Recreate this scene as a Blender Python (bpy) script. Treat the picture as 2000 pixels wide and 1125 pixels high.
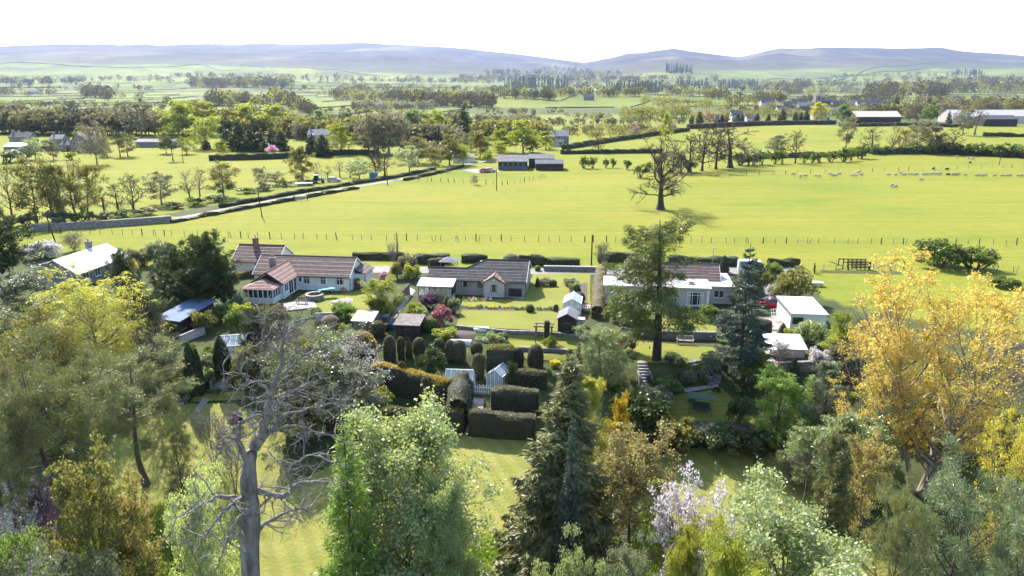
import bpy, math, random
import numpy as np
from mathutils import Vector, Matrix

scene = bpy.context.scene
for _o in list(bpy.data.objects):
    bpy.data.objects.remove(_o)
COL = scene.collection
PI = math.pi
RAD = math.radians

# ------------------------------------------------------------------ camera
F_PX = 1400.0                       # focal length in photograph pixels (2000 wide)
PITCH = RAD(16.0)
CAM_Z = 30.0
cam_data = bpy.data.cameras.new('camera')
cam_data.sensor_width = 36.0
cam_data.lens = 36.0 * F_PX / 2000.0
cam_data.clip_start = 0.5
cam_data.clip_end = 40000.0
cam = bpy.data.objects.new('camera', cam_data)
cam.location = (0, 0, CAM_Z)
cam.rotation_euler = (RAD(90) - PITCH, 0, 0)
COL.objects.link(cam)
scene.camera = cam

# ------------------------------------------------------------------ sky, sun, exposure
SUN_AZ = RAD(-27.0)                 # from +Y towards -X: sun stands behind the houses, to the left
SUN_EL = RAD(42.0)
world = bpy.data.worlds.new('World')
scene.world = world
world.use_nodes = True
wn = world.node_tree
sky = wn.nodes.new('ShaderNodeTexSky')
sky.sky_type = 'NISHITA'
sky.sun_disc = False
sky.sun_elevation = SUN_EL
sky.sun_rotation = SUN_AZ
sky.altitude = 200
sky.air_density = 1.0
sky.dust_density = 1.2
sky.ozone_density = 1.3
bg = wn.nodes['Background']
bg.inputs['Strength'].default_value = 0.15
wn.links.new(sky.outputs[0], bg.inputs['Color'])

sun_data = bpy.data.lights.new('sun', 'SUN')
sun_data.energy = 4.5
sun_data.angle = RAD(0.53)
sun_data.color = (1.0, 0.95, 0.86)
sun = bpy.data.objects.new('sun', sun_data)
to_sun = Vector((math.sin(SUN_AZ) * math.cos(SUN_EL), math.cos(SUN_AZ) * math.cos(SUN_EL), math.sin(SUN_EL)))
sun.rotation_euler = to_sun.to_track_quat('Z', 'Y').to_euler()
sun.location = (0, 0, 80)
COL.objects.link(sun)

scene.view_settings.view_transform = 'Standard'
scene.view_settings.look = 'None'
scene.view_settings.gamma = 1.0
scene.view_settings.use_curve_mapping = False
scene.view_settings.exposure = 1.52
scene.cycles.use_denoising = True
scene.cycles.max_bounces = 6
scene.cycles.diffuse_bounces = 3
scene.cycles.glossy_bounces = 2
scene.cycles.transmission_bounces = 4
scene.cycles.transparent_max_bounces = 6
scene.cycles.volume_bounces = 0
scene.cycles.use_adaptive_sampling = True
scene.cycles.adaptive_threshold = 0.03
scene.cycles.caustics_reflective = False
scene.cycles.caustics_refractive = False

# ------------------------------------------------------------------ helpers: tags, meshes
def tag(o, label=None, cat=None, group=None, kind=None):
    if label: o['label'] = label
    if cat: o['category'] = cat
    if group: o['group'] = group
    if kind: o['kind'] = kind
    return o

def empty(name, loc=(0, 0, 0), rz=0.0, label=None, cat=None, group=None):
    o = bpy.data.objects.new(name, None)
    o.empty_display_size = 0.3
    o.location = loc
    o.rotation_euler = (0, 0, rz)
    COL.objects.link(o)
    return tag(o, label, cat, group)

def link(name, mesh, parent=None, loc=None, rz=0.0, mats=None):
    o = bpy.data.objects.new(name, mesh)
    COL.objects.link(o)
    if parent is not None: o.parent = parent
    if loc is not None: o.location = loc
    if rz: o.rotation_euler = (0, 0, rz)
    if mats:
        for i, m in enumerate(mats):
            o.material_slots[i].link = 'OBJECT'
            o.material_slots[i].material = m
    return o

def np_mesh(name, V, quads=None, tris=None, mats=(), qmat=None, tmat=None, rnd=None, smooth=False, colors=None):
    """mesh from numpy arrays; rnd = per-face random value, colors = per-vertex land cover"""
    me = bpy.data.meshes.new(name)
    V = np.asarray(V, np.float32)
    nq = 0 if quads is None else len(quads)
    nt = 0 if tris is None else len(tris)
    me.vertices.add(len(V))
    me.vertices.foreach_set('co', V.ravel())
    idx = []
    if nq: idx.append(np.asarray(quads, np.int32).ravel())
    if nt: idx.append(np.asarray(tris, np.int32).ravel())
    idx = np.concatenate(idx)
    me.loops.add(len(idx))
    me.loops.foreach_set('vertex_index', idx)
    me.polygons.add(nq + nt)
    ls = np.concatenate([np.arange(nq) * 4, nq * 4 + np.arange(nt) * 3]).astype(np.int32)
    me.polygons.foreach_set('loop_start', ls)
    mi = np.zeros(nq + nt, np.int32)
    if qmat is not None: mi[:nq] = qmat
    if tmat is not None: mi[nq:] = tmat
    me.polygons.foreach_set('material_index', mi)
    if smooth: me.polygons.foreach_set('use_smooth', np.ones(nq + nt, bool))
    for m in mats: me.materials.append(m)
    if rnd is not None:
        at = me.attributes.new('rnd', 'FLOAT', 'FACE')
        at.data.foreach_set('value', np.asarray(rnd, np.float32))
    if colors is not None:
        at = me.attributes.new('cover', 'FLOAT_COLOR', 'POINT')
        c4 = np.ones((len(V), 4), np.float32); c4[:, :3] = colors
        at.data.foreach_set('color', c4.ravel())
    me.update(calc_edges=True)
    return me

class MB:
    """collects boxes, prisms, sheets and tubes into one mesh"""
    def __init__(s): s.v = []; s.f = []; s.m = []; s.sm = []
    def add(s, vs, fs, mi=0, smooth=False):
        b = len(s.v)
        s.v += [tuple(p) for p in vs]
        for f in fs:
            s.f.append(tuple(i + b for i in f)); s.m.append(mi); s.sm.append(smooth)
        return s
    def box(s, x0, x1, y0, y1, z0, z1, mi=0):
        vs = [(x0, y0, z0), (x1, y0, z0), (x1, y1, z0), (x0, y1, z0), (x0, y0, z1), (x1, y0, z1), (x1, y1, z1), (x0, y1, z1)]
        return s.add(vs, [(0, 3, 2, 1), (4, 5, 6, 7), (0, 1, 5, 4), (1, 2, 6, 5), (2, 3, 7, 6), (3, 0, 4, 7)], mi)
    def beam(s, a, b, w, h, mi=0, up=(0, 0, 1)):
        a = Vector(a); b = Vector(b); d = (b - a).normalized(); u = Vector(up)
        sx = d.cross(u)
        if sx.length < 1e-4: sx = d.cross(Vector((1, 0, 0)))
        sx.normalize(); sy = sx.cross(d).normalized()
        vs = []
        for p in (a, b):
            for i, j in ((-1, -1), (1, -1), (1, 1), (-1, 1)): vs.append(p + sx * (i * w / 2) + sy * (j * h / 2))
        return s.add(vs, [(0, 1, 2, 3), (7, 6, 5, 4), (0, 4, 5, 1), (1, 5, 6, 2), (2, 6, 7, 3), (3, 7, 4, 0)], mi)
    def prism(s, poly, thick, axis='y', o=(0, 0, 0), mi=0):
        """polygon in (u, z) extruded along y, or in (x, y) extruded along z, or in (y, z) along x"""
        n = len(poly); vs = []
        for t in (0, thick):
            for (u, w) in poly:
                p = (u, t, w) if axis == 'y' else ((u, w, t) if axis == 'z' else (t, u, w))
                vs.append((p[0] + o[0], p[1] + o[1], p[2] + o[2]))
        fs = [tuple(range(n)), tuple(range(2 * n - 1, n - 1, -1))]
        for i in range(n):
            j = (i + 1) % n
            fs.append((i, i + n, j + n, j))
        return s.add(vs, fs, mi)
    def slab(s, corners, t, mi=0):
        """four corners (any plane) thickened downwards by t along the normal"""
        c = [Vector(p) for p in corners]
        n = (c[1] - c[0]).cross(c[3] - c[0]).normalized()
        if n.z < 0: n = -n; c = [c[0], c[3], c[2], c[1]]
        vs = c + [p - n * t for p in c]
        return s.add(vs, [(0, 1, 2, 3), (7, 6, 5, 4), (0, 4, 5, 1), (1, 5, 6, 2), (2, 6, 7, 3), (3, 7, 4, 0)], mi)
    def lathe(s, prof, seg=16, o=(0, 0, 0), mi=0, cap=True, smooth=True):
        vs = []; fs = []
        for (r, z) in prof:
            for k in range(seg):
                a = 2 * PI * k / seg
                vs.append((o[0] + r * math.cos(a), o[1] + r * math.sin(a), o[2] + z))
        for i in range(len(prof) - 1):
            for k in range(seg):
                fs.append((i * seg + k, i * seg + (k + 1) % seg, (i + 1) * seg + (k + 1) % seg, (i + 1) * seg + k))
        s.add(vs, fs, mi, smooth)
        if cap:
            s.add(vs[:seg], [tuple(range(seg - 1, -1, -1))], mi)
            s.add(vs[-seg:], [tuple(range(seg))], mi)
        return s
    def tube(s, pts, rad, seg=6, mi=0, cap=True):
        if not hasattr(rad, '__len__'): rad = [rad] * len(pts)
        pts = [Vector(p) for p in pts]; vs = []; fs = []
        for i, p in enumerate(pts):
            d = (pts[min(i + 1, len(pts) - 1)] - pts[max(i - 1, 0)]).normalized()
            u = d.cross(Vector((0, 0, 1)))
            if u.length < 0.05: u = d.cross(Vector((1, 0, 0)))
            u.normalize(); w = u.cross(d)
            for k in range(seg):
                a = 2 * PI * k / seg
                vs.append(p + (u * math.cos(a) + w * math.sin(a)) * rad[i])
        for i in range(len(pts) - 1):
            for k in range(seg):
                fs.append((i * seg + k, i * seg + (k + 1) % seg, (i + 1) * seg + (k + 1) % seg, (i + 1) * seg + k))
        s.add(vs, fs, mi, True)
        if cap:
            s.add(vs[:seg], [tuple(range(seg))], mi); s.add(vs[-seg:], [tuple(range(seg))[::-1]], mi)
        return s
    def ball(s, c, r, mi=0, seg=10, rings=6):
        if not hasattr(r, '__len__'): r = (r, r, r)
        vs = []; fs = []
        for i in range(rings + 1):
            t = PI * i / rings
            for k in range(seg):
                a = 2 * PI * k / seg
                vs.append((c[0] + r[0] * math.sin(t) * math.cos(a), c[1] + r[1] * math.sin(t) * math.sin(a), c[2] + r[2] * math.cos(t)))
        for i in range(rings):
            for k in range(seg):
                fs.append((i * seg + k, (i + 1) * seg + k, (i + 1) * seg + (k + 1) % seg, i * seg + (k + 1) % seg))
        return s.add(vs, fs, mi, True)
    def mesh(s, name, mats):
        me = bpy.data.meshes.new(name)
        me.from_pydata(s.v, [], s.f)
        if not isinstance(mats, (list, tuple)): mats = [mats]
        for m in mats: me.materials.append(m)
        me.polygons.foreach_set('material_index', s.m)
        me.polygons.foreach_set('use_smooth', s.sm)
        me.update()
        return me
    def obj(s, name, mats, parent=None, loc=None, rz=0.0):
        return link(name, s.mesh(name, mats), parent, loc, rz)

# ------------------------------------------------------------------ materials
M = {}
def _nodes(name):
    m = bpy.data.materials.new(name); m.use_nodes = True
    M[name] = m
    return m, m.node_tree.nodes, m.node_tree.links, m.node_tree.nodes['Principled BSDF']

def _noise(n, l, scale, detail=4.0, rough=0.6, coord='pos', stretch=None):
    if coord == 'pos':
        g = n.new('ShaderNodeNewGeometry'); out = g.outputs['Position']
    else:
        g = n.new('ShaderNodeTexCoord'); out = g.outputs['Object']
    if stretch:
        mp = n.new('ShaderNodeMapping'); mp.inputs['Scale'].default_value = stretch
        l.new(out, mp.inputs['Vector']); out = mp.outputs[0]
    t = n.new('ShaderNodeTexNoise')
    t.inputs['Scale'].default_value = scale; t.inputs['Detail'].default_value = detail; t.inputs['Roughness'].default_value = rough
    l.new(out, t.inputs['Vector'])
    return t.outputs['Fac']

def _ramp(n, l, fac, stops):
    r = n.new('ShaderNodeValToRGB')
    while len(r.color_ramp.elements) < len(stops): r.color_ramp.elements.new(0.5)
    for e, (p, c) in zip(r.color_ramp.elements, stops):
        e.position = p; e.color = (c[0], c[1], c[2], 1)
    l.new(fac, r.inputs[0])
    return r.outputs[0]

def mat(name, c, c2=None, rough=0.8, scale=3.0, bump=0.0, bscale=30.0, spec=0.3, metal=0.0, coord='pos', stretch=None):
    m, n, l, b = _nodes(name)
    b.inputs['Roughness'].default_value = rough
    b.inputs['Specular IOR Level'].default_value = spec
    b.inputs['Metallic'].default_value = metal
    if c2 is None: c2 = tuple(x * 0.72 for x in c)
    f = _noise(n, l, scale, coord=coord, stretch=stretch)
    l.new(_ramp(n, l, f, [(0.3, c2), (0.7, c)]), b.inputs['Base Color'])
    if bump:
        bp = n.new('ShaderNodeBump'); bp.inputs['Strength'].default_value = bump; bp.inputs['Distance'].default_value = 0.03
        l.new(_noise(n, l, bscale, coord=coord), bp.inputs['Height']); l.new(bp.outputs[0], b.inputs['Normal'])
    return m

def leafmat(name, c1, c2, trans=0.38, gloss=0.03, tint=(1.15, 1.1, 0.75)):
    """thin leaf: diffuse + translucent + a little sheen; colour runs between c1 and c2 from leaf to leaf"""
    m, n, l, b = _nodes(name)
    n.remove(b)
    out = n['Material Output']
    at = n.new('ShaderNodeAttribute'); at.attribute_name = 'rnd'
    oi = n.new('ShaderNodeObjectInfo')
    mx = n.new('ShaderNodeMix'); mx.data_type = 'RGBA'
    mx.inputs[6].default_value = (*c1, 1); mx.inputs[7].default_value = (*c2, 1)
    l.new(at.outputs['Fac'], mx.inputs[0])
    hs = n.new('ShaderNodeHueSaturation')
    mr = n.new('ShaderNodeMapRange'); mr.inputs[3].default_value = 0.82; mr.inputs[4].default_value = 1.18
    l.new(oi.outputs['Random'], mr.inputs[0]); l.new(mr.outputs[0], hs.inputs['Value'])
    l.new(mx.outputs[2], hs.inputs['Color'])
    d = n.new('ShaderNodeBsdfDiffuse'); t = n.new('ShaderNodeBsdfTranslucent'); g = n.new('ShaderNodeBsdfGlossy')
    g.inputs['Roughness'].default_value = 0.38; g.inputs['Color'].default_value = (0.9, 0.95, 1.0, 1)
    l.new(hs.outputs[0], d.inputs['Color'])
    tm = n.new('ShaderNodeMix'); tm.data_type = 'RGBA'; tm.blend_type = 'MULTIPLY'; tm.inputs[0].default_value = 1.0
    tm.inputs[7].default_value = (*tint, 1)
    l.new(hs.outputs[0], tm.inputs[6]); l.new(tm.outputs[2], t.inputs['Color'])
    s1 = n.new('ShaderNodeMixShader'); s1.inputs[0].default_value = trans
    l.new(d.outputs[0], s1.inputs[1]); l.new(t.outputs[0], s1.inputs[2])
    s2 = n.new('ShaderNodeMixShader'); s2.inputs[0].default_value = gloss
    l.new(s1.outputs[0], s2.inputs[1]); l.new(g.outputs[0], s2.inputs[2])
    l.new(s2.outputs[0], out.inputs['Surface'])
    return m

def grassmat(name, c, c2, c3, big=0.03, fine=1.4, stretch=(1, 1, 1), bump=0.5, mow=None):
    """grass: broad drifts, mottling and fine tufts"""
    m, n, l, b = _nodes(name)
    b.inputs['Roughness'].default_value = 0.9; b.inputs['Specular IOR Level'].default_value = 0.12
    f1 = _noise(n, l, big, 5.0, 0.6, stretch=stretch)
    f2 = _noise(n, l, fine, 6.0, 0.7)
    a = _ramp(n, l, f1, [(0.32, c2), (0.62, c)])
    mx = n.new('ShaderNodeMix'); mx.data_type = 'RGBA'
    r = _ramp(n, l, f2, [(0.40, (0, 0, 0)), (0.72, (1, 1, 1))])
    l.new(r, mx.inputs[0]); l.new(a, mx.inputs[6]); mx.inputs[7].default_value = (*c3, 1)
    col = mx.outputs[2]
    if mow:                                                  # stripes left by the mower: angle, width
        g = n.new('ShaderNodeNewGeometry'); mp = n.new('ShaderNodeMapping'); mp.inputs['Rotation'].default_value = (0, 0, RAD(mow[0]))
        w = n.new('ShaderNodeTexWave'); w.inputs['Scale'].default_value = 0.31 / mow[1]; w.inputs['Distortion'].default_value = 1.6; w.inputs['Detail'].default_value = 3; w.inputs['Detail Scale'].default_value = 0.6
        l.new(g.outputs['Position'], mp.inputs['Vector']); l.new(mp.outputs[0], w.inputs['Vector'])
        m4 = n.new('ShaderNodeMix'); m4.data_type = 'RGBA'; m4.blend_type = 'MULTIPLY'; m4.inputs[0].default_value = 1
        l.new(col, m4.inputs[6]); l.new(_ramp(n, l, w.outputs['Fac'], [(0.25, (0.90, 0.93, 0.86)), (0.75, (1.07, 1.04, 1.08))]), m4.inputs[7]); col = m4.outputs[2]
    l.new(col, b.inputs['Base Color'])
    bp = n.new('ShaderNodeBump'); bp.inputs['Strength'].default_value = bump; bp.inputs['Distance'].default_value = 0.16
    l.new(_noise(n, l, 3.0, 7.0, 0.75), bp.inputs['Height']); l.new(bp.outputs[0], b.inputs['Normal'])
    return m

def glassmat(name, c=(0.9, 0.95, 0.95), rough=0.08, alpha=0.35):
    m, n, l, b = _nodes(name)
    b.inputs['Base Color'].default_value = (*c, 1)
    b.inputs['Roughness'].default_value = rough
    b.inputs['Alpha'].default_value = alpha
    b.inputs['Specular IOR Level'].default_value = 0.8
    return m
# ------------------------------------------------------------------ palette
grassmat('pasture', (0.225, 0.262, 0.030), (0.165, 0.215, 0.026), (0.175, 0.200, 0.040), 0.02, 0.55, (0.35, 1, 1))
grassmat('lawn_grass', (0.262, 0.272, 0.062), (0.185, 0.212, 0.040), (0.255, 0.215, 0.074), 0.35, 1.6, (0.35, 1, 1), 0.9, mow=(-28, 1.5))
grassmat('garden_lawn', (0.198, 0.208, 0.034), (0.138, 0.168, 0.026), (0.188, 0.172, 0.045), 0.3, 2.2, (0.4, 1, 1), 0.6, mow=(83, 0.7))
grassmat('rough_ground', (0.070, 0.085, 0.030), (0.045, 0.050, 0.024), (0.095, 0.085, 0.045), 0.25, 1.5)
mat('soil', (0.085, 0.060, 0.045), (0.045, 0.032, 0.026), scale=2.5, bump=0.7, bscale=9)
mat('gravel', (0.36, 0.33, 0.30), (0.22, 0.20, 0.18), scale=5, bump=0.4, bscale=20)
mat('paving', (0.33, 0.30, 0.29), (0.23, 0.21, 0.20), scale=2.2, bump=0.2)
mat('asphalt', (0.11, 0.11, 0.115), (0.07, 0.07, 0.075), scale=1.5, bump=0.3)
mat('lane', (0.22, 0.205, 0.19), (0.15, 0.14, 0.13), scale=1.0)
mat('stone', (0.27, 0.25, 0.23), (0.12, 0.11, 0.105), scale=2.2, bump=0.6, bscale=6)
mat('stone_far', (0.24, 0.22, 0.21), (0.15, 0.14, 0.135), scale=0.8)
mat('white_render', (0.74, 0.73, 0.70), (0.58, 0.57, 0.54), scale=0.7, bump=0.1)
mat('cream_render', (0.66, 0.61, 0.50), (0.56, 0.51, 0.42), scale=0.9, bump=0.1)
mat('grey_render', (0.32, 0.285, 0.26), (0.25, 0.225, 0.205), scale=1.2, bump=0.25)
mat('pale_render', (0.50, 0.46, 0.42), (0.40, 0.37, 0.34), scale=1.0, bump=0.15)
mat('brown_tile', (0.155, 0.105, 0.092), (0.085, 0.058, 0.052), rough=0.8, scale=1.3, bump=0.3, bscale=12, spec=0.15)
mat('red_tile', (0.27, 0.165, 0.135), (0.18, 0.105, 0.088), rough=0.8, scale=1.6, bump=0.3, bscale=12, spec=0.15)
mat('brown_tile_worn', (0.26, 0.20, 0.175), (0.15, 0.11, 0.095), rough=0.8, scale=1.5, bump=0.3, bscale=12, spec=0.15)
mat('red_tile_worn', (0.37, 0.26, 0.22), (0.26, 0.17, 0.145), rough=0.8, scale=1.6, bump=0.3, bscale=12, spec=0.15)
mat('dark_tile_worn', (0.13, 0.122, 0.122), (0.075, 0.07, 0.07), rough=0.8, scale=1.4, bump=0.3, bscale=12, spec=0.15)
mat('dark_tile', (0.060, 0.056, 0.058), (0.035, 0.033, 0.034), rough=0.8, scale=1.4, bump=0.3, bscale=12, spec=0.15)
mat('slate', (0.10, 0.10, 0.115), (0.065, 0.065, 0.075), rough=0.8, scale=0.7, spec=0.12)
mat('slate_light', (0.21, 0.21, 0.23), (0.14, 0.14, 0.155), rough=0.8, scale=0.5, spec=0.12)
mat('white_sheet', (0.60, 0.60, 0.60), (0.36, 0.36, 0.35), rough=0.6, scale=0.5, spec=0.25)
mat('blue_felt', (0.11, 0.16, 0.25), (0.075, 0.11, 0.18), rough=0.7, scale=0.8, spec=0.15)
mat('flat_felt', (0.47, 0.44, 0.42), (0.33, 0.31, 0.30), rough=0.6, scale=0.6)
mat('corrugated', (0.30, 0.27, 0.25), (0.16, 0.13, 0.11), rough=0.8, scale=1.2, spec=0.1)
mat('barn_sheet', (0.11, 0.115, 0.135), (0.075, 0.08, 0.095), rough=0.8, scale=0.3, spec=0.12)
mat('barn_roof', (0.15, 0.145, 0.155), (0.10, 0.098, 0.105), rough=0.8, scale=0.25, spec=0.12)
mat('beige_roof', (0.56, 0.47, 0.38), (0.45, 0.38, 0.31), rough=0.6, scale=0.2)
mat('dark_timber', (0.055, 0.040, 0.033), (0.032, 0.024, 0.020), scale=2.5, stretch=(1, 1, 0.2))
mat('brown_timber', (0.14, 0.085, 0.055), (0.085, 0.052, 0.034), scale=2.5, stretch=(1, 1, 0.2))
mat('grey_timber', (0.23, 0.20, 0.17), (0.14, 0.12, 0.10), scale=4, stretch=(1, 1, 0.25))
mat('pale_timber', (0.46, 0.42, 0.36), (0.34, 0.30, 0.25), scale=4)
mat('white_paint', (0.82, 0.82, 0.80), (0.74, 0.74, 0.72), rough=0.5, scale=2)
mat('blue_paint', (0.05, 0.16, 0.36), (0.04, 0.12, 0.28), rough=0.5)
mat('turquoise_cloth', (0.05, 0.27, 0.31), (0.04, 0.21, 0.25), rough=0.7)
mat('green_cloth', (0.05, 0.095, 0.06), (0.035, 0.07, 0.045), rough=0.7)
mat('red_plastic', (0.50, 0.05, 0.05), (0.42, 0.04, 0.04), rough=0.4)
mat('black_metal', (0.025, 0.025, 0.027), rough=0.4, spec=0.5)
mat('grey_metal', (0.42, 0.42, 0.43), (0.32, 0.32, 0.33), rough=0.35, metal=0.6)
mat('brick', (0.26, 0.12, 0.085), (0.17, 0.085, 0.065), scale=4, bump=0.3)
mat('terracotta', (0.42, 0.19, 0.11), scale=3)
mat('car_red', (0.36, 0.012, 0.02), (0.34, 0.010, 0.018), rough=0.25, spec=0.6)
mat('car_white', (0.76, 0.78, 0.80), (0.72, 0.74, 0.76), rough=0.25, spec=0.6)
mat('car_blue', (0.07, 0.16, 0.30), rough=0.3, spec=0.6)
mat('car_silver', (0.42, 0.43, 0.45), rough=0.3, spec=0.6)
mat('tyre', (0.02, 0.02, 0.02), rough=0.8)
mat('window_glass', (0.035, 0.042, 0.05), (0.02, 0.026, 0.032), rough=0.06, spec=0.9)
mat('curtain', (0.55, 0.52, 0.47), rough=0.9)
mat('wool', (0.46, 0.42, 0.34), (0.34, 0.30, 0.24), scale=6, bump=0.8, bscale=14)
mat('dark_wool', (0.045, 0.036, 0.032), scale=6, bump=0.6)
mat('bark', (0.135, 0.105, 0.080), (0.070, 0.055, 0.044), scale=3.5, bump=0.9, bscale=9, stretch=(1, 1, 0.3))
mat('bark_grey', (0.21, 0.185, 0.16), (0.12, 0.105, 0.092), scale=3.0, bump=0.9, bscale=9, stretch=(1, 1, 0.3))
mat('bark_dead', (0.27, 0.245, 0.22), (0.085, 0.075, 0.066), scale=2.6, bump=1.0, bscale=5, stretch=(1, 1, 0.25))
mat('bark_dark', (0.060, 0.047, 0.038), (0.034, 0.027, 0.023), scale=3.5, bump=0.8, bscale=9)
mat('twig_pale', (0.30, 0.255, 0.20), (0.19, 0.16, 0.125), scale=1.0)
mat('twig_brown', (0.20, 0.15, 0.115), (0.13, 0.098, 0.078), scale=1.0)
mat('hedge_core', (0.050, 0.048, 0.028), (0.026, 0.026, 0.015), scale=3)
glassmat('greenhouse_glass', (0.55, 0.66, 0.70), 0.12, 0.38)
glassmat('clear_glass', (0.70, 0.78, 0.80), 0.05, 0.28)
glassmat('polycarbonate', (0.88, 0.88, 0.86), 0.3, 0.8)
mat('shed_polythene', (0.72, 0.72, 0.71), (0.60, 0.60, 0.60), rough=0.4)

LEAF = dict(
    lime=((0.155, 0.190, 0.028), (0.235, 0.240, 0.040)),        # fresh spring green
    sycamore=((0.165, 0.220, 0.075), (0.285, 0.310, 0.140)),
    green=((0.066, 0.108, 0.028), (0.122, 0.168, 0.042)),
    bright=((0.085, 0.140, 0.028), (0.135, 0.185, 0.042)),
    pale=((0.145, 0.185, 0.072), (0.215, 0.240, 0.105)),
    grey_green=((0.085, 0.105, 0.062), (0.140, 0.155, 0.090)),
    olive=((0.088, 0.092, 0.026), (0.150, 0.140, 0.040)),
    tan=((0.088, 0.084, 0.056), (0.145, 0.138, 0.080)),         # buds and catkins on half-bare trees
    bronze=((0.180, 0.155, 0.062), (0.255, 0.220, 0.085)),
    gold=((0.350, 0.235, 0.060), (0.370, 0.320, 0.075)),
    yellow=((0.330, 0.290, 0.035), (0.370, 0.340, 0.045)),
    willow=((0.205, 0.215, 0.036), (0.300, 0.285, 0.055)),
    gold_yew=((0.320, 0.220, 0.022), (0.240, 0.185, 0.022)),
    yew=((0.020, 0.030, 0.013), (0.036, 0.047, 0.018)),
    topiary=((0.054, 0.050, 0.027), (0.094, 0.080, 0.040)),
    dark=((0.024, 0.034, 0.019), (0.046, 0.056, 0.027)),
    spruce=((0.060, 0.063, 0.037), (0.108, 0.106, 0.060)),
    blue=((0.030, 0.044, 0.050), (0.056, 0.074, 0.080)),
    blue_dark=((0.024, 0.036, 0.028), (0.050, 0.064, 0.048)),
    pine=((0.070, 0.078, 0.042), (0.118, 0.122, 0.064)),
    pine_grey=((0.066, 0.088, 0.062), (0.118, 0.140, 0.094)),
    larch=((0.050, 0.068, 0.020), (0.098, 0.112, 0.032)),
    larch_fresh=((0.090, 0.150, 0.028), (0.150, 0.205, 0.042)),
    hawthorn=((0.055, 0.085, 0.020), (0.105, 0.130, 0.030)),
    white=((0.62, 0.55, 0.55), (0.72, 0.67, 0.66)),
    pink=((0.50, 0.22, 0.32), (0.62, 0.36, 0.44)),
    maroon=((0.130, 0.045, 0.050), (0.210, 0.085, 0.085)),
    purple=((0.085, 0.050, 0.080), (0.130, 0.080, 0.120)),
    grass=((0.110, 0.185, 0.022), (0.170, 0.235, 0.034)),
)
for _k, (_a, _b) in LEAF.items():
    _dk = _k in ('yew', 'topiary', 'dark', 'spruce', 'blue', 'blue_dark', 'pine', 'pine_grey')
    _g = 2.2 if _dk else (1.0 if _k in ('white', 'pink') else 1.62)
    _h = (1.0, 1.0, 0.70) if _dk and 'blue' not in _k else (1, 1, 1)                  # the skylight is blue enough
    _a = tuple(x * _g * q for x, q in zip(_a, _h)); _b = tuple(x * _g * q for x, q in zip(_b, _h))
    leafmat('leaf_' + _k, _a, _b, trans=0.25 if _dk else (0.52 if _k not in ('white', 'pink') else 0.5),
            gloss=0.045 if _k in ('sycamore', 'pale', 'grey_green') else 0.02,
            tint=(1, 1, 1) if _k in ('white', 'pink', 'maroon', 'purple') else (1.15, 1.1, 0.75))
def LM(k): return M['leaf_' + k]
# ------------------------------------------------------------------ terrain
def _hash(ix, iy, seed):
    h = (ix.astype(np.int64) * 374761393 + iy.astype(np.int64) * 668265263 + seed * 1442695041) & 0xffffffff
    h = ((h ^ (h >> 13)) * 1274126177) & 0xffffffff
    return ((h ^ (h >> 16)) & 0xffff) / 65535.0

def vnoise(x, y, seed=0):
    ix = np.floor(x); iy = np.floor(y); fx = x - ix; fy = y - iy
    fx = fx * fx * (3 - 2 * fx); fy = fy * fy * (3 - 2 * fy)
    a = _hash(ix, iy, seed); b = _hash(ix + 1, iy, seed); c = _hash(ix, iy + 1, seed); d = _hash(ix + 1, iy + 1, seed)
    return (a * (1 - fx) + b * fx) * (1 - fy) + (c * (1 - fx) + d * fx) * fy

def fbm(x, y, seed=0, octv=4):
    s = 0.0; a = 0.5; t = 0.0
    for o in range(octv):
        s = s + a * vnoise(x, y, seed + o * 17); t += a
        x = x * 2.03; y = y * 2.03; a *= 0.5
    return s / t - 0.5

PC = (np.array([-60, 10, 25, 35, 48, 60, 65.5, 72, 77.5, 78.6, 83.0, 83.8, 90, 1e6]),
      np.array([-12, -11, -9.6, -8, -6, -4.2, -3.6, -2.2, -1.2, -0.75, -0.55, -0.05, 0, 0]))
PS = (np.array([-60, 10, 25, 35, 48, 60, 66, 70.2, 74.2, 80, 1e6]),
      np.array([-12, -11, -9.6, -8, -6, -4.3, -3.1, -2.1, -0.1, 0, 0]))
SKY_PX = np.array([-600, 0, 200, 345, 500, 720, 870, 1030, 1140, 1220, 1310, 1345, 1440, 1520, 1700, 1830, 1900, 2000, 2600])
R_ROWS = np.array([900, 1300, 1900, 2600, 3500, 4700, 6200, 7800, 9200, 13000.0])
# elevation of the land (as photograph rows seen from the drone) at each distance and bearing
ROWS = np.array([
    [212, 196, 181, 167, 151, 128, 103, 93, 96, 150],
    [212, 196, 181, 167, 151, 128, 103, 92, 96, 150],
    [212, 196, 181, 167, 151, 127, 100, 88, 94, 150],
    [212, 196, 182, 168, 152, 130, 104, 90, 88, 140],
    [212, 196, 183, 171, 155, 133, 111, 97, 86, 140],
    [212, 197, 184, 173, 159, 141, 119, 99, 83, 140],
    [212, 197, 185, 175, 163, 146, 125, 104, 91, 140],
    [212, 197, 186, 177, 167, 152, 134, 116, 106, 140],
    [212, 197, 187, 179, 170, 157, 141, 127, 121, 140],
    [212, 197, 187, 179, 167, 148, 126, 103, 110, 140],
    [212, 197, 187, 178, 163, 137, 116, 94, 104, 140],
    [212, 197, 187, 178, 163, 138, 118, 103, 108, 140],
    [212, 196, 187, 178, 166, 146, 126, 112, 112, 140],
    [212, 196, 187, 178, 166, 146, 120, 92, 100, 140],
    [212, 196, 186, 177, 165, 147, 122, 91, 100, 140],
    [212, 196, 186, 177, 164, 147, 124, 94, 104, 140],
    [212, 196, 186, 176, 163, 146, 127, 105, 112, 140],
    [212, 196, 186, 176, 163, 147, 130, 112, 118, 140],
    [212, 196, 186, 176, 163, 147, 130, 112, 118, 140]], float)
_v = (ROWS - 562.5) / F_PX
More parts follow.
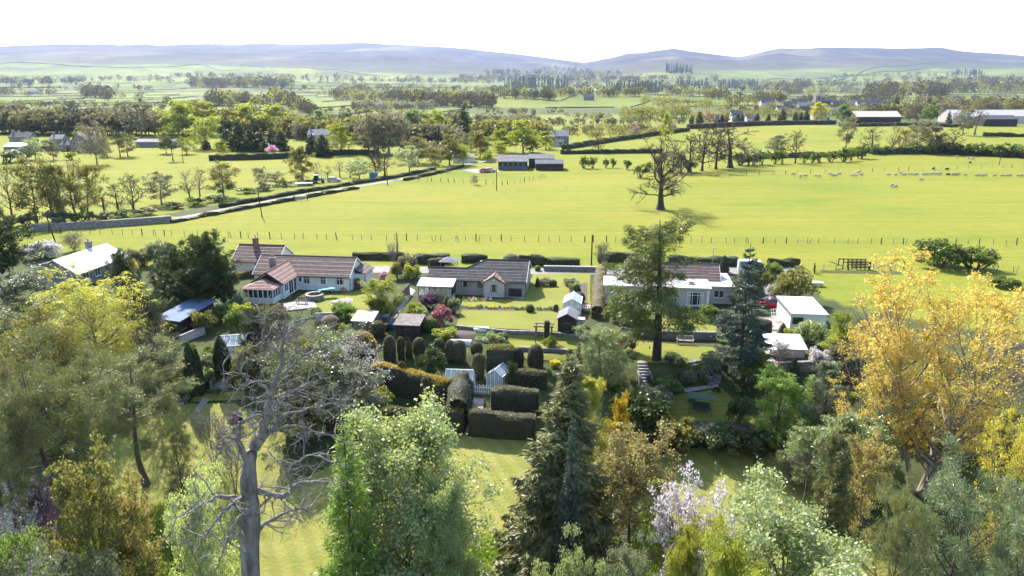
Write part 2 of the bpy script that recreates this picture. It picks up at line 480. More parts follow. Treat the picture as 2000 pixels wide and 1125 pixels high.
_TAN = (-math.sin(PITCH) - _v * math.cos(PITCH)) / (math.cos(PITCH) - _v * math.sin(PITCH))   # rise per metre forward

def ground_z(x, y):
    x = np.asarray(x, float); y = np.asarray(y, float)
    wc = np.clip((x + 27) / 6, 0, 1) * np.clip((14 - x) / 5, 0, 1)
    z = wc * np.interp(y, *PC) + (1 - wc) * np.interp(y, *PS)
    n1 = fbm(x * 0.045, y * 0.045, 3, 3)
    z = z + n1 * 0.9 * np.clip((62 - y) / 25, 0, 1)
    z = z + fbm(x * 0.013, y * 0.013, 5, 3) * 1.2 * np.clip((y - 140) / 80, 0, 1)
    far = np.atleast_1d(y > 820)
    if np.any(far):
        xf = np.atleast_1d(x)[far]; yf = np.atleast_1d(y)[far]
        px = np.clip(1000 + 1456 * xf / yf, -600, 2600)
        i = np.clip(np.searchsorted(SKY_PX, px) - 1, 0, len(SKY_PX) - 2)
        t = (px - SKY_PX[i]) / (SKY_PX[i + 1] - SKY_PX[i])
        lr = np.log(np.clip(yf, R_ROWS[0], R_ROWS[-1])); LR = np.log(R_ROWS)
        j = np.clip(np.searchsorted(LR, lr) - 1, 0, len(LR) - 2)
        s = (lr - LR[j]) / (LR[j + 1] - LR[j])
        tg = (_TAN[i, j] * (1 - t) + _TAN[i + 1, j] * t) * (1 - s) + (_TAN[i, j + 1] * (1 - t) + _TAN[i + 1, j + 1] * t) * s
        zf = CAM_Z + tg * yf
        amp = np.interp(yf, [900, 1500, 3000, 6000, 9000, 13000], [0, 6, 26, 62, 26, 10])
        zf = zf + amp * fbm(xf * 0.0016, yf * 0.0011, 11, 4) * 1.5
        w = np.clip((yf - 820) / 200, 0, 1)
        zz = np.array(np.atleast_1d(z), float)
        zz[far] = zz[far] * (1 - w) + zf * w
        z = zz.reshape(np.shape(x))
    # low swells that carry the bright fields in mid distance
    z = z + 13 * np.exp(-(((x - 130) / 210) ** 2 + ((y - 1240) / 200) ** 2))
    z = z + 9 * np.exp(-(((x - 420) / 160) ** 2 + ((y - 1500) / 200) ** 2))
    z = z + 2.2 * np.exp(-(((x - 150) / 120) ** 2 + ((y - 470) / 90) ** 2))
    return z

def gz(x, y): return float(ground_z(np.array([x]), np.array([y]))[0])

_CP, _SP = math.cos(PITCH), math.sin(PITCH)
def ray(px, py):
    u = (px - 1000) / F_PX; v = (py - 562.5) / F_PX
    return u, _CP - v * _SP, -_SP - v * _CP

_S = np.concatenate([np.linspace(20, 300, 420), np.geomspace(301, 14000, 520)])
def G(px, py):
    """point of the ground seen at a photograph pixel"""
    dx, dy, dz = ray(px, py)
    X = dx * _S; Y = dy * _S; Z = CAM_Z + dz * _S - ground_z(X, Y)
    k = int(np.argmax(Z < 0))
    if Z[k] >= 0: k = len(_S) - 1
    if k > 0:
        a, b = Z[k - 1], Z[k]; s = _S[k - 1] + (_S[k] - _S[k - 1]) * (a / (a - b) if a != b else 0)
    else: s = _S[0]
    return Vector((dx * s, dy * s, gz(dx * s, dy * s)))

def at_y(px, py, y):
    """point on the line of sight of a pixel at forward distance y"""
    dx, dy, dz = ray(px, py); s = y / dy
    return Vector((dx * s, y, CAM_Z + dz * s))

def at_z(px, py, z):
    dx, dy, dz = ray(px, py); s = (z - CAM_Z) / dz
    return Vector((dx * s, dy * s, z))

def px_per_m(p):
    return F_PX / (p[1] * _CP - (p[2] - CAM_Z) * _SP)

# ---- field pattern: warped rows of fields, used for land cover and hedges
def warp(x, y):
    u = x / 210 + 0.55 * np.sin(y / 410 + 1.0) + 0.35 * np.sin(x / 330 + y / 700)
    v = y / 150 ** 1.0 * 0.9 + 0.5 * np.sin(x / 300 + 0.7) + 0.35 * np.sin(x / 140 + y / 500)
    row = np.floor(v)
    u = u + 0.37 * (row % 3) + 0.2 * (row % 2)
    return u, v

def cover(x, y, z):
    r = np.hypot(x, y)
    u, v = warp(x, y)
    h = _hash(np.floor(u) + 50, np.floor(v) + 50, 7)[:, None]
    h2 = _hash(np.floor(u) + 50, np.floor(v) + 50, 29)[:, None]
    g1 = np.array([0.095, 0.130, 0.026]); g2 = np.array([0.185, 0.205, 0.042]); g3 = np.array([0.085, 0.088, 0.040])
    c = g1 * (1 - h) + g2 * h
    c = np.where(h2 > 0.78, g3 * 0.7 + c * 0.3, c)
    moor1 = np.array([0.066, 0.052, 0.046]); moor2 = np.array([0.020, 0.019, 0.018]); moor3 = np.array([0.125, 0.105, 0.065])
    m = fbm(x * 0.004, y * 0.002, 21, 5)[:, None] + 0.5
    mc = moor2 * np.clip(1.6 - 2.2 * m, 0, 1) + moor1 * (1 - np.clip(1.6 - 2.2 * m, 0, 1))
    mc = mc + (moor3 - mc) * np.clip((fbm(x * 0.0025 + 9, y * 0.0015, 33, 4)[:, None] - 0.05) * 5, 0, 1)
    px = 1000 + 1456 * x / np.maximum(y, 1)
    line = np.interp(px, [0, 400, 800, 1140, 1350, 1700, 2000], [150, 130, 80, 60, 90, 130, 120])     # head dyke height
    k = np.clip((z[:, None] - line[:, None] - 30 * (fbm(x * 0.003, y * 0.003, 41, 4)[:, None])) / 12, 0, 1)
    green_moor = np.array([0.085, 0.090, 0.038])
    mc = mc + (green_moor - mc) * np.clip(1 - (z[:, None] - line[:, None]) / 130, 0, 1) * 0.85
    c = c * (1 - k) + mc * k
    c = c * (0.90 + 0.2 * vnoise(x * 0.02, y * 0.01, 5))[:, None]
    near = np.clip((560 - y) / 60, 0, 1)[:, None] * np.clip((r[:, None] < 900) * 1.0, 0, 1)
    past = np.array([0.190, 0.199, 0.025])
    c = c * (1 - near) + past * near
    # gardens: worn earth and rough turf in front of the lane; the pasture comes down on the right
    back = np.interp(x, [-300, -72, -71, 44, 46, 60, 75, 300], [131, 128, 116, 116.5, 96, 84, 60, 50])
    gd = np.clip((back - y) / 0.6, 0, 1)[:, None] * np.clip((240 - np.abs(x)) / 30, 0, 1)[:, None]
    gn = (fbm(x * 0.35, y * 0.35, 61, 4) + 0.5)[:, None]
    gc = np.array([0.050, 0.048, 0.028]) * (1 - gn) + np.array([0.085, 0.115, 0.034]) * gn
    return c * (1 - gd) + gc * gd

def covermat(name):
    m, n, l, b = _nodes(name)
    b.inputs['Roughness'].default_value = 0.95; b.inputs['Specular IOR Level'].default_value = 0.1
    at = n.new('ShaderNodeAttribute'); at.attribute_name = 'cover'
    f = _noise(n, l, 0.035, 7.0, 0.7, stretch=(0.5, 1, 1))
    f2 = _noise(n, l, 0.6, 7.0, 0.75, stretch=(0.45, 1, 1))
    a = _ramp(n, l, f, [(0.28, (0.66, 0.84, 0.72)), (0.48, (0.98, 1.0, 0.96)), (0.74, (1.24, 1.06, 1.30))])
    a2 = _ramp(n, l, f2, [(0.30, (1.10, 1.08, 1.15)), (0.72, (0.80, 0.80, 0.80))])
    m1 = n.new('ShaderNodeMix'); m1.data_type = 'RGBA'; m1.blend_type = 'MULTIPLY'; m1.inputs[0].default_value = 1
    m2 = n.new('ShaderNodeMix'); m2.data_type = 'RGBA'; m2.blend_type = 'MULTIPLY'; m2.inputs[0].default_value = 1
    m3 = n.new('ShaderNodeMix'); m3.data_type = 'RGBA'; m3.blend_type = 'MULTIPLY'; m3.inputs[0].default_value = 1
    f3 = _noise(n, l, 1.0, 5.0, 0.7, stretch=(0.012, 0.42, 1))
    a3 = _ramp(n, l, f3, [(0.34, (0.84, 0.87, 0.80)), (0.52, (1.0, 1.0, 1.0)), (0.72, (1.10, 1.05, 1.12))])
    l.new(at.outputs['Color'], m1.inputs[6]); l.new(a, m1.inputs[7])
    l.new(m1.outputs[2], m2.inputs[6]); l.new(a2, m2.inputs[7])
    l.new(m2.outputs[2], m3.inputs[6]); l.new(a3, m3.inputs[7]); l.new(m3.outputs[2], b.inputs['Base Color'])
    bp = n.new('ShaderNodeBump'); bp.inputs['Strength'].default_value = 0.7; bp.inputs['Distance'].default_value = 0.22
    l.new(_noise(n, l, 1.6, 7.0, 0.75), bp.inputs['Height']); l.new(bp.outputs[0], b.inputs['Normal'])
    return m
covermat('land_cover')

def grid_mesh(name, X, Y, Zf, matl, colorf=None):
    ny, nx = X.shape
    x = X.ravel(); y = Y.ravel(); z = Zf(x, y)
    V = np.stack([x, y, z], 1)
    i = np.arange(nx * ny).reshape(ny, nx)
    q = np.stack([i[:-1, :-1], i[:-1, 1:], i[1:, 1:], i[1:, :-1]], -1).reshape(-1, 4)
    return np_mesh(name, V, quads=q, mats=[matl], smooth=True, colors=colorf(x, y, z) if colorf else None)

def axis_steps(a, b, s0, s1):
    out = [a]
    while out[-1] < b:
        t = (out[-1] - a) / (b - a); out.append(out[-1] + s0 + (s1 - s0) * t)
    return np.array(out)

_xs = axis_steps(0, 110, 1.0, 1.2); _xs2 = axis_steps(_xs[-1], 1500, 2.5, 60)[1:]
_xp = np.concatenate([_xs, _xs2]); _xa = np.concatenate([-_xp[::-1][:-1], _xp])
_ya = np.concatenate([axis_steps(-80, 20, 4, 2), axis_steps(20, 92, 0.55, 0.55)[1:], axis_steps(93, 330, 1.6, 4)[1:], axis_steps(334, 1000, 5, 14)[1:]])
_X, _Y = np.meshgrid(_xa, _ya)
ground = link('ground', grid_mesh('ground', _X, _Y, ground_z, M['land_cover'], cover))
tag(ground, 'bright spring pasture and garden ground sloping up to level fields', kind='structure')

_az = np.linspace(RAD(-58), RAD(58), 760)
_rr = np.concatenate([np.geomspace(700, 4000, 190), np.geomspace(4060, 13000, 130)])
_A, _R = np.meshgrid(_az, _rr)
def _hz(x, y):
    return ground_z(x, y) - np.where((y < 985) & (np.abs(x) < 1500), 1.5, 0.0)
hills = link('hills', grid_mesh('hills', _R * np.sin(_A), _R * np.cos(_A), _hz, M['land_cover'], cover))
tag(hills, 'distant farmland rising to open moorland fells', kind='structure')

def drape(name, poly, matl, lift=0.03, step=0.7, kind='structure', label=None, jag=0.0, parent=None):
    """a sheet with a traced outline, laid over the ground"""
    poly = [(p[0], p[1]) for p in poly]
    # densify the outline, then fill with a clipped grid by triangulating outline + inner points
    out = []
    rng = random.Random(len(name) + int(abs(poly[0][0] * 7)))
    for i in range(len(poly)):
        a = poly[i]; b = poly[(i + 1) % len(poly)]
        L = math.hypot(b[0] - a[0], b[1] - a[1]); k = max(1, int(L / step))
        for t in range(k):
            s = t / k
            out.append((a[0] + (b[0] - a[0]) * s + rng.uniform(-jag, jag), a[1] + (b[1] - a[1]) * s + rng.uniform(-jag, jag)))
    from mathutils.geometry import delaunay_2d_cdt
    P = np.array(out); x0, y0 = P.min(0); x1, y1 = P.max(0)
    gx, gy = np.meshgrid(np.arange(x0, x1, step), np.arange(y0, y1, step)); gx = gx.ravel(); gy = gy.ravel()
    ins = np.zeros(len(gx), bool); j = len(P) - 1
    for i in range(len(P)):
        c = ((P[i, 1] > gy) != (P[j, 1] > gy)) & (gx < (P[j, 0] - P[i, 0]) * (gy - P[i, 1]) / (P[j, 1] - P[i, 1] + 1e-12) + P[i, 0])
        ins ^= c; j = i
    pts = [Vector(p) for p in out] + [Vector((a, b)) for a, b in zip(gx[ins], gy[ins])]
    n0 = len(out)
    vs, es, fs, *_ = delaunay_2d_cdt(pts, [], [list(range(n0))], 1, 1e-5)
    vx = np.array([(v.x, v.y) for v in vs])
    z = ground_z(vx[:, 0], vx[:, 1]) + lift
    me = np_mesh(name, np.column_stack([vx, z]), tris=[f for f in fs if len(f) == 3], mats=[matl], smooth=True)
    o = link(name, me, parent)
    tag(o, label, kind=kind)
    return o
# ------------------------------------------------------------------ plants
def unit(a): return a / (np.linalg.norm(a, axis=-1, keepdims=True) + 1e-9)

def polyl(starts, dirs, lens, nseg, wig, trop, rng):
    """n wandering branches: starts (n,3), dirs (n,3), lens (n) -> points (n, nseg+1, 3)"""
    n = len(starts); pts = np.zeros((n, nseg + 1, 3)); pts[:, 0] = starts; d = unit(dirs)
    st = (lens / nseg)[:, None]
    for s in range(nseg):
        pts[:, s + 1] = pts[:, s] + d * st
        d = d + rng.normal(0, wig, (n, 3)); d[:, 2] += trop; d = unit(d)
    return pts

def tubes(pts, rad, m):
    """pts (n,k,3), rad (n,k) -> verts, quads"""
    n, k, _ = pts.shape
    d = np.gradient(pts, axis=1); d = unit(d)
    ref = np.where(np.abs(d[..., 2:3]) > 0.9, np.array([1.0, 0, 0]), np.array([0, 0, 1.0]))
    u = unit(np.cross(d, ref)); w = np.cross(u, d)
    a = 2 * PI * np.arange(m) / m
    V = pts[:, :, None, :] + rad[:, :, None, None] * (u[:, :, None, :] * np.cos(a)[None, None, :, None] + w[:, :, None, :] * np.sin(a)[None, None, :, None])
    idx = np.arange(n * k * m).reshape(n, k, m); nx = np.roll(idx, -1, axis=2)
    Q = np.stack([idx[:, :-1], nx[:, :-1], nx[:, 1:], idx[:, 1:]], -1).reshape(-1, 4)
    return V.reshape(-1, 3), Q

def cat_geo(parts):
    V = []; Q = []; b = 0
    for v, q in parts:
        V.append(v); Q.append(q + b); b += len(v)
    return np.concatenate(V), np.concatenate(Q)

def spawn(pts, per, t0, t1, ang, lens_f, rng, spread=0.25, flat=0.0):
    """children of branches: where, which way, how long"""
    n, k, _ = pts.shape
    t = np.sort(rng.uniform(t0, t1, (n, per)), axis=1)
    seg = t * (k - 1); i = np.minimum(seg.astype(int), k - 2); f = (seg - i)[..., None]
    r = np.arange(n)[:, None]
    p = pts[r, i] * (1 - f) + pts[r, i + 1] * f
    d = unit(pts[r, i + 1] - pts[r, i])
    ph = rng.uniform(0, 2 * PI, (n, 1)) + np.arange(per)[None, :] * 2.4 + rng.normal(0, 0.4, (n, per))
    ref = np.where(np.abs(d[..., 2:3]) > 0.95, np.array([1.0, 0, 0]), np.array([0, 0, 1.0]))
    u = unit(np.cross(d, ref)); w = np.cross(u, d)
    side = u * np.cos(ph)[..., None] + w * (np.sin(ph) * (1 - flat))[..., None]
    a = ang + rng.normal(0, spread, (n, per))
    nd = unit(d * np.cos(a)[..., None] + unit(side) * np.sin(a)[..., None])
    L = lens_f(t, n) * rng.uniform(0.7, 1.25, (n, per))
    return p.reshape(-1, 3), nd.reshape(-1, 3), L.reshape(-1), t.reshape(-1)

def leaf_quads(c, size, rng, aspect=0.6, dirs=None, upb=0.0, droop=0.0):
    """little rhombic leaves round points c; dirs bends them along a twig"""
    n = len(c)
    t = unit(rng.normal(size=(n, 3)) if dirs is None else dirs + rng.normal(0, 0.35, (n, 3)))
    if droop: t[:, 2] -= droop; t = unit(t)
    nn = rng.normal(size=(n, 3)); nn[:, 2] += upb; nn = unit(nn)
    s = unit(np.cross(t, nn))
    sz = size * rng.uniform(0.6, 1.35, n)[:, None]
    V = np.stack([c - t * sz * 0.5, c + s * sz * aspect * 0.5, c + t * sz * 0.5, c - s * sz * aspect * 0.5], 1).reshape(-1, 3)
    return V, np.arange(4 * n).reshape(n, 4), rng.uniform(0, 1, n)

SH = {
    'round': lambda t: np.sin(PI * np.clip(0.12 + 0.80 * t, 0, 1)) ** 0.7,
    'dome': lambda t: np.sqrt(np.clip(1 - (t * 0.97) ** 2.2, 0, 1)) * 0.92 + 0.08,
    'globe': lambda t: np.sqrt(np.clip(1 - ((t - 0.40) / 0.63) ** 2, 0.02, 1)),
    'cone': lambda t: 1.02 - 0.97 * t,
    'cone_round': lambda t: (1 - t ** 1.5) * 0.93 + 0.07,
    'flame': lambda t: 0.35 + 0.65 * np.sin(PI * np.clip(0.25 + 0.6 * t, 0, 1)) - 0.25 * t,
    'top': lambda t: 0.45 + 0.55 * np.sin(PI * np.clip(t * 0.9, 0, 1)),
}

def grow(seed, H=12., W=8., base=0.15, r0=0.22, shape='round', n1=28, n2=6, n3=5, a1=(75, 35), a2=55, a3=50,
         l2=0.45, l3=0.4, wig=0.10, trop1=0.03, trop2=0.02, leaves=8000, size=0.3, aspect=0.6, jit=0.25, upb=0.3,
         leaf_from=(2, 3), trunk_top=0.95, lean=0.0, sides=(8, 5, 3, 3), twig=True, droop=0.0, leaf_dir=False,
         clump=None, flat=0.0, twr=1.0, stems=1, inner=0.0, gaps=0.0):
    """returns wood (V, Q), leaves (V, Q, rnd)"""
    rng = np.random.default_rng(seed)
    parts = []
    if stems == 1:
        t_st = np.zeros((1, 3)); t_dir = np.array([[lean, 0.02, 1.0]])
    else:
        ph = np.arange(stems) * 2.4 + seed
        t_st = np.stack([np.cos(ph) * r0 * 1.2, np.sin(ph) * r0 * 1.2, np.zeros(stems)], 1)
        t_dir = np.stack([np.cos(ph) * 0.22, np.sin(ph) * 0.22, np.ones(stems)], 1)
    p0 = polyl(t_st, t_dir, np.full(stems, H * trunk_top) * rng.uniform(0.85, 1.0, stems) if stems > 1 else np.array([H * trunk_top]), 10, wig * 0.35, 0.06, rng)
    tt = np.linspace(0, 1, 11)
    rad0 = (r0 * (1 - 0.92 * tt) + 0.012) * (1 + 0.5 * np.exp(-tt * 18))
    parts.append(tubes(p0, np.repeat(rad0[None], stems, 0) / (stems ** 0.45), sides[0]))
    shp = SH[shape]
    def len1(t, n):
        tn = np.clip((t - base) / (1 - base), 0, 1)
        return W / 2 * shp(tn)
    ts = np.linspace(base, 0.98, n1)
    p, d, L, t = spawn(p0, n1, base, 0.99, 0.0, len1, rng, 0.0)
    tn = np.clip((t - base) / (1 - base), 0, 1)
    ang = np.radians(a1[0] + (a1[1] - a1[0]) * tn) + rng.normal(0, 0.12, len(t))
    ph = np.arange(len(t)) * 2.4 + rng.normal(0, 0.3, len(t))
    d = np.stack([np.cos(ph) * np.sin(ang), np.sin(ph) * np.sin(ang), np.cos(ang)], 1)
    if gaps: L = L * np.where(rng.uniform(size=len(L)) < gaps, rng.uniform(0.3, 0.7, len(L)), 1.0)
    p1 = polyl(p, d, L / np.maximum(np.sin(ang), 0.55) * 0.97, 6, wig, trop1, rng)
    rad_at = np.interp(t, tt, rad0)
    r1 = np.minimum(rad_at * 0.6, 0.02 + 0.028 * L)[:, None] * np.linspace(1, 0.18, 7)[None]
    parts.append(tubes(p1, r1, sides[1]))
    ll = L
    p, d, L, t = spawn(p1, n2, 0.22, 1.0, RAD(a2), lambda t, n: (ll[:, None] * l2 * (1.15 - 0.6 * t)), rng, 0.25, flat)
    p2 = polyl(p, d, L, 4, wig * 1.3, trop2, rng)
    r2 = np.minimum(0.008 + 0.016 * L, 0.045)[:, None] * np.linspace(1, 0.25, 5)[None] * twr
    parts.append(tubes(p2, r2, sides[2]))
    ll2 = L
    p, d, L, t = spawn(p2, n3, 0.2, 1.0, RAD(a3), lambda t, n: (ll2[:, None] * l3 * (1.2 - 0.6 * t) + 0.1), rng, 0.3, flat)
    p3 = polyl(p, d, L, 2, wig * 1.5, trop2, rng)
    if twig:
        r3 = np.full((len(L), 3), 0.009 * twr) * np.array([1, 0.8, 0.5])[None]
        parts.append(tubes(p3, r3, 3))
    wood = cat_geo(parts)
    if leaves <= 0: return wood, None
    src = []
    if 1 in leaf_from: src.append(p1)
    if 2 in leaf_from: src.append(p2)
    if 3 in leaf_from: src.append(p3)
    c = []; dr = []
    tot = sum(len(q) for q in src)
    for q in src:
        m = int(leaves * len(q) / tot)
        b = rng.integers(0, len(q), m); tpos = rng.uniform(0.15, 1.0, m) * (q.shape[1] - 1)
        i = np.minimum(tpos.astype(int), q.shape[1] - 2); f = (tpos - i)[:, None]
        c.append(q[b, i] * (1 - f) + q[b, i + 1] * f + rng.normal(0, jit, (m, 3)) * np.array([1, 1, 0.7]))
        dr.append(unit(q[b, i + 1] - q[b, i]))
    c = np.concatenate(c); dr = np.concatenate(dr)
    c[:, 2] = np.maximum(c[:, 2], 0.15)
    return wood, leaf_quads(c, size, rng, aspect, dr if leaf_dir else None, upb, droop)

def shrub(seed, R=(1.5, 1.5, 1.4), n=2500, size=0.22, clumps=30, aspect=0.6, lump=0.35, upb=0.4, core=0.55, stems=7):
    """a bush: uneven clumps of leaves over a few stems"""
    rng = np.random.default_rng(seed)
    dirs = unit(rng.normal(size=(clumps, 3))); dirs[:, 2] = np.abs(dirs[:, 2]) * 1.1 - 0.15; dirs = unit(dirs)
    rr = rng.uniform(1 - lump, 1.08, clumps)
    cen = dirs * rr[:, None] * 0.78
    k = rng.integers(0, clumps, n)
    off = unit(rng.normal(size=(n, 3))) * (rng.uniform(0, 1, n) ** 0.45)[:, None] * rng.uniform(0.22, 0.36, clumps)[k][:, None]
    c = cen[k] + off
    inner = rng.uniform(size=n) < 0.18
    c[inner] *= rng.uniform(0.3, 0.85, (inner.sum(), 1))
    c = c * np.array(R) + np.array([0, 0, R[2] * 0.62])
    c[:, 2] = np.maximum(c[:, 2], 0.05 + rng.uniform(0, 0.2, n))
    st = np.zeros((stems, 3)); st[:, :2] = rng.normal(0, 0.12 * R[0], (stems, 2))
    sd = unit(dirs[rng.integers(0, clumps, stems)] + np.array([0, 0, 0.7]))
    p = polyl(st, sd, np.full(stems, R[2] * 1.2), 4, 0.12, 0.02, rng)
    w = tubes(p, np.linspace(0.05, 0.012, 5)[None].repeat(stems, 0) * R[0], 4)
    return w, leaf_quads(c, size, rng, aspect, None, upb)

def conifer(seed, H=14., W=6., base=0.05, whorls=34, per=7, droop=0.35, tip_up=0.25, sub=9, leaves=26000, size=0.34,
            aspect=0.22, r0=0.22, shape='cone', ragged=0.25, hang=0.3, sides=7, jit=0.07):
    """spruce or fir: whorls of sagging branches with needle sprays"""
    rng = np.random.default_rng(seed)
    p0 = polyl(np.zeros((1, 3)), np.array([[0.01, 0, 1.0]]), np.array([H]), 10, 0.01, 0.05, rng)
    tt = np.linspace(0, 1, 11)
    parts = [tubes(p0, (r0 * (1 - 0.95 * tt) + 0.01)[None], sides)]
    n = whorls * per
    t = base + (0.985 - base) * (np.repeat(np.arange(whorls), per) / whorls) ** 0.95 + rng.normal(0, 0.006, n)
    t = np.clip(t, base, 0.992)
    L = W / 2 * SH[shape](np.clip((t - base) / (1 - base), 0, 1)) * rng.uniform(1 - ragged, 1.06, n) + 0.12
    ph = rng.uniform(0, 2 * PI, n)
    el = np.interp(t, [0, 0.5, 1.0], [-0.25, 0.05, 0.75]) + rng.normal(0, 0.08, n)
    d = np.stack([np.cos(ph) * np.cos(el), np.sin(ph) * np.cos(el), np.sin(el)], 1)
    seg = t * 10; i = np.minimum(seg.astype(int), 9); f = (seg - i)[:, None]
    st = p0[0, i] * (1 - f) + p0[0, i + 1] * f
    s = np.linspace(0, 1, 6)
    p1 = st[:, None] + d[:, None] * (L[:, None, None] * s[None, :, None])
    p1[..., 2] += (L[:, None] * (-droop * s[None] ** 1.4 + tip_up * s[None] ** 4))
    p1 += rng.normal(0, 0.02, p1.shape)
    parts.append(tubes(p1, (0.012 + 0.012 * L)[:, None] * np.linspace(1, 0.2, 6)[None], 3))
    wood = cat_geo(parts)
    lat = unit(np.cross(d, np.array([0, 0, 1.0])))
    w = L ** 1.6; w /= w.sum()
    b = rng.choice(n, leaves, p=w)
    u = rng.uniform(0.08, 1.0, leaves) ** 0.75
    seg = u * 5; i = np.minimum(seg.astype(int), 4); f = (seg - i)[:, None]
    c = p1[b, i] * (1 - f) + p1[b, i + 1] * f
    half = L[b] * 0.34 * (1.05 - u) + 0.10
    sgn = rng.choice([-1, 1], leaves); v = rng.uniform(0, 1, leaves)
    off = lat[b] * (sgn * v * half)[:, None] + d[b] * (v * half * 0.55)[:, None]
    off[:, 2] -= v * half * hang + rng.uniform(0, 1, leaves) ** 2 * hang * 0.5
    c = c + off + rng.normal(0, jit, (leaves, 3))
    dr = unit(lat[b] * sgn[:, None] * 0.7 + d[b] * 0.8 + np.array([0, 0, -hang]))
    return wood, leaf_quads(c, size, rng, aspect, dr, 0.8)

def clipped(seed, prof, n=1600, size=0.13, lump=0.05, squash=1.0, seg=22):
    """clipped yew turned round an axis: solid twiggy core plus close-cropped leaves"""
    rng = np.random.default_rng(seed)
    P = np.array(prof, float)
    zz = np.linspace(0, 1, 15); s = np.linspace(0, 1, len(P))
    r = np.interp(zz, s, P[:, 0]); z = np.interp(zz, s, P[:, 1])
    a = np.linspace(0, 2 * PI, seg, endpoint=False)
    Rn = r[:, None] * (1 + lump * 2 * (vnoise(np.tile(np.cos(a) * 2 + seed, (15, 1)), np.tile(np.sin(a) * 2, (15, 1)) + z[:, None] * 1.5, seed) - 0.5)[...])
    core = np.stack([Rn * np.cos(a), Rn * np.sin(a) * squash, np.repeat(z[:, None], seg, 1)], -1) * np.array([0.96, 0.96, 1])
    idx = np.arange(15 * seg).reshape(15, seg); nx = np.roll(idx, -1, 1)
    Q = np.stack([idx[:-1], nx[:-1], nx[1:], idx[1:]], -1).reshape(-1, 4)
    # leaves: area-weighted along the profile
    ds = np.hypot(np.diff(r), np.diff(z)) * (r[:-1] + r[1:]) + 1e-4
    k = rng.choice(14, n, p=ds / ds.sum()); f = rng.uniform(0, 1, n); ai = rng.uniform(0, 1, n) * seg
    j = ai.astype(int) % seg; j2 = (j + 1) % seg; g = (ai - np.floor(ai))[:, None]
    q0 = core[k, j] * (1 - g) + core[k, j2] * g; q1 = core[k + 1, j] * (1 - g) + core[k + 1, j2] * g
    c = (q0 * (1 - f[:, None]) + q1 * f[:, None]) * np.array([1.03, 1.03, 1.0]) + rng.normal(0, 0.025, (n, 3))
    return (core.reshape(-1, 3), Q), leaf_quads(c, size, rng, 0.5)

def hedge_geo(pts, w, h, seed=1, size=0.14, dens=55, round_top=0.35, lump=0.16, z_of=None, top_lean=0.0):
    """clipped hedge along a ground line: lumpy box core and close leaves; pts = [(x, y[, h])]"""
    rng = np.random.default_rng(seed)
    P = np.array([(p[0], p[1]) for p in pts], float); hs = np.array([p[2] if len(p) > 2 else h for p in pts], float)
    sl = np.concatenate([[0], np.cumsum(np.hypot(*np.diff(P, axis=0).T))])
    n = max(3, int(sl[-1] / 0.45) + 1); s = np.linspace(0, sl[-1], n)
    X = np.interp(s, sl, P[:, 0]); Y = np.interp(s, sl, P[:, 1]); Hh = np.interp(s, sl, hs)
    tx = np.gradient(X); ty = np.gradient(Y); L = np.hypot(tx, ty); nxv = -ty / L; nyv = tx / L
    rt = round_top
    sec = [(-0.5, 0), (-0.52, 0.3), (-0.51, 0.65), (-0.48, 0.92 - rt * 0.25), (-0.36, 1 - rt * 0.08), (-0.12, 1.0), (0.12, 1.0), (0.36, 1 - rt * 0.08), (0.48, 0.92 - rt * 0.25), (0.51, 0.65), (0.52, 0.3), (0.5, 0)]
    m = len(sec); V = np.zeros((n, m, 3)); gzv = ground_z(X, Y)
    for k, (a, b) in enumerate(sec):
        j = (vnoise(s * 0.8 + k * 3.1, np.full(n, k * 1.7), seed) - 0.5) * 2 * lump
        j2 = (vnoise(s * 0.7 + k * 0.35, np.full(n, 9.3), seed + 5) - 0.5) * 2 * lump
        V[:, k, 0] = X + nxv * (a * w + j * np.sign(a)); V[:, k, 1] = Y + nyv * (a * w + j * np.sign(a))
        V[:, k, 2] = gzv - 0.08 + b * (Hh + j2 * 1.2) + 0.08
    V[:, 0, 2] -= 0.15; V[:, -1, 2] -= 0.15
    for e, q in ((0, 1), (n - 1, n - 2)):                     # pull the ends in a little
        cen = V[e].mean(0); V[e] = V[e] * 0.9 + cen * 0.1
    idx = np.arange(n * m).reshape(n, m)
    Q = np.stack([idx[:-1, :-1], idx[:-1, 1:], idx[1:, 1:], idx[1:, :-1]], -1).reshape(-1, 4)
    ends = []
    for e in (0, n - 1):
        for k in range(m // 2 - 1): ends.append((idx[e, k], idx[e, k + 1], idx[e, m - 2 - k], idx[e, m - 1 - k]))
    Q = np.concatenate([Q, np.array(ends)])
    Vf = V.reshape(-1, 3)
    A = Vf[Q]; ar = np.linalg.norm(np.cross(A[:, 2] - A[:, 0], A[:, 3] - A[:, 1]), axis=1) / 2
    N = int(min(ar.sum() * dens, 16000))
    k = rng.choice(len(Q), N, p=ar / ar.sum()); u = rng.uniform(0, 1, (N, 1)); v = rng.uniform(0, 1, (N, 1))
    c = (A[k, 0] * (1 - u) + A[k, 1] * u) * (1 - v) + (A[k, 3] * (1 - u) + A[k, 2] * u) * v
    nr = unit(np.cross(A[k, 1] - A[k, 0], A[k, 3] - A[k, 0]))
    c = c + nr * (rng.uniform(-0.02, 0.07, (N, 1)) + (rng.uniform(0, 1, (N, 1)) > 0.93) * rng.uniform(0, 0.16, (N, 1))) + rng.normal(0, 0.03, (N, 3))
    return (Vf, Q), leaf_quads(c, size, rng, 0.5)

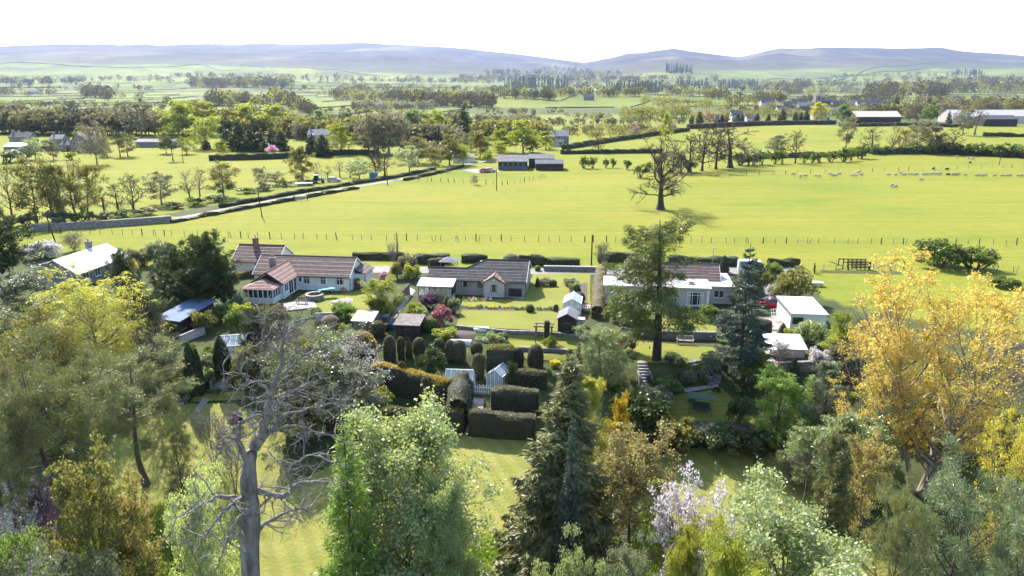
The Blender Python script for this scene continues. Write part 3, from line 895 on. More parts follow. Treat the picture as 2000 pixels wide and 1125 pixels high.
# ------------------------------------------------------------------ plant prototypes (shared mesh data)
PROTO = {}
def proto(name, geo, leaf, bark='bark'):
    wood, lv = geo
    allv = wood[0] if lv is None else np.concatenate([wood[0], lv[0]])
    x = np.abs(allv[:, :2]); H0 = float(np.percentile(allv[:, 2], 99.9)); W0 = 2 * float(np.percentile(np.hypot(allv[:, 0], allv[:, 1]), 97))
    wm = np_mesh('trunk', wood[0], quads=wood[1], mats=[M[bark]], smooth=True)
    lm = None if lv is None else np_mesh('crown', lv[0], quads=lv[1], mats=[LM(leaf)], rnd=lv[2])
    PROTO[name] = (wm, lm, H0, W0, wood, lv, bark, leaf)

def small_proto(name, geo, leaf, bark='bark'):
    """wood and leaves in one mesh, for trees too small in view to show parts"""
    wood, lv = geo
    V = wood[0]; Q = wood[1]; qm = np.zeros(len(Q), int); rnd = np.zeros(len(Q))
    if lv is not None:
        Q = np.concatenate([Q, lv[1] + len(V)]); V = np.concatenate([V, lv[0]])
        qm = np.concatenate([qm, np.ones(len(lv[1]), int)]); rnd = np.concatenate([rnd, lv[2]])
    H0 = float(np.percentile(V[:, 2], 99.9)); W0 = 2 * float(np.percentile(np.hypot(V[:, 0], V[:, 1]), 97))
    me = np_mesh(name, V, quads=Q, mats=[M[bark], LM(leaf)], qmat=qm, rnd=rnd)
    PROTO[name] = (me, 'one', H0, W0, wood, lv, bark, leaf)

_ORD = 'first second third fourth fifth sixth seventh eighth ninth tenth eleventh twelfth thirteenth fourteenth fifteenth sixteenth seventeenth eighteenth nineteenth twentieth'.split()
def nth(i):
    return _ORD[i] if i < 20 else ('thirtieth' if i == 29 else 'fortieth' if i == 39 else ['twenty', 'thirty', 'forty'][(i + 1) // 10 - 2] + '-' + _ORD[(i + 1) % 10 - 1])
_trng = random.Random(77)
def plant(sp, px, top, label, cat='tree', name='tree', base=None, y=None, w=None, h=None, rz=None, leaf=None, group=None,
          trunk='trunk', crown='crown', bark=None, tilt=0.0, dz=0.0):
    """stand a plant where the photograph shows its foot (base row or forward distance y), as tall as its top row says"""
    wm, lm, H0, W0 = PROTO[sp][:4]
    if y is None: p = G(px, base)
    else:
        u = (px - 1000) / F_PX
        tz = at_y(px, (top + (base or top)) / 2 if base else top, y)
        p = Vector((tz.x, y, gz(tz.x, y)))
    p.z += dz
    if h is None: h = at_y(px, top, p.y).z - p.z
    if y is not None and base is None:
        mid = p.z + h * 0.5                                  # keep the middle of the crown on the pixel column
        dep = p.y * _CP - (mid - CAM_Z) * _SP; p.x = (px - 1000) / F_PX * dep; p.z = gz(p.x, y) + dz
        h = at_y(px, top, y).z - p.z
    h = max(h, 0.3)
    d = p.y * _CP - (p.z + h * 0.5 - CAM_Z) * _SP
    wid = (w * d / F_PX) if w else W0 * h / H0
    if rz is None: rz = _trng.uniform(0, 2 * PI)
    sc = (wid / W0, wid / W0, h / H0)
    if lm == 'one':
        o = link(name, wm, None, p, rz)
        o.scale = sc
        if leaf or bark:
            for i, mm in enumerate((M[bark] if bark else None, LM(leaf) if leaf else None)):
                if mm: o.material_slots[i].link = 'OBJECT'; o.material_slots[i].material = mm
        return tag(o, label, cat, group)
    r = empty(name, p, rz, label, cat, group); r.scale = sc
    if tilt: r.rotation_euler = (0, tilt, rz)
    link(trunk, wm, r, mats=[M[bark]] if bark else None)
    if lm is not None: link(crown, lm, r, mats=[LM(leaf)] if leaf else None)
    return r

def hedge(pts, w, h, leaf, label, name='hedge', group=None, seed=1, core='hedge_core', cat='hedge', top_leaf=None, **k):
    c, lv = hedge_geo(pts, w, h, seed, **k)
    o = pts[0]; p = Vector((o[0], o[1], gz(o[0], o[1])))
    r = empty(name, p, 0, label, cat, group)
    off = np.array(p)
    link('branches', np_mesh('branches', c[0] - off, quads=c[1], mats=[M[core]], smooth=True), r)
    V, Q, rn = lv
    if top_leaf:                                             # golden and tawny top leaves, sunlight on the top put into their colour
        cz = V.reshape(-1, 4, 3).mean(1); hh = cz[:, 2] - ground_z(cz[:, 0], cz[:, 1])
        up = hh > np.percentile(hh, 98) - 0.36
        A = c[0][c[1]]; nz = unit(np.cross(A[:, 1] - A[:, 0], A[:, 3] - A[:, 0])); A = A[np.abs(nz[:, 2]) > 0.6]; rg = np.random.default_rng(seed)
        ar = np.linalg.norm(np.cross(A[:, 2] - A[:, 0], A[:, 3] - A[:, 1]), axis=1) / 2; N = int(min(ar.sum() * 170, 9000)); kk = rg.choice(len(A), N, p=ar / ar.sum())
        uu = rg.uniform(0, 1, (N, 1)); vv = rg.uniform(0, 1, (N, 1)); cc = (A[kk, 0] * (1 - uu) + A[kk, 1] * uu) * (1 - vv) + (A[kk, 3] * (1 - uu) + A[kk, 2] * uu) * vv
        cc[:, 2] += rg.uniform(0, 0.14, N); ex = leaf_quads(cc, 0.15, rg, 0.55, None, 1.2)
        V = np.concatenate([V, ex[0]]); rn = np.concatenate([rn, ex[2]]); up = np.concatenate([up, np.ones(N, bool)])
        k2 = np.repeat(up, 4)
        link('sunlit_top', np_mesh('sunlit_top', V[k2] - off, quads=np.arange(k2.sum()).reshape(-1, 4), mats=[LM(top_leaf)], rnd=rn[up]), r)
        V = V[~k2]; rn = rn[~up]; Q = np.arange(len(V)).reshape(-1, 4)
    link('foliage', np_mesh('foliage', V - off, quads=Q, mats=[LM(leaf)], rnd=rn), r)
    return r
# near, detailed species
proto('sycamore', grow(11, H=17, W=12, base=0.03, r0=0.3, shape='globe', n1=90, n2=8, n3=6, a1=(92, 50), l2=0.34, l3=0.42, leaves=76000, size=0.235, aspect=0.75, jit=0.42, upb=0.5, twig=False), 'sycamore', 'bark_grey')
proto('larch_young', conifer(12, H=14, W=5.5, base=0.03, whorls=46, per=6, droop=0.25, tip_up=0.3, leaves=20000, size=0.34, aspect=0.22, ragged=0.4, hang=0.45, r0=0.15, jit=0.1), 'larch_fresh', 'bark')
proto('spruce_big', conifer(13, H=20, W=9.5, base=0.02, whorls=42, per=8, droop=0.42, tip_up=0.30, leaves=56000, size=0.46, aspect=0.26, ragged=0.35, hang=0.5, r0=0.3), 'spruce', 'bark_dark')
proto('spruce_slim', conifer(14, H=12, W=4.4, base=0.05, whorls=36, per=7, droop=0.18, tip_up=0.18, leaves=15000, size=0.30, aspect=0.26, ragged=0.3, hang=0.18, r0=0.14), 'blue_dark', 'bark_dark')
proto('fir_tiers', conifer(15, H=13, W=6.0, base=0.06, whorls=20, per=6, droop=0.12, tip_up=0.10, leaves=16000, size=0.32, aspect=0.26, ragged=0.35, hang=0.16, r0=0.17), 'blue_dark', 'bark_dark')
proto('larch_old', conifer(16, H=16, W=9.5, base=0.24, whorls=17, per=4, droop=0.10, tip_up=0.05, leaves=24000, size=0.36, aspect=0.22, ragged=0.7, hang=0.8, r0=0.36, shape='dome', jit=0.16), 'larch', 'bark_dark')
proto('pine_tall', grow(17, H=19, W=9, base=0.42, r0=0.30, shape='top', n1=26, n2=7, n3=6, a1=(95, 40), a2=50, l2=0.42, l3=0.4, trop1=0.06, trop2=0.12, leaves=38000, size=0.28, aspect=0.18, jit=0.24, upb=0.8, twig=False, leaf_from=(3,), leaf_dir=True, lean=0.05), 'pine', 'bark')
proto('pine_bushy', grow(18, H=13, W=10, base=0.10, r0=0.28, shape='dome', n1=34, n2=7, n3=6, a1=(85, 30), a2=50, l2=0.45, l3=0.4, trop1=0.06, trop2=0.14, leaves=36000, size=0.30, aspect=0.16, jit=0.20, upb=0.6, twig=False, leaf_from=(3,), leaf_dir=True), 'pine_grey', 'bark')
proto('poplar', grow(19, H=20, W=11, base=0.10, r0=0.30, shape='flame', n1=24, n2=8, n3=6, a1=(45, 22), a2=38, a3=42, l2=0.42, l3=0.36, trop1=0.10, trop2=0.08, wig=0.07, leaves=26000, size=0.18, aspect=0.8, jit=0.2, upb=1.0, stems=3, twr=1.0, leaf_from=(3,)), 'gold', 'twig_pale')
proto('willow', grow(20, H=12, W=9, base=0.15, r0=0.26, shape='round', n1=34, n2=9, n3=8, a1=(70, 25), a2=60, a3=70, l2=0.5, l3=0.9, trop1=0.04, trop2=-0.30, leaves=30000, size=0.30, aspect=0.22, jit=0.12, upb=0.0, twig=False, leaf_from=(3,), leaf_dir=True, droop=0.6), 'willow', 'bark_grey')
proto('cherry', grow(21, H=10, W=6.5, base=0.22, r0=0.13, shape='top', n1=22, n2=8, n3=6, a1=(65, 28), a2=45, l2=0.45, l3=0.40, trop1=0.08, trop2=0.06, leaves=10000, size=0.18, aspect=0.9, jit=0.10, stems=2, leaf_from=(2, 3)), 'white', 'bark_dark')
proto('young_maple', grow(22, H=10, W=6.5, base=0.18, r0=0.13, shape='round', n1=28, n2=7, n3=5, a1=(75, 30), l2=0.42, l3=0.42, trop1=0.06, leaves=14000, size=0.165, aspect=0.7, jit=0.16, upb=0.7), 'bronze', 'bark')
proto('leafy', grow(23, H=11, W=9, base=0.08, r0=0.22, shape='dome', n1=44, n2=8, n3=6, a1=(85, 25), l2=0.42, l3=0.44, leaves=50000, size=0.175, aspect=0.65, jit=0.22, upb=0.8, twig=False), 'pale', 'bark_grey')
proto('leafy_b', grow(24, H=10, W=7, base=0.10, r0=0.18, shape='round', n1=36, n2=7, n3=5, a1=(80, 25), l2=0.42, l3=0.44, leaves=24000, size=0.21, aspect=0.6, jit=0.20, upb=0.5, twig=False), 'green', 'bark')
proto('weeping', grow(25, H=9, W=6, base=0.05, r0=0.16, shape='cone_round', n1=40, n2=8, n3=7, a1=(60, 20), a2=45, a3=50, l2=0.4, l3=0.6, trop1=0.05, trop2=-0.12, leaves=22000, size=0.26, aspect=0.25, jit=0.14, twig=False, leaf_from=(3,), leaf_dir=True, droop=0.4), 'grey_green', 'bark')
proto('bare_spread', grow(26, H=9, W=8, base=0.16, r0=0.17, shape='dome', n1=22, n2=9, n3=9, a1=(75, 25), a2=50, a3=48, l2=0.5, l3=0.5, wig=0.16, trop1=0.05, leaves=0, twr=1.3), 'tan', 'bark_grey')
proto('bare_blossom', grow(27, H=9, W=8, base=0.14, r0=0.16, shape='round', n1=24, n2=8, n3=8, a1=(78, 25), a2=50, l2=0.5, l3=0.5, wig=0.15, leaves=2600, size=0.15, aspect=0.8, jit=0.08), 'white', 'bark_grey')
proto('saplings', grow(28, H=7, W=4.5, base=0.25, r0=0.06, shape='flame', n1=14, n2=6, n3=4, a1=(35, 18), a2=35, l2=0.4, l3=0.4, wig=0.06, trop1=0.08, leaves=0, stems=5), 'tan', 'bark_grey')
proto('oak_field', grow(29, H=17, W=15, base=0.24, r0=0.75, shape='dome', n1=26, n2=10, n3=11, a1=(85, 18), a2=48, a3=46, l2=0.52, l3=0.46, wig=0.16, trop1=0.05, leaves=0, twr=2.6, trunk_top=0.85, gaps=0.25), 'tan', 'bark_dark')
proto('column', clipped(30, [(0.34, 0), (0.62, 0.8), (0.66, 2.2), (0.55, 3.6), (0.34, 4.7), (0.12, 5.35), (0.0, 5.5)], 5200, 0.15, 0.07), 'yew', 'hedge_core')
proto('dome_a', clipped(31, [(0.62, 0), (0.80, 0.5), (0.84, 1.5), (0.76, 2.4), (0.55, 3.0), (0.28, 3.28), (0.0, 3.35)], 2400, 0.12, 0.06), 'topiary', 'hedge_core')
proto('dome_b', clipped(32, [(0.60, 0), (0.72, 0.5), (0.76, 1.4), (0.74, 2.3), (0.60, 2.9), (0.36, 3.15), (0.0, 3.25)], 2400, 0.12, 0.09, 0.85), 'topiary', 'hedge_core')
proto('ball', clipped(33, [(0.45, 0), (0.85, 0.25), (1.0, 0.7), (0.95, 1.1), (0.7, 1.45), (0.35, 1.62), (0.0, 1.66)], 1600, 0.13, 0.07), 'topiary', 'hedge_core')
proto('cone', clipped(34, [(0.7, 0), (0.82, 0.3), (0.72, 0.9), (0.5, 1.6), (0.26, 2.15), (0.1, 2.42), (0.0, 2.5)], 1800, 0.12, 0.06), 'topiary', 'hedge_core')
proto('thuja', grow(35, H=9, W=6.5, base=0.02, r0=0.2, shape='dome', n1=60, n2=8, n3=5, a1=(60, 15), a2=40, l2=0.36, l3=0.4, trop1=0.06, trop2=0.08, leaves=24000, size=0.30, aspect=0.32, jit=0.16, upb=0.2, twig=False, leaf_dir=True), 'dark', 'bark_dark')
proto('bush_a', shrub(41, (1.5, 1.5, 1.4), 2600, 0.22, 30), 'green', 'bark')
proto('bush_b', shrub(42, (1.5, 1.4, 1.2), 2600, 0.20, 24, lump=0.5), 'green', 'bark')
proto('bush_c', shrub(43, (1.4, 1.5, 1.6), 2600, 0.20, 38, lump=0.3), 'green', 'bark')
proto('bush_small', shrub(44, (0.6, 0.6, 0.5), 420, 0.14, 14, lump=0.4, stems=4), 'green', 'bark')
proto('twiggy', grow(45, H=4, W=4, base=0.08, r0=0.06, shape='round', n1=16, n2=7, n3=6, a1=(60, 25), l2=0.5, l3=0.5, wig=0.14, leaves=1500, size=0.13, jit=0.1, stems=4, twr=0.9), 'olive', 'bark_grey')
# field and woodland trees: one mesh each
def _mid(i, **k):
    d = dict(H=15, W=12, base=0.18, r0=0.32, n1=20, n2=6, n3=4, leaves=5200, size=0.66, aspect=0.7, jit=0.55, upb=0.6, sides=(6, 4, 3, 3), twig=False)
    d.update(k); return grow(i, **d)
for _i in range(3):
    small_proto('m_round%d' % _i, _mid(50 + _i, shape='dome', a1=(85, 20), W=12 + _i), 'olive', 'bark_grey')
    small_proto('m_half%d' % _i, _mid(60 + _i, shape='round', leaves=4200, size=0.52, twig=True, n2=7, n3=6, twr=2.2, sides=(6, 3, 3, 3)), 'tan', 'bark_grey')
    small_proto('m_bare%d' % _i, _mid(70 + _i, shape='dome', leaves=0, twig=True, n1=20, n2=8, n3=8, a1=(75, 18), l2=0.5, l3=0.5, wig=0.15, twr=3.8, sides=(6, 4, 3, 3), gaps=0.2, r0=0.45), 'tan', 'bark_dark')
    small_proto('m_tall%d' % _i, _mid(80 + _i, shape='flame', leaves=420, size=0.4, twig=True, W=9, n2=6, n3=5, a1=(50, 20), a2=35, wig=0.10, trop1=0.06, twr=2.4, sides=(6, 4, 3, 3), lean=0.08 * (_i - 1)), 'tan', 'bark')
    small_proto('m_bush%d' % _i, shrub(90 + _i, (2.2, 2.2, 2.0), 520, 0.5, 16, lump=0.5), 'hawthorn', 'bark')
small_proto('m_spruce', conifer(96, H=16, W=6.5, whorls=18, per=6, leaves=1800, size=1.0, aspect=0.4, sides=5, jit=0.25), 'dark', 'bark_dark')
small_proto('m_cypress', conifer(97, H=12, W=5.5, base=0.02, whorls=18, per=7, droop=0.1, tip_up=0.3, leaves=2200, size=0.8, aspect=0.5, sides=5, jit=0.25, shape='cone_round', ragged=0.15, hang=0.1), 'dark', 'bark_dark')
small_proto('m_pine', _mid(98, shape='top', base=0.5, H=16, W=10, leaves=1500, size=0.7, aspect=0.4, leaf_from=(3,), n1=14), 'yew', 'bark')
# ------------------------------------------------------------------ building kit (local frame: x along the front, y to the back, z up)
def courses(roof, A, B, C, D, n, tile, lap=0.055, name='tile_course'):
    """tile courses laid up a slope: A, B lower edge (left, right), C, D upper edge (right, left)"""
    A, B, C, D = (Vector(p) for p in (A, B, C, D))
    nrm = (B - A).cross(D - A).normalized()
    if nrm.z < 0: nrm = -nrm
    for i in range(n):
        t0 = i / n; t1 = min(1.0, (i + 1.12) / n)
        a = A.lerp(D, t0) + nrm * lap; b = B.lerp(C, t0) + nrm * lap; c = B.lerp(C, t1) + nrm * 0.004; d = A.lerp(D, t1) + nrm * 0.004
        tl = M.get(tile.name + '_worn', tile) if i % 2 else tile
        MB().slab([a, b, c, d], 0.03).obj(name, tl, roof)

def deck(roof_parent, polys, matl, t=0.10, name='roof'):
    mb = MB()
    for p in polys: mb.slab(p, t)
    return mb.obj(name, matl, roof_parent)

def gable_x(par, x0, x1, y0, y1, ze, zr, tile, n=14, over=0.3, nb=3, ridge=True, fascia='white_paint'):
    """pitched roof with its ridge along x"""
    ym = (y0 + y1) / 2; s = (zr - ze) / (ym - y0); a = y0 - over; b = y1 + over; zl = ze - over * s
    xl, xr = x0 - 0.2, x1 + 0.2
    r = deck(par, [[(xl, a, zl), (xr, a, zl), (xr, ym, zr), (xl, ym, zr)], [(xr, b, zl), (xl, b, zl), (xl, ym, zr), (xr, ym, zr)]], tile)
    courses(r, (xl, a, zl), (xr, a, zl), (xr, ym, zr), (xl, ym, zr), n, tile)
    courses(r, (xr, b, zl), (xl, b, zl), (xl, ym, zr), (xr, ym, zr), nb, tile)
    if ridge: MB().tube([(xl, ym, zr + 0.03), (xr, ym, zr + 0.03)], 0.11, 8).obj('ridge_tiles', tile, r)
    MB().beam((xl, a - 0.05, zl - 0.06), (xr, a - 0.05, zl - 0.06), 0.10, 0.10).obj('gutter', M['black_metal'], r)
    for x in (xl - 0.03, xr + 0.03):
        for e in (a, b): MB().beam((x, e, zl - 0.05), (x, ym, zr - 0.05), 0.05, 0.18).obj('bargeboard', M[fascia], r)
    return r

def gable_y(par, x0, x1, y0, y1, ze, zr, tile, n=10, over=0.25, fascia='white_paint', nl=None, front_over=0.25):
    """pitched roof with its ridge along y, gable towards the front"""
    xm = (x0 + x1) / 2; s = (zr - ze) / (xm - x0); a = x0 - over; b = x1 + over; zl = ze - over * s
    yf = y0 - front_over; yb = y1
    r = deck(par, [[(a, yb, zl), (a, yf, zl), (xm, yf, zr), (xm, yb, zr)], [(b, yf, zl), (b, yb, zl), (xm, yb, zr), (xm, yf, zr)]], tile)
    courses(r, (b, yf, zl), (b, yb, zl), (xm, yb, zr), (xm, yf, zr), n, tile)
    courses(r, (a, yb, zl), (a, yf, zl), (xm, yf, zr), (xm, yb, zr), nl or n, tile)
    MB().tube([(xm, yf, zr + 0.03), (xm, yb, zr + 0.03)], 0.10, 8).obj('ridge_tiles', tile, r)
    for e in (a, b): MB().beam((e, yf - 0.03, zl - 0.05), (xm, yf - 0.03, zr - 0.05), 0.05, 0.18).obj('bargeboard', M[fascia], r)
    return r

def window(par, x, y, z, w, h, face='front', mull=1, frame='white_paint', glass='window_glass', name='window', transom=0, curtain=False):
    """window set on a wall: face front (-y) or right (+x); x, y on the wall plane, z of the sill"""
    def mp(u, dpt, v):
        if face == 'front': return (x + u, y - dpt, z + v)
        if face == 'right': return (x + dpt, y + u, z + v)
        return (x - dpt, y - u, z + v)
    def bx(u0, u1, d0, d1, v0, v1, mb):
        P0 = mp(u0, d0, v0); P1 = mp(u1, d1, v1)
        mb.box(min(P0[0], P1[0]), max(P0[0], P1[0]), min(P0[1], P1[1]), max(P0[1], P1[1]), P0[2], P1[2])
    t = 0.06; fr = MB()
    bx(-w / 2, w / 2, 0.0, 0.05, 0, t, fr); bx(-w / 2, w / 2, 0.0, 0.05, h - t, h, fr)
    bx(-w / 2, -w / 2 + t, 0.0, 0.048, t, h - t, fr); bx(w / 2 - t, w / 2, 0.0, 0.048, t, h - t, fr)
    for i in range(mull):
        u = -w / 2 + w * (i + 1) / (mull + 1); bx(u - t / 2, u + t / 2, 0.0, 0.046, t, h - t, fr)
    if transom: bx(-w / 2 + t, w / 2 - t, 0.0, 0.044, h * transom, h * transom + 0.05, fr)
    f = fr.obj(name, M[frame], par)
    k = mull + 1
    for i in range(k):
        g = MB(); u0 = -w / 2 + w * i / k; bx(u0 + t / 2, u0 + w / k - t / 2, 0.004, 0.012, t, h - t, g)
        g.obj('pane', M[glass], f)
    if curtain:
        for u0, u1 in ((-w / 2 + t, -w / 2 + w * 0.22), (w / 2 - w * 0.22, w / 2 - t)):
            g = MB(); bx(u0, u1, 0.013, 0.02, t, h - t, g); g.obj('curtain', M['curtain'], f)
    sl = MB(); bx(-w / 2 - 0.06, w / 2 + 0.06, 0.0, 0.11, -0.06, -0.002, sl); sl.obj('sill', M['paving'] if frame != 'white_paint' else M['white_paint'], f)
    return f

def chimney(par, x, y, z0, z1, w=0.75, d=0.5, matl='stone', pots=2):
    c = MB().box(x - w / 2, x + w / 2, y - d / 2, y + d / 2, z0, z1).box(x - w / 2 - 0.06, x + w / 2 + 0.06, y - d / 2 - 0.06, y + d / 2 + 0.06, z1, z1 + 0.1).obj('chimney', M[matl], par)
    for i in range(pots):
        MB().lathe([(0.11, 0), (0.09, 0.35), (0.11, 0.38)], 8, (x + (i - (pots - 1) / 2) * 0.32, y, z1 + 0.1)).obj('chimney_pot', M['terracotta'], c)
    return c

def gable_wall(mb, x0, x1, y0, y1, ze, zr, axis):
    """walls up to a gable, closed block"""
    z0 = -0.5
    if axis == 'x': return mb.prism([(y0, z0), (y1, z0), (y1, ze), ((y0 + y1) / 2, zr - 0.13), (y0, ze)], x1 - x0, 'x', (x0, 0, 0))
    return mb.prism([(x0, z0), (x1, z0), (x1, ze), ((x0 + x1) / 2, zr - 0.13), (x0, ze)], y1 - y0, 'y', (0, y0, 0))

RZ = RAD(-7)
# ---- white bungalow with brown tiles
hb = empty('bungalow', (-24.2, 102.75, 0), RZ, 'white bungalow with long brown tiled roof and red tiled front wing', 'bungalow')
w_ = MB(); gable_wall(w_, -14.8, 0, 0, 6.6, 2.4, 4.4, 'x'); w_.obj('wall', M['white_render'], hb)
gable_x(hb, -14.8, 0, 0, 6.6, 2.4, 4.42, M['brown_tile'], 10)
w_ = MB(); gable_wall(w_, -12.7, -8.1, -4.9, 0.02, 2.4, 3.9, 'y'); w_.obj('wing_wall', M['white_render'], hb)
gable_y(hb, -12.7, -8.1, -4.9, 3.0, 2.4, 3.9, M['red_tile'], 9, fascia='dark_timber')
MB().prism([(-12.4, 2.35), (-8.4, 2.35), (-10.4, 3.62)], 0.03, 'y', (0, -4.95, 0)).obj('gable_boarding', M['dark_timber'], hb)
# side porch on the right gable
MB().box(0.003, 1.6, 2.4, 6.3, -0.5, 2.15).obj('porch_wall', M['white_render'], hb)
pr = deck(hb, [[(1.85, 2.2, 2.1), (1.85, 6.5, 2.1), (0.0, 6.5, 2.9), (0.0, 2.2, 2.9)]], M['brown_tile'], 0.08, 'porch_roof')
courses(pr, (1.85, 2.2, 2.1), (1.85, 6.5, 2.1), (0.0, 6.5, 2.9), (0.0, 2.2, 2.9), 6, M['brown_tile'])
MB().prism([(0.02, 2.15), (1.6, 2.15), (0.02, 2.85)], 0.04, 'y', (0, 2.34, 0)).obj('gable_boarding', M['dark_timber'], hb)
MB().lathe([(0.42, 0), (0.42, 1.3), (0.36, 1.45), (0.0, 1.5)], 14, (0.55, 1.9, 0)).obj('water_butt', M['brown_timber'], hb)
for x_, y_ in ((0.07, 0.1), (1.68, 2.3)): MB().tube([(x_, y_, 2.15), (x_, y_, 0.0)], 0.045, 6).obj('drainpipe', M['black_metal'], hb)
for x_, w2 in ((-6.6, 1.3), (-4.05, 1.05), (-1.5, 1.5)): window(hb, x_, 0, 0.95, w2, 1.15, mull=1, transom=0.7, curtain=True)
window(hb, -7.6, 0.0, 1.2, 0.5, 0.8, mull=0)
MB().lathe([(0.36, 0), (0.4, 0.3), (0.3, 0.6)], 10, (-0.9, -0.3, 0)).obj('planter', M['terracotta'], hb)
window(hb, -8.1, -0.9, 0.15, 0.9, 1.95, 'right', 0, name='patio_door')
window(hb, -8.1, -2.3, 0.15, 1.5, 1.95, 'right', 1, name='patio_door')
window(hb, -8.1, -3.9, 0.9, 1.2, 1.15, 'right', 1)
chimney(hb, -12.2, 1.0, 2.5, 4.5, 0.8, 0.6, 'stone', 2)
# sun room with hipped roof in front of the wing
MB().box(-12.9, -8.5, -7.4, -4.96, -0.6, 0.75).obj('dwarf_wall', M['white_render'], hb)
for i in range(6):
    window(hb, -12.9 + 0.40 + i * 0.72, -7.4, 0.78, 0.68, 1.25, mull=0, name='sun_room_window', glass='clear_glass' if False else 'window_glass')
for i in range(3): window(hb, -8.5, -7.05 + i * 0.75, 0.78, 0.70, 1.25, 'right', 0, name='sun_room_window')
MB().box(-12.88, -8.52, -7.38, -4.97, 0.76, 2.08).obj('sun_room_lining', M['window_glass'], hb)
hr = MB(); ap = (-10.7, -5.6, 3.0); ap2 = (-10.7, -4.6, 3.0)
e1, e2, e3, e4 = (-13.15, -7.65, 2.08), (-8.25, -7.65, 2.08), (-8.25, -4.6, 2.08), (-13.15, -4.6, 2.08)
hr.add([e1, e2, e3, e4, ap, ap2], [(0, 1, 4), (1, 2, 5, 4), (3, 0, 4, 5), (0, 3, 2, 1), (2, 3, 5)])
hro = hr.obj('sun_room_roof', M['red_tile'], hb)
courses(hro, e1, e2, ap, ap, 7, M['red_tile']); courses(hro, e2, e3, ap2, ap, 7, M['red_tile']); courses(hro, e4, e1, ap, ap2, 7, M['red_tile'])

# ---- cream house behind the white bungalow
hc = empty('bungalow', (-37.6, 111.4, 0), RZ, 'cream house with dark tiled roof and chimney behind the tall dark evergreens', 'house')
w_ = MB(); gable_wall(w_, -7.5, 0, 0, 6, 2.5, 4.4, 'x'); w_.obj('wall', M['cream_render'], hc)
gable_x(hc, -7.5, 0, 0, 6, 2.5, 4.42, M['brown_tile'], 11)
chimney(hc, -4.6, 2.6, 3.5, 5.6, 0.6, 0.9, 'brick', 1)
window(hc, -3.3, 0, 0.9, 1.1, 1.25, mull=0); window(hc, -1.3, 0, 0.9, 1.2, 1.2, mull=1)

# ---- grey bungalow in the middle
hd = empty('bungalow', (1.9, 99.85, 0), RZ, 'grey rendered bungalow with dark tiled roof and small front gable', 'bungalow')
w_ = MB(); gable_wall(w_, -7.2, 0, 0, 8.0, 2.4, 4.45, 'x'); w_.box(-14.3, -7.19, 0, 4.3, -0.5, 2.4); w_.obj('wall', M['grey_render'], hd)
s_ = (4.45 - 2.4) / 4.0; zl = 2.4 - 0.3 * s_
rd = deck(hd, [[(-14.5, -0.3, zl), (0.2, -0.3, zl), (0.2, 2.15, 3.5), (-14.5, 2.15, 3.5)], [(-9.0, 2.15, 3.5), (0.2, 2.15, 3.5), (0.2, 4.0, 4.45), (-6.1, 4.0, 4.45)],
               [(0.2, 8.3, zl), (-6.1, 8.3, zl), (-6.1, 4.0, 4.45), (0.2, 4.0, 4.45)], [(-9.3, 4.6, zl), (-14.5, 4.6, zl), (-14.5, 2.15, 3.5), (-9.0, 2.15, 3.5)],
               [(-6.1, 8.3, zl), (-9.3, 4.6, zl), (-9.0, 2.15, 3.5), (-6.1, 4.0, 4.45)]], M['dark_tile'], 0.08)
courses(rd, (-14.5, -0.3, zl), (0.2, -0.3, zl), (0.2, 2.15, 3.5), (-14.5, 2.15, 3.5), 9, M['dark_tile'])
courses(rd, (-9.0, 2.15, 3.5), (0.2, 2.15, 3.5), (0.2, 4.0, 4.45), (-6.1, 4.0, 4.45), 7, M['dark_tile'])
courses(rd, (0.2, 8.3, zl), (-6.1, 8.3, zl), (-6.1, 4.0, 4.45), (0.2, 4.0, 4.45), 6, M['dark_tile'])
MB().tube([(-6.1, 4.0, 4.48), (0.2, 4.0, 4.48)], 0.11, 8).tube([(-6.1, 4.0, 4.48), (-9.0, 2.15, 3.53)], 0.10, 8).tube([(-9.0, 2.15, 3.53), (-14.5, 2.15, 3.53)], 0.11, 8).obj('ridge_tiles', M['dark_tile'], rd)
MB().beam((-14.5, -0.35, zl - 0.06), (0.2, -0.35, zl - 0.06), 0.1, 0.1).obj('gutter', M['black_metal'], rd)
for y_ in (-0.3, 8.3): MB().beam((0.23, y_, zl - 0.03), (0.23, 4, 4.42), 0.05, 0.16).obj('bargeboard', M['white_paint'], rd)
w_ = MB(); gable_wall(w_, -6.0, -3.0, -0.6, 0.02, 2.25, 3.2, 'y'); w_.obj('porch_wall', M['pale_render'], hd)
gable_y(hd, -6.0, -3.0, -0.6, 1.6, 2.25, 3.22, M['red_tile'], 6, fascia='dark_timber')
window(hd, -4.5, -0.6, 0.85, 0.95, 1.0, mull=1, frame='dark_timber', curtain=True)
MB().ball((-4.5, -0.62, 2.5), (0.10, 0.06, 0.10)).obj('lamp', M['white_paint'], hd)
window(hd, -8.8, 0, 1.25, 1.1, 0.85, mull=1, frame='dark_timber', curtain=True)
window(hd, -6.6, 0, 1.15, 0.75, 0.9, mull=0, frame='dark_timber')
window(hd, 0.0, 1.0, 0.9, 0.6, 1.0, 'right', 0, frame='dark_timber')
for x_, y_ in ((-2.9, -0.05), (0.06, 0.3)): MB().tube([(x_, y_, 2.2), (x_, y_, 0)], 0.04, 6).obj('drainpipe', M['black_metal'], hd)
MB().box(-2.4, -0.5, -0.18, -0.003, 0.0, 1.25).obj('log_store', M['dark_timber'], hd)
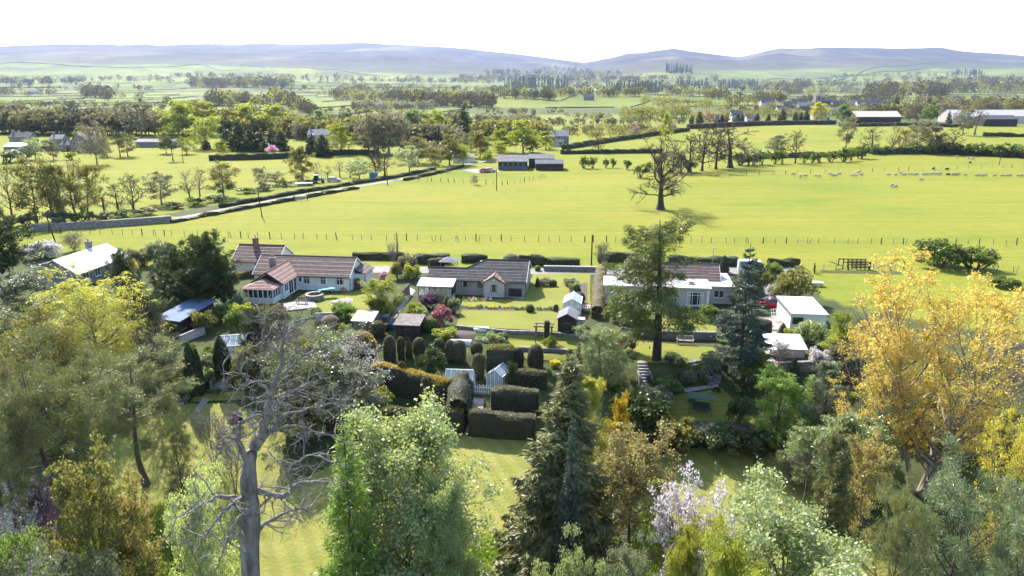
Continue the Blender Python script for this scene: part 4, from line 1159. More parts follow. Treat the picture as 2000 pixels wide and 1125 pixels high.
# lean-to conservatory
cv = empty('conservatory', (0, 0, 0)); cv.parent = hd
MB().box(-15.2, -10.2, -2.6, -2.48, -0.4, 0.55).box(-10.32, -10.2, -2.48, -0.003, -0.4, 0.55).box(-15.2, -15.08, -2.48, -0.003, -0.4, 0.55).obj('dwarf_wall', M['grey_render'], cv)
MB().box(-15.06, -10.34, -2.46, -0.02, -0.4, 0.12).obj('floor_slab', M['pale_render'], cv)
deck(cv, [[(-15.35, -2.85, 2.0), (-10.05, -2.85, 2.0), (-10.05, -0.31, 2.5), (-15.35, -0.31, 2.5)]], M['polycarbonate'], 0.06, 'glazed_roof')
for i in range(9): MB().beam((-15.3 + i * 0.645, -2.85, 2.02), (-15.3 + i * 0.645, -0.31, 2.52), 0.05, 0.05).obj('glazing_bar', M['white_paint'], cv)
for i in range(7):
    x_ = -15.14 + i * 0.81
    MB().box(x_ - 0.04, x_ + 0.04, -2.6, -2.5, 0.552, 2.0).obj('post', M['dark_timber'], cv)
for i in range(4): MB().box(-10.3, -10.21, -2.4 + i * 0.72, -2.32 + i * 0.72, 0.552, 2.1 + 0.12 * i).obj('post', M['dark_timber'], cv)
for i in range(6): MB().box(-15.09 + i * 0.81, -14.38 + i * 0.81, -2.56, -2.54, 0.56, 1.95).obj('pane', M['clear_glass'], cv)
MB().box(-15.18, -10.2, -2.62, -2.5, 1.93, 2.0).box(-15.18, -10.2, -2.62, -2.5, 1.6, 1.65).box(-10.3, -10.18, -2.5, -0.05, 1.6, 1.65).obj('rail', M['dark_timber'], cv)
for k_, c_ in ((-14.4, 'white_render'), (-13.3, 'terracotta'), (-12.6, 'white_render'), (-11.3, 'cream_render')):
    MB().box(k_ - 0.3, k_ + 0.3, -1.9, -1.3, 0.12, 0.6).box(k_ - 0.3, k_ + 0.3, -1.35, -1.25, 0.6, 1.15).obj('armchair', M[c_], cv)

# ---- house with flat roofed extensions behind the larch
he = empty('bungalow', (13.05, 96.55, 0), RZ, 'house with brown tiled roof and pale flat roofed extensions behind the tall larch', 'house')
MB().box(0, 14.3, 0, 4.2, -0.5, 2.62).obj('extension_wall', M['pale_render'], he)
MB().box(14.303, 17.8, 2.0, 8.6, -0.5, 2.5).obj('side_wall', M['pale_render'], he)
w_ = MB(); gable_wall(w_, 3.0, 16.2, 4.203, 9.8, 2.75, 4.5, 'x'); w_.obj('wall', M['white_render'], he)
fr_ = deck(he, [[(-0.25, -0.3, 2.8), (14.55, -0.3, 2.8), (14.55, 4.6, 2.88), (-0.25, 4.6, 2.88)]], M['flat_felt'], 0.2, 'flat_roof')
MB().box(-0.29, 14.59, -0.36, -0.301, 2.56, 2.83).obj('fascia', M['pale_timber'], fr_)
fr2 = deck(he, [[(14.553, 1.7, 2.62), (18.0, 1.7, 2.62), (18.0, 8.9, 2.70), (14.553, 8.9, 2.70)]], M['white_sheet'], 0.18, 'flat_roof')
for x_ in (3.4, 12.0):
    MB().box(x_ - 0.45, x_ + 0.45, 1.2, 2.2, 2.84, 3.0).obj('rooflight', M['pale_timber'], fr_)
    MB().box(x_ - 0.36, x_ + 0.36, 1.3, 2.1, 3.002, 3.02).obj('rooflight_pane', M['window_glass'], fr_)
gr_ = gable_x(he, 3.0, 16.2, 4.203, 9.8, 2.75, 4.52, M['brown_tile'], 12, over=0.1)
for x_ in (9.3, 12.6):
    MB().slab([(x_ - 0.4, 5.0, 3.16), (x_ + 0.4, 5.0, 3.16), (x_ + 0.4, 5.9, 3.73), (x_ - 0.4, 5.9, 3.73)], 0.12).obj('rooflight', M['grey_metal'], gr_)
    MB().slab([(x_ - 0.32, 5.1, 3.235), (x_ + 0.32, 5.1, 3.235), (x_ + 0.32, 5.8, 3.68), (x_ - 0.32, 5.8, 3.68)], 0.02).obj('rooflight_pane', M['window_glass'], gr_)
for x_, w2 in ((2.6, 2.6), (7.0, 2.4), (12.4, 2.2)): window(he, x_, 0, 0.25, w2, 1.9, mull=2, transom=0.75, name='picture_window', curtain=True)
MB().box(14.0, 14.29, -0.02, -0.003, -0.3, 2.55).obj('corner_board', M['white_paint'], he)
window(he, 15.9, 2.0, 0.9, 1.4, 1.1, mull=1)

# ---- white roofed house among the trees on the left
ha = empty('bungalow', (-69.2, 105.2, 0), RAD(-8), 'low house with bright white sheet roof beyond the yellow willow', 'house')
w_ = MB(); gable_wall(w_, -3.6, 3.6, 0, 11.5, 2.3, 4.2, 'y'); w_.obj('wall', M['stone_far'], ha)
ra = deck(ha, [[(-3.9, 11.8, 2.12), (-3.9, -0.3, 2.12), (0, -0.3, 4.25), (0, 11.8, 4.25)], [(3.9, -0.3, 2.12), (3.9, 11.8, 2.12), (0, 11.8, 4.25), (0, -0.3, 4.25)]], M['white_sheet'], 0.08)
for i in range(7): MB().slab([(3.92, -0.32 + i * 1.73, 2.16), (3.92, 1.40 + i * 1.73, 2.16), (0.0, 1.40 + i * 1.73, 4.30), (0.0, -0.32 + i * 1.73, 4.30)], 0.03).obj('roof_sheet', M['white_sheet'], ra)
MB().box(-6.6, -3.62, 4, 10, -0.5, 2.2).obj('rear_wall', M['stone_far'], ha)
MB().slab([(-6.9, 3.7, 2.1), (-3.5, 3.7, 2.9), (-3.5, 10.3, 2.9), (-6.9, 10.3, 2.1)], 0.1).obj('rear_roof', M['slate'], ha)
chimney(ha, -0.6, 8.4, 3.6, 5.2, 0.8, 0.6, 'stone_far', 1)
for y_ in (1.6, 4.2): window(ha, 3.6, y_, 0.8, 1.3, 1.2, 'right', 1)

# ---- white garage and the outbuildings
def shed(loc, rz, w, d, h1, h2, wall, roof, label, name='shed', cat='shed', pitch='mono', door=True, ribs=0, groof=None, sheets=0):
    """small garden building; mono pitch rises to the back (h1 front, h2 back), gable has its ridge along y"""
    r = empty(name, loc, rz, label, cat)
    mb = MB()
    if pitch == 'mono':
        mb.prism([(0, -0.4), (d, -0.4), (d, h2), (0, h1)], w, 'x', (-w / 2, 0, 0))
        mb.obj('wall', M[wall], r)
        s = (h2 - h1) / d
        q = [(-w / 2 - 0.2, -0.25, h1 - 0.25 * s + 0.06), (w / 2 + 0.2, -0.25, h1 - 0.25 * s + 0.06), (w / 2 + 0.2, d + 0.2, h2 + 0.2 * s + 0.06), (-w / 2 - 0.2, d + 0.2, h2 + 0.2 * s + 0.06)]
        rf = MB().slab(q, 0.06).obj('roof', M[roof], r)
        n = sheets or 4
        for i in range(n):
            x0 = -w / 2 - 0.22 + (w + 0.44) * i / n; x1 = -w / 2 - 0.22 + (w + 0.44) * (i + 1) / n - 0.015; up = 0.03 + 0.012 * (i % 2)
            MB().slab([(x0, -0.28, q[0][2] + up), (x1, -0.28, q[0][2] + up), (x1, d + 0.23, q[2][2] + up), (x0, d + 0.23, q[2][2] + up)], 0.02).obj('roof_sheet', M[roof], rf)
        if ribs:
            mb = MB()
            for i in range(ribs + 1):
                x0 = -w / 2 - 0.2 + (w + 0.4) * i / ribs; mb.beam((x0, -0.28, q[0][2] + 0.05), (x0, d + 0.22, q[2][2] + 0.05), 0.07, 0.06)
            mb.obj('roof_ribs', M[roof], rf)
    else:
        gable_wall(mb, -w / 2, w / 2, 0, d, h1, h2, 'y'); mb.obj('wall', M[wall], r)
        s = (h2 - h1) / (w / 2); a = w / 2 + 0.15; zl = h1 - 0.15 * s
        rf = deck(r, [[(-a, d + 0.15, zl), (-a, -0.15, zl), (0, -0.15, h2), (0, d + 0.15, h2)], [(a, -0.15, zl), (a, d + 0.15, zl), (0, d + 0.15, h2), (0, -0.15, h2)]], M[roof], 0.05)
        n = sheets or 3
        for i in range(n):
            y0 = -0.17 + (d + 0.34) * i / n; y1 = -0.17 + (d + 0.34) * (i + 1) / n - 0.02
            for sx in (-1, 1):
                q = [(sx * (a + 0.02), y0, zl + 0.02), (sx * (a + 0.02), y1, zl + 0.02), (0, y1, h2 + 0.03), (0, y0, h2 + 0.03)]
                MB().slab(q if sx > 0 else [q[1], q[0], q[3], q[2]], 0.02).obj('roof_sheet', M[groof or roof], rf)
    if door:
        dr = MB().box(-0.42, 0.42, -0.045, -0.003, -0.05, min(1.85, h1 - 0.1)).obj('door', M[wall], r)
        MB().box(-0.40, 0.40, -0.06, -0.046, 0.3, 0.38).box(-0.40, 0.40, -0.06, -0.046, 1.35, 1.43).obj('ledge', M['grey_timber'], dr)
    return r

def GP(px, py, dz=0.0):
    p = G(px, py); p.z += dz; return p

p_ = GP(1576, 647)
gar = shed((p_.x, p_.y, p_.z), RAD(-6), 4.3, 6.6, 2.25, 2.45, 'white_render', 'white_sheet', 'white garage with flat white roof beside the field', 'garage', 'garage', sheets=5)
MB().box(-1.9, -0.6, -0.05, -0.003, 0.9, 1.8).obj('window', M['window_glass'], gar)
MB().box(-2.40, -2.36, -0.3, 6.8, 2.2, 2.56).obj('fascia', M['grey_metal'], gar)
p_ = GP(1538, 700)
shed((p_.x, p_.y + 0.2, p_.z), RAD(-3), 3.9, 2.6, 1.1, 1.75, 'pale_render', 'shed_polythene', 'low white lean-to below the white garage', 'lean_to', 'shed', door=False, sheets=3)
p_ = GP(796, 664)
shed((p_.x, p_.y, p_.z), RAD(-7), 2.9, 2.6, 1.95, 2.35, 'dark_timber', 'corrugated', 'dark timber shed with rusty corrugated roof above the clipped yews', ribs=11, sheets=3)
p_ = GP(709, 652)
shed((p_.x, p_.y, p_.z), RAD(-7), 2.4, 2.2, 1.7, 2.1, 'grey_timber', 'flat_felt', 'small shed with plain pale roof beside the golden topped yew', sheets=2)
p_ = GP(742, 630)
shed((p_.x, p_.y, p_.z), RAD(-7), 2.0, 1.4, 0.9, 1.2, 'grey_timber', 'flat_felt', 'low grey timber store by the white bungalow garden fence', 'store_box', door=False, sheets=2)
p_ = GP(1107, 652)
shed((p_.x, p_.y, p_.z), RAD(-9), 2.3, 3.0, 2.0, 2.65, 'dark_timber', 'slate_light', 'dark brown gabled shed standing before the lawn greenhouse', pitch='gable')
# long hut with blue-grey roof on the left
a_ = GP(352, 660); b_ = GP(420, 618)
ang = math.atan2(b_.y - a_.y, b_.x - a_.x)
lh = empty('hut', (a_.x, a_.y, a_.z), ang, 'long dark timber hut with blue grey felt roof beside the dark evergreens', 'hut')
Lh = (b_ - a_).length
MB().prism([(0, -0.5), (2.6, -0.5), (2.6, 2.35), (0, 2.1)], Lh, 'x').obj('wall', M['dark_timber'], lh)
rf = MB().slab([(-0.2, -0.3, 2.12), (Lh + 0.2, -0.3, 2.12), (Lh + 0.2, 2.9, 2.46), (-0.2, 2.9, 2.46)], 0.06).obj('roof', M['blue_felt'], lh)
for i in range(4):
    x0 = -0.22 + (Lh + 0.44) * i / 4; x1 = -0.22 + (Lh + 0.44) * (i + 1) / 4 - 0.02; up = 0.05 if i == 0 else 0.03 + 0.012 * (i % 2)
    MB().slab([(x0, -0.33, 2.12 + up), (x1, -0.33, 2.12 + up), (x1, 2.93, 2.47 + up), (x0, 2.93, 2.47 + up)], 0.02).obj('roof_sheet', M['blue_felt'], rf)
for i in range(4): window(lh, 1.0 + i * Lh / 4.4, 0, 0.9, 1.0, 0.8, mull=1, frame='dark_timber')

# ---- greenhouses
def greenhouse(loc, rz, w, d, he_, hr_, label, bars=0.62, glass='greenhouse_glass', frame='white_paint', solid=None):
    """ridge along y; each pane and glazing bar is its own part"""
    r = empty('greenhouse', loc, rz, label, 'greenhouse')
    MB().box(-w / 2, w / 2, 0, d, -0.35, 0.08).obj('base', M['stone'], r)
    n = max(2, round(d / bars)); st = d / n; a = w / 2
    for sx in (-1, 1):
        for i in range(n):
            y0 = i * st + 0.03; y1 = (i + 1) * st - 0.03
            MB().box(min(sx * a, sx * (a - 0.012)), max(sx * a, sx * (a - 0.012)), y0, y1, 0.1, he_).obj('pane', M[glass], r)
            q = [(sx * a, y0, he_), (sx * a, y1, he_), (0.02 * sx, y1, hr_), (0.02 * sx, y0, hr_)]
            MB().slab(q if sx > 0 else [q[1], q[0], q[3], q[2]], 0.012).obj('roof_pane', M[glass], r)
        for i in range(n + 1):
            y0 = i * st
            MB().beam((sx * a, y0, 0.08), (sx * a, y0, he_), 0.045, 0.045).beam((sx * a, y0, he_), (0, y0, hr_), 0.045, 0.045).obj('glazing_bar', M[frame], r)
        MB().beam((sx * a, 0, he_), (sx * a, d, he_), 0.06, 0.06).obj('eave_rail', M[frame], r)
    MB().beam((0, -0.02, hr_), (0, d + 0.02, hr_), 0.07, 0.07).obj('ridge_rail', M[frame], r)
    for y0 in (0.0, d):
        for i in range(4):
            x0 = -a + w * i / 4; x1 = x0 + w / 4; f = lambda x: he_ + (hr_ - he_) * (1 - abs(x) / a)
            MB().prism([(x0 + 0.02, 0.1), (x1 - 0.02, 0.1), (x1 - 0.02, f(x1) - 0.03), (x0 + 0.02, f(x0) - 0.03)], 0.012, 'y', (0, y0, 0)).obj('end_pane', M[glass], r)
            if i: MB().beam((x0, y0, 0.08), (x0, y0, f(x0)), 0.045, 0.045).obj('glazing_bar', M[frame], r)
    MB().box(-a + 0.15, -a + 0.7, 0.2, d - 0.2, 0.75, 0.8).obj('staging', M['pale_timber'], r)
    rr = random.Random(int(loc[0] * 10))
    for i in range(5): MB().lathe([(0.09, 0), (0.12, 0.2)], 8, (-a + 0.42, 0.4 + i * (d - 0.8) / 4, 0.8)).obj('flower_pot', M['terracotta'], r)
    return r
p_ = GP(405, 690); greenhouse((p_.x + 1.6, p_.y - 0.2, p_.z), RAD(-78), 2.6, 4.6, 1.35, 2.2, 'white framed greenhouse at the top of the left garden steps')
p_ = GP(1113, 615); greenhouse((p_.x + 0.25, p_.y, p_.z), RAD(-9), 2.4, 3.4, 1.6, 2.3, 'glass greenhouse behind the dark gabled shed on the lawn')
p_ = GP(896, 770); greenhouse((p_.x - 1.4, p_.y + 1.0, p_.z), RAD(-94), 2.2, 3.0, 1.5, 2.5, 'greenhouse with blue tinted glass among the clipped yew hedges')
p_ = GP(966, 757); greenhouse((p_.x, p_.y, p_.z), RAD(-24), 1.9, 2.2, 1.4, 2.1, 'small greenhouse with pale roof beside the narrow young conifer', bars=0.5)
# ------------------------------------------------------------------ lawns, beds, paths
def gp(*pts): return [tuple(G(a, b)[:2]) for a, b in pts]
drape('lawn', gp((862, 850), (1045, 858), (1110, 900), (1100, 980), (1040, 1060), (900, 1110), (700, 1180), (420, 1200), (440, 1050), (560, 950), (700, 890), (800, 850)), M['lawn_grass'], 0.09, jag=0.15, label='wide mown lawn below the clipped hedges')
drape('lawn', gp((372, 790), (462, 790), (560, 850), (540, 960), (420, 1080), (250, 1090), (190, 950), (215, 860), (320, 800)), M['lawn_grass'], 0.09, jag=0.15, label='mown lawn behind the bare tree')
drape('lawn', gp((385, 768), (478, 765), (478, 782), (372, 786)), M['garden_lawn'], 0.09, step=0.5)
drape('lawn', gp((1300, 880), (1480, 866), (1560, 930), (1640, 1000), (1760, 1125), (1740, 1200), (1300, 1200), (1180, 1100), (1230, 960)), M['lawn_grass'], 0.09, jag=0.2, label='shaded lawn sloping down on the right')
drape('lawn', gp((1320, 772), (1410, 760), (1460, 800), (1500, 860), (1330, 870), (1290, 820)), M['garden_lawn'], 0.09, jag=0.1)
drape('lawn', gp((903, 586), (1022, 585), (1041, 536), (1153, 534), (1153, 598), (1100, 606), (902, 600)), M['garden_lawn'], 0.07, label='upper lawn in front of the grey bungalow')
drape('lawn', gp((903, 606), (1096, 609), (1090, 648), (890, 638)), M['garden_lawn'], 0.07, label='middle lawn below the narrow flower bed')
drape('lawn', gp((994, 654), (1152, 662), (1150, 684), (985, 679)), M['garden_lawn'], 0.08, step=0.4)
drape('lawn', gp((1002, 690), (1120, 694), (1118, 706), (1030, 704)), M['garden_lawn'], 0.08, step=0.4)
drape('lawn', gp((636, 578), (708, 567), (737, 580), (731, 618), (704, 623), (600, 606)), M['garden_lawn'], 0.07, label='lawn of the white bungalow')
drape('lawn', gp((1212, 622), (1398, 624), (1400, 650), (1297, 646), (1210, 638)), M['garden_lawn'], 0.07, label='upper lawn under the tall larch')
drape('lawn', gp((1228, 666), (1400, 680), (1398, 694), (1366, 706), (1337, 713), (1250, 709), (1225, 690)), M['garden_lawn'], 0.08, label='lower lawn under the tall larch')
drape('lawn', gp((452, 636), (490, 637), (486, 664), (456, 657)), M['garden_lawn'], 0.07, step=0.4)
drape('patio', gp((893, 567), (947, 578), (1024, 585), (1042, 556), (1036, 553), (1020, 580), (905, 562)), M['paving'], 0.06, step=0.4, label='pale patio before the grey bungalow')
drape('driveway', gp((1462, 560), (1502, 560), (1512, 575), (1545, 592), (1545, 612), (1478, 606), (1460, 585)), M['asphalt'], 0.06, label='dark driveway with the red car')
drape('lane', [(-34, 118.6), (-34, 113.8), (5, 112.6), (26, 112.2), (48, 113.2), (48, 117.2), (5, 116.6)], M['lane'], 0.05, step=1.5, label='lane behind the bungalows')
drape('path', gp((1495, 700), (1513, 698), (1528, 730), (1506, 735)), M['gravel'], 0.08, step=0.4)
drape('path', gp((797, 560), (812, 568), (757, 642), (735, 640)), M['gravel'], 0.06, step=0.5)
drape('path', gp((922, 778), (946, 780), (942, 808), (920, 806)), M['paving'], 0.09, step=0.4)
drape('path', gp((925, 808), (936, 808), (922, 850), (906, 850)), M['gravel'], 0.09, step=0.4)
drape('path', gp((378, 806), (397, 778), (410, 782), (388, 808)), M['paving'], 0.12, step=0.4)
drape('path', gp((1334, 760), (1402, 752), (1404, 757), (1338, 768)), M['paving'], 0.10, step=0.4)
drape('soil_bed', gp((890, 646), (932, 645), (928, 664), (880, 662)), M['soil'], 0.07, step=0.4)
drape('soil_bed', gp((1112, 560), (1147, 552), (1147, 590), (1110, 590)), M['soil'], 0.09, step=0.4)
drape('soil_bed', gp((900, 600), (1096, 604), (1096, 609), (902, 606)), M['soil'], 0.10, step=0.4)
drape('track', gp((1600, 528), (1760, 532), (1760, 536), (1605, 533)), M['rough_ground'], 0.05, step=0.8)
drape('yard', gp((1480, 620), (1530, 618), (1545, 665), (1500, 665)), M['gravel'], 0.06, step=0.4)
drape('farm_yard', gp((895, 330), (975, 331), (975, 336), (930, 338)), M['gravel'], 0.06, step=1.0)
_lane = [(60, 446), (200, 440), (335, 429), (430, 411), (560, 387), (700, 364), (790, 349), (850, 336), (905, 322), (985, 309)]
def strip(pts, w):
    P = [Vector(G(a, b)[:2]) for a, b in pts]; L = []; R = []
    for i, p in enumerate(P):
        d = (P[min(i + 1, len(P) - 1)] - P[max(i - 1, 0)]).normalized(); n = Vector((-d.y, d.x))
        L.append(tuple(p + n * w / 2)); R.append(tuple(p - n * w / 2))
    return L + R[::-1]
drape('lane', strip(_lane, 2.6), M['lane'], 0.06, step=2.0, label='pale lane running between hedges across the valley')
_riv = [(190, 452), (300, 436), (420, 402), (520, 372), (600, 356), (700, 345)]
drape('verge', strip([(a, b - 8) for a, b in _lane[2:7]], 5.5), M['rough_ground'], 0.07, step=2.0)

# ------------------------------------------------------------------ walls, steps, terraces
def stone_wall(pts, h, t, label, matl='stone', cap='stone', group=None, block=1.1, name='stone_wall'):
    """coursed wall: each block of facing and each cope stone is a piece"""
    P = [Vector((p[0], p[1])) for p in pts]
    o = P[0]; z0 = gz(*o); r = empty(name, (o.x, o.y, z0), 0, label, 'wall', group)
    rr = random.Random(len(label)); seg = []
    for a, b in zip(P[:-1], P[1:]):
        L = (b - a).length; n = max(1, int(L / block))
        for i in range(n): seg.append((a.lerp(b, i / n), a.lerp(b, (i + 1) / n)))
    core = MB()
    for a, b in zip(P[:-1], P[1:]): core.beam((a.x - o.x, a.y - o.y, gz(*a) - z0 + h / 2 - 0.15), (b.x - o.x, b.y - o.y, gz(*b) - z0 + h / 2 - 0.15), t * 0.8, h + 0.25)
    core.obj('wall_core', M[matl], r)
    if len(seg) < 140:
        for a, b in seg:
            g = b - a; za = gz(*a) - z0; zb = gz(*b) - z0
            for k in range(2):
                j = rr.uniform(-0.03, 0.03)
                MB().beam((a.x - o.x, a.y - o.y, za + h * (0.25 + 0.5 * k)), (b.x - o.x - g.x * 0.03, b.y - o.y - g.y * 0.03, zb + h * (0.25 + 0.5 * k)), t * (0.94 + j), h * 0.46).obj('stone_block', M[matl], r)
            MB().beam((a.x - o.x, a.y - o.y, za + h + 0.07 + rr.uniform(0, 0.03)), (b.x - o.x - g.x * 0.04, b.y - o.y - g.y * 0.04, zb + h + 0.07 + rr.uniform(0, 0.03)), t * 1.12, 0.14).obj('cope_stone', M[cap], r)
    return r
stone_wall(gp((1062, 529), (1166, 531)), 0.75, 0.5, 'dark stone garden wall with pale coping beside the lane', cap='gravel', block=0.8)
stone_wall([tuple(p) for p in gp((60, 452), (200, 444), (336, 434))], 1.3, 0.7, 'long grey drystone wall along the lane on the left', matl='stone', cap='stone', block=1.6)
stone_wall(gp((893, 642), (993, 652), (1088, 656), (1152, 664)), 0.32, 0.3, 'low dark retaining wall below the middle lawn')
stone_wall(gp((1018, 684), (1120, 690)), 0.3, 0.3, 'low stone edging above the clipped yew domes')
stone_wall(gp((1212, 655), (1300, 662), (1398, 664)), 0.9, 0.45, 'dark garden wall behind the pale bench', matl='stone')
stone_wall(gp((1520, 727), (1630, 722)), 1.0, 0.4, 'shaded block wall below the white lean-to')
stone_wall(gp((337, 800), (386, 762)), 0.5, 0.35, 'low dark wall beside the columnar conifers')
stone_wall(gp((616, 628), (668, 626)), 1.0, 0.3, 'pale garden wall behind the rose arch', matl='pale_render')
stone_wall(gp((352, 672), (400, 652)), 0.9, 0.3, 'pale block wall between hut and greenhouse', matl='pale_render')

def steps(top, bot, w, label, n=8):
    a = G(*top); b = G(*bot); d = Vector((b.x - a.x, b.y - a.y)); L = d.length
    r = empty('steps', (b.x, b.y, b.z), math.atan2(d.y, d.x) - PI / 2 + PI, label, 'steps')
    H = max(a.z - b.z, 0.6)
    for i in range(n):
        MB().box(-w / 2, w / 2, i * L / n, (i + 1.15) * L / n, -0.3, (i + 1) * H / n + 0.12).obj('step', M['paving'], r)
    MB().box(-w / 2 - 0.18, -w / 2 - 0.003, 0, L, -0.3, H * 0.5 + 0.3).box(w / 2 + 0.003, w / 2 + 0.18, 0, L, -0.3, H * 0.5 + 0.3).obj('side_wall', M['stone'], r)
    return r
steps((458, 702), (428, 764), 1.5, 'long flight of stone steps below the left greenhouse', 11)
steps((1254, 708), (1262, 756), 1.1, 'straight stone steps down from the larch lawn', 8)
steps((1352, 706), (1398, 752), 1.1, 'stone steps curving down beside the grey shrub', 9)

# ------------------------------------------------------------------ board fence, garden furniture
def board_fence(pts, h, label, step=0.16, matl='grey_timber'):
    P = [Vector(p) for p in pts]; o = P[0]; z0 = gz(*o)
    r = empty('board_fence', (o.x, o.y, z0), 0, label, 'fence')
    for a, b in zip(P[:-1], P[1:]):
        L = (b - a).length; ang = math.atan2(b.y - a.y, b.x - a.x); n = int(L / 1.8) + 1
        for i in range(n + 1):
            q = a.lerp(b, i / n); MB().box(-0.06, 0.06, -0.06, 0.06, -0.3, h + 0.1).obj('post', M[matl], r, (q.x - o.x, q.y - o.y, gz(*q) - z0), ang)
        nb = int(L / step)
        me = MB().box(-step * 0.46, step * 0.46, -0.09, -0.065, 0.05, h).mesh('board', M[matl])
        for i in range(nb):
            q = a.lerp(b, (i + 0.5) / nb); link('board', me, r, (q.x - o.x, q.y - o.y, gz(*q) - z0), ang)
    return r
board_fence(gp((800, 575), (765, 612), (735, 645)), 1.5, 'weathered board fence between the white and grey bungalows', 0.22)
board_fence(gp((812, 650), (835, 632), (850, 626)), 1.0, 'dark fence panel behind the maroon shrub', 0.22, 'dark_timber')

def bench(loc, rz, label, matl, w=1.6):
    r = empty('bench', loc, rz, label, 'bench')
    for i in range(4): MB().box(-w / 2, w / 2, -0.05 + i * 0.12, 0.05 + i * 0.12, 0.42, 0.46).obj('seat_slat', M[matl], r)
    for i in range(9): MB().box(-w / 2 + 0.06 + i * (w - 0.2) / 8, -w / 2 + 0.12 + i * (w - 0.2) / 8, 0.40, 0.43, 0.48, 0.9).obj('back_slat', M[matl], r)
    MB().box(-w / 2, w / 2, 0.39, 0.44, 0.9, 0.98).obj('top_rail', M[matl], r)
    for sx in (-1, 1):
        for y_, h_ in ((-0.03, 0.62), (0.41, 0.98)): MB().box(sx * w / 2 - 0.04, sx * w / 2 + 0.04, y_ - 0.03, y_ + 0.03, 0, h_).obj('leg', M[matl], r)
        MB().box(sx * w / 2 - 0.045, sx * w / 2 + 0.045, -0.1, 0.42, 0.62, 0.66).obj('armrest', M[matl], r)
    return r
p_ = GP(1338, 674, 0.08); bench(p_, RAD(-6), 'pale grey wooden bench against the wall under the larch', 'pale_timber', 1.9)
p_ = GP(589, 596, 0.1); bench(p_, RAD(-10), 'grey wooden bench on the white bungalow patio', 'grey_timber', 1.3)
p_ = GP(966, 579, 0.08); bench(p_, RAD(-7), 'brown wooden bench under the front gable window', 'brown_timber', 1.3)
# raised deck and round stone pond on the white bungalow's terrace
p_ = GP(596, 604); q_ = GP(632, 578)
dk = empty('deck', (p_.x, p_.y, p_.z), RAD(22), 'pale raised deck beside the round stone pond', 'deck')
for i in range(14): MB().box(-2.6 + i * 0.30, -2.32 + i * 0.30, -0.2, 3.6, 0.1, 0.18).obj('deck_board', M['paving'], dk)
MB().box(-2.6, 1.58, -0.15, 3.55, -0.3, 0.098).obj('deck_frame', M['stone'], dk)
p_ = GP(615, 585); pd = empty('pond', (p_.x, p_.y, p_.z), 0, 'round raised stone pond on the white bungalow terrace', 'pond')
MB().lathe([(1.25, -0.2), (1.25, 0.75)], 24).obj('stone_ring', M['stone'], pd)
for i in range(22):
    a = 2 * PI * i / 22; MB().box(-0.17, 0.17, -0.2, 0.2, 0.752, 0.86).obj('cope_stone', M['gravel'], pd, (1.12 * math.cos(a), 1.12 * math.sin(a), 0), a + PI / 2)
MB().lathe([(0.0, 0.765), (0.92, 0.765)], 24, cap=False).obj('water', M['window_glass'], pd)
for i in range(5): MB().ball((0.5 * math.cos(i * 1.3), 0.5 * math.sin(i * 1.3), 0.85), (0.2, 0.17, 0.13), seg=8, rings=5).obj('plant', M['hedge_core'], pd)
p_ = GP(637, 582); sl = empty('shade_sail', (p_.x, p_.y, p_.z), RAD(10), 'turquoise shade cloth beside the round stone pond', 'shade cloth')
MB().add([(-1.2, -0.4, 1.25), (1.5, 0.2, 1.35), (0.9, 1.1, 1.3), (-0.9, 0.7, 1.15), (-1.2, -0.4, 1.23), (1.5, 0.2, 1.33), (0.9, 1.1, 1.28), (-0.9, 0.7, 1.13)], [(0, 1, 2, 3), (7, 6, 5, 4), (0, 4, 5, 1), (1, 5, 6, 2), (2, 6, 7, 3), (3, 7, 4, 0)]).obj('cloth', M['turquoise_cloth'], sl)
for x_, y_ in ((-1.15, -0.35), (1.4, 0.2), (0.85, 1.05), (-0.85, 0.65)): MB().tube([(x_, y_, 0), (x_, y_, 1.28)], 0.025, 6).obj('post', M['grey_metal'], sl)
# round rose arch / thatched bird table
p_ = GP(646, 652); ar = empty('gazebo', (p_.x, p_.y, p_.z), 0, 'small round roofed wooden gazebo beside the pale garden wall', 'gazebo')
for i in range(4):
    a = PI / 4 + i * PI / 2; MB().box(-0.05, 0.05, -0.05, 0.05, -0.2, 1.9).obj('post', M['grey_timber'], ar, (0.7 * math.cos(a), 0.7 * math.sin(a), 0))
MB().lathe([(1.1, 1.85), (0.95, 2.05), (0.6, 2.3), (0.05, 2.5)], 14).obj('roof', M['brown_timber'], ar)
# patio table and chairs by the grey bungalow
p_ = GP(923, 571, 0.07); tb = empty('patio_table', p_, RZ, 'dark patio table before the grey bungalow', 'table')
MB().lathe([(0.55, 0.70), (0.55, 0.74)], 16).obj('table_top', M['black_metal'], tb)
for i in range(4): MB().tube([(0.15 * math.cos(i * PI / 2), 0.15 * math.sin(i * PI / 2), 0.70), (0.42 * math.cos(i * PI / 2), 0.42 * math.sin(i * PI / 2), 0)], 0.025, 6).obj('leg', M['black_metal'], tb)
def chair(loc, rz, label, matl, group=None):
    r = empty('patio_chair', loc, rz, label, 'chair', group)
    MB().box(-0.25, 0.25, -0.25, 0.25, 0.42, 0.46).obj('seat', M[matl], r)
    MB().box(-0.25, 0.25, 0.22, 0.26, 0.46, 0.95).obj('backrest', M[matl], r)
    for sx in (-1, 1):
        for sy in (-1, 1): MB().box(sx * 0.22 - 0.02, sx * 0.22 + 0.02, sy * 0.22 - 0.02, sy * 0.22 + 0.02, 0, 0.42).obj('leg', M[matl], r)
    return r
for px_, py_, rz_, l_ in ((915, 572, 1.2, 'left of the patio table'), (931, 572, -1.4, 'right of the patio table'), (941, 574, -0.6, 'farthest from the patio table, by the front gable')):
    chair(GP(px_, py_, 0.07), rz_, 'dark patio chair ' + l_, 'black_metal', 'patio chairs by the grey bungalow')
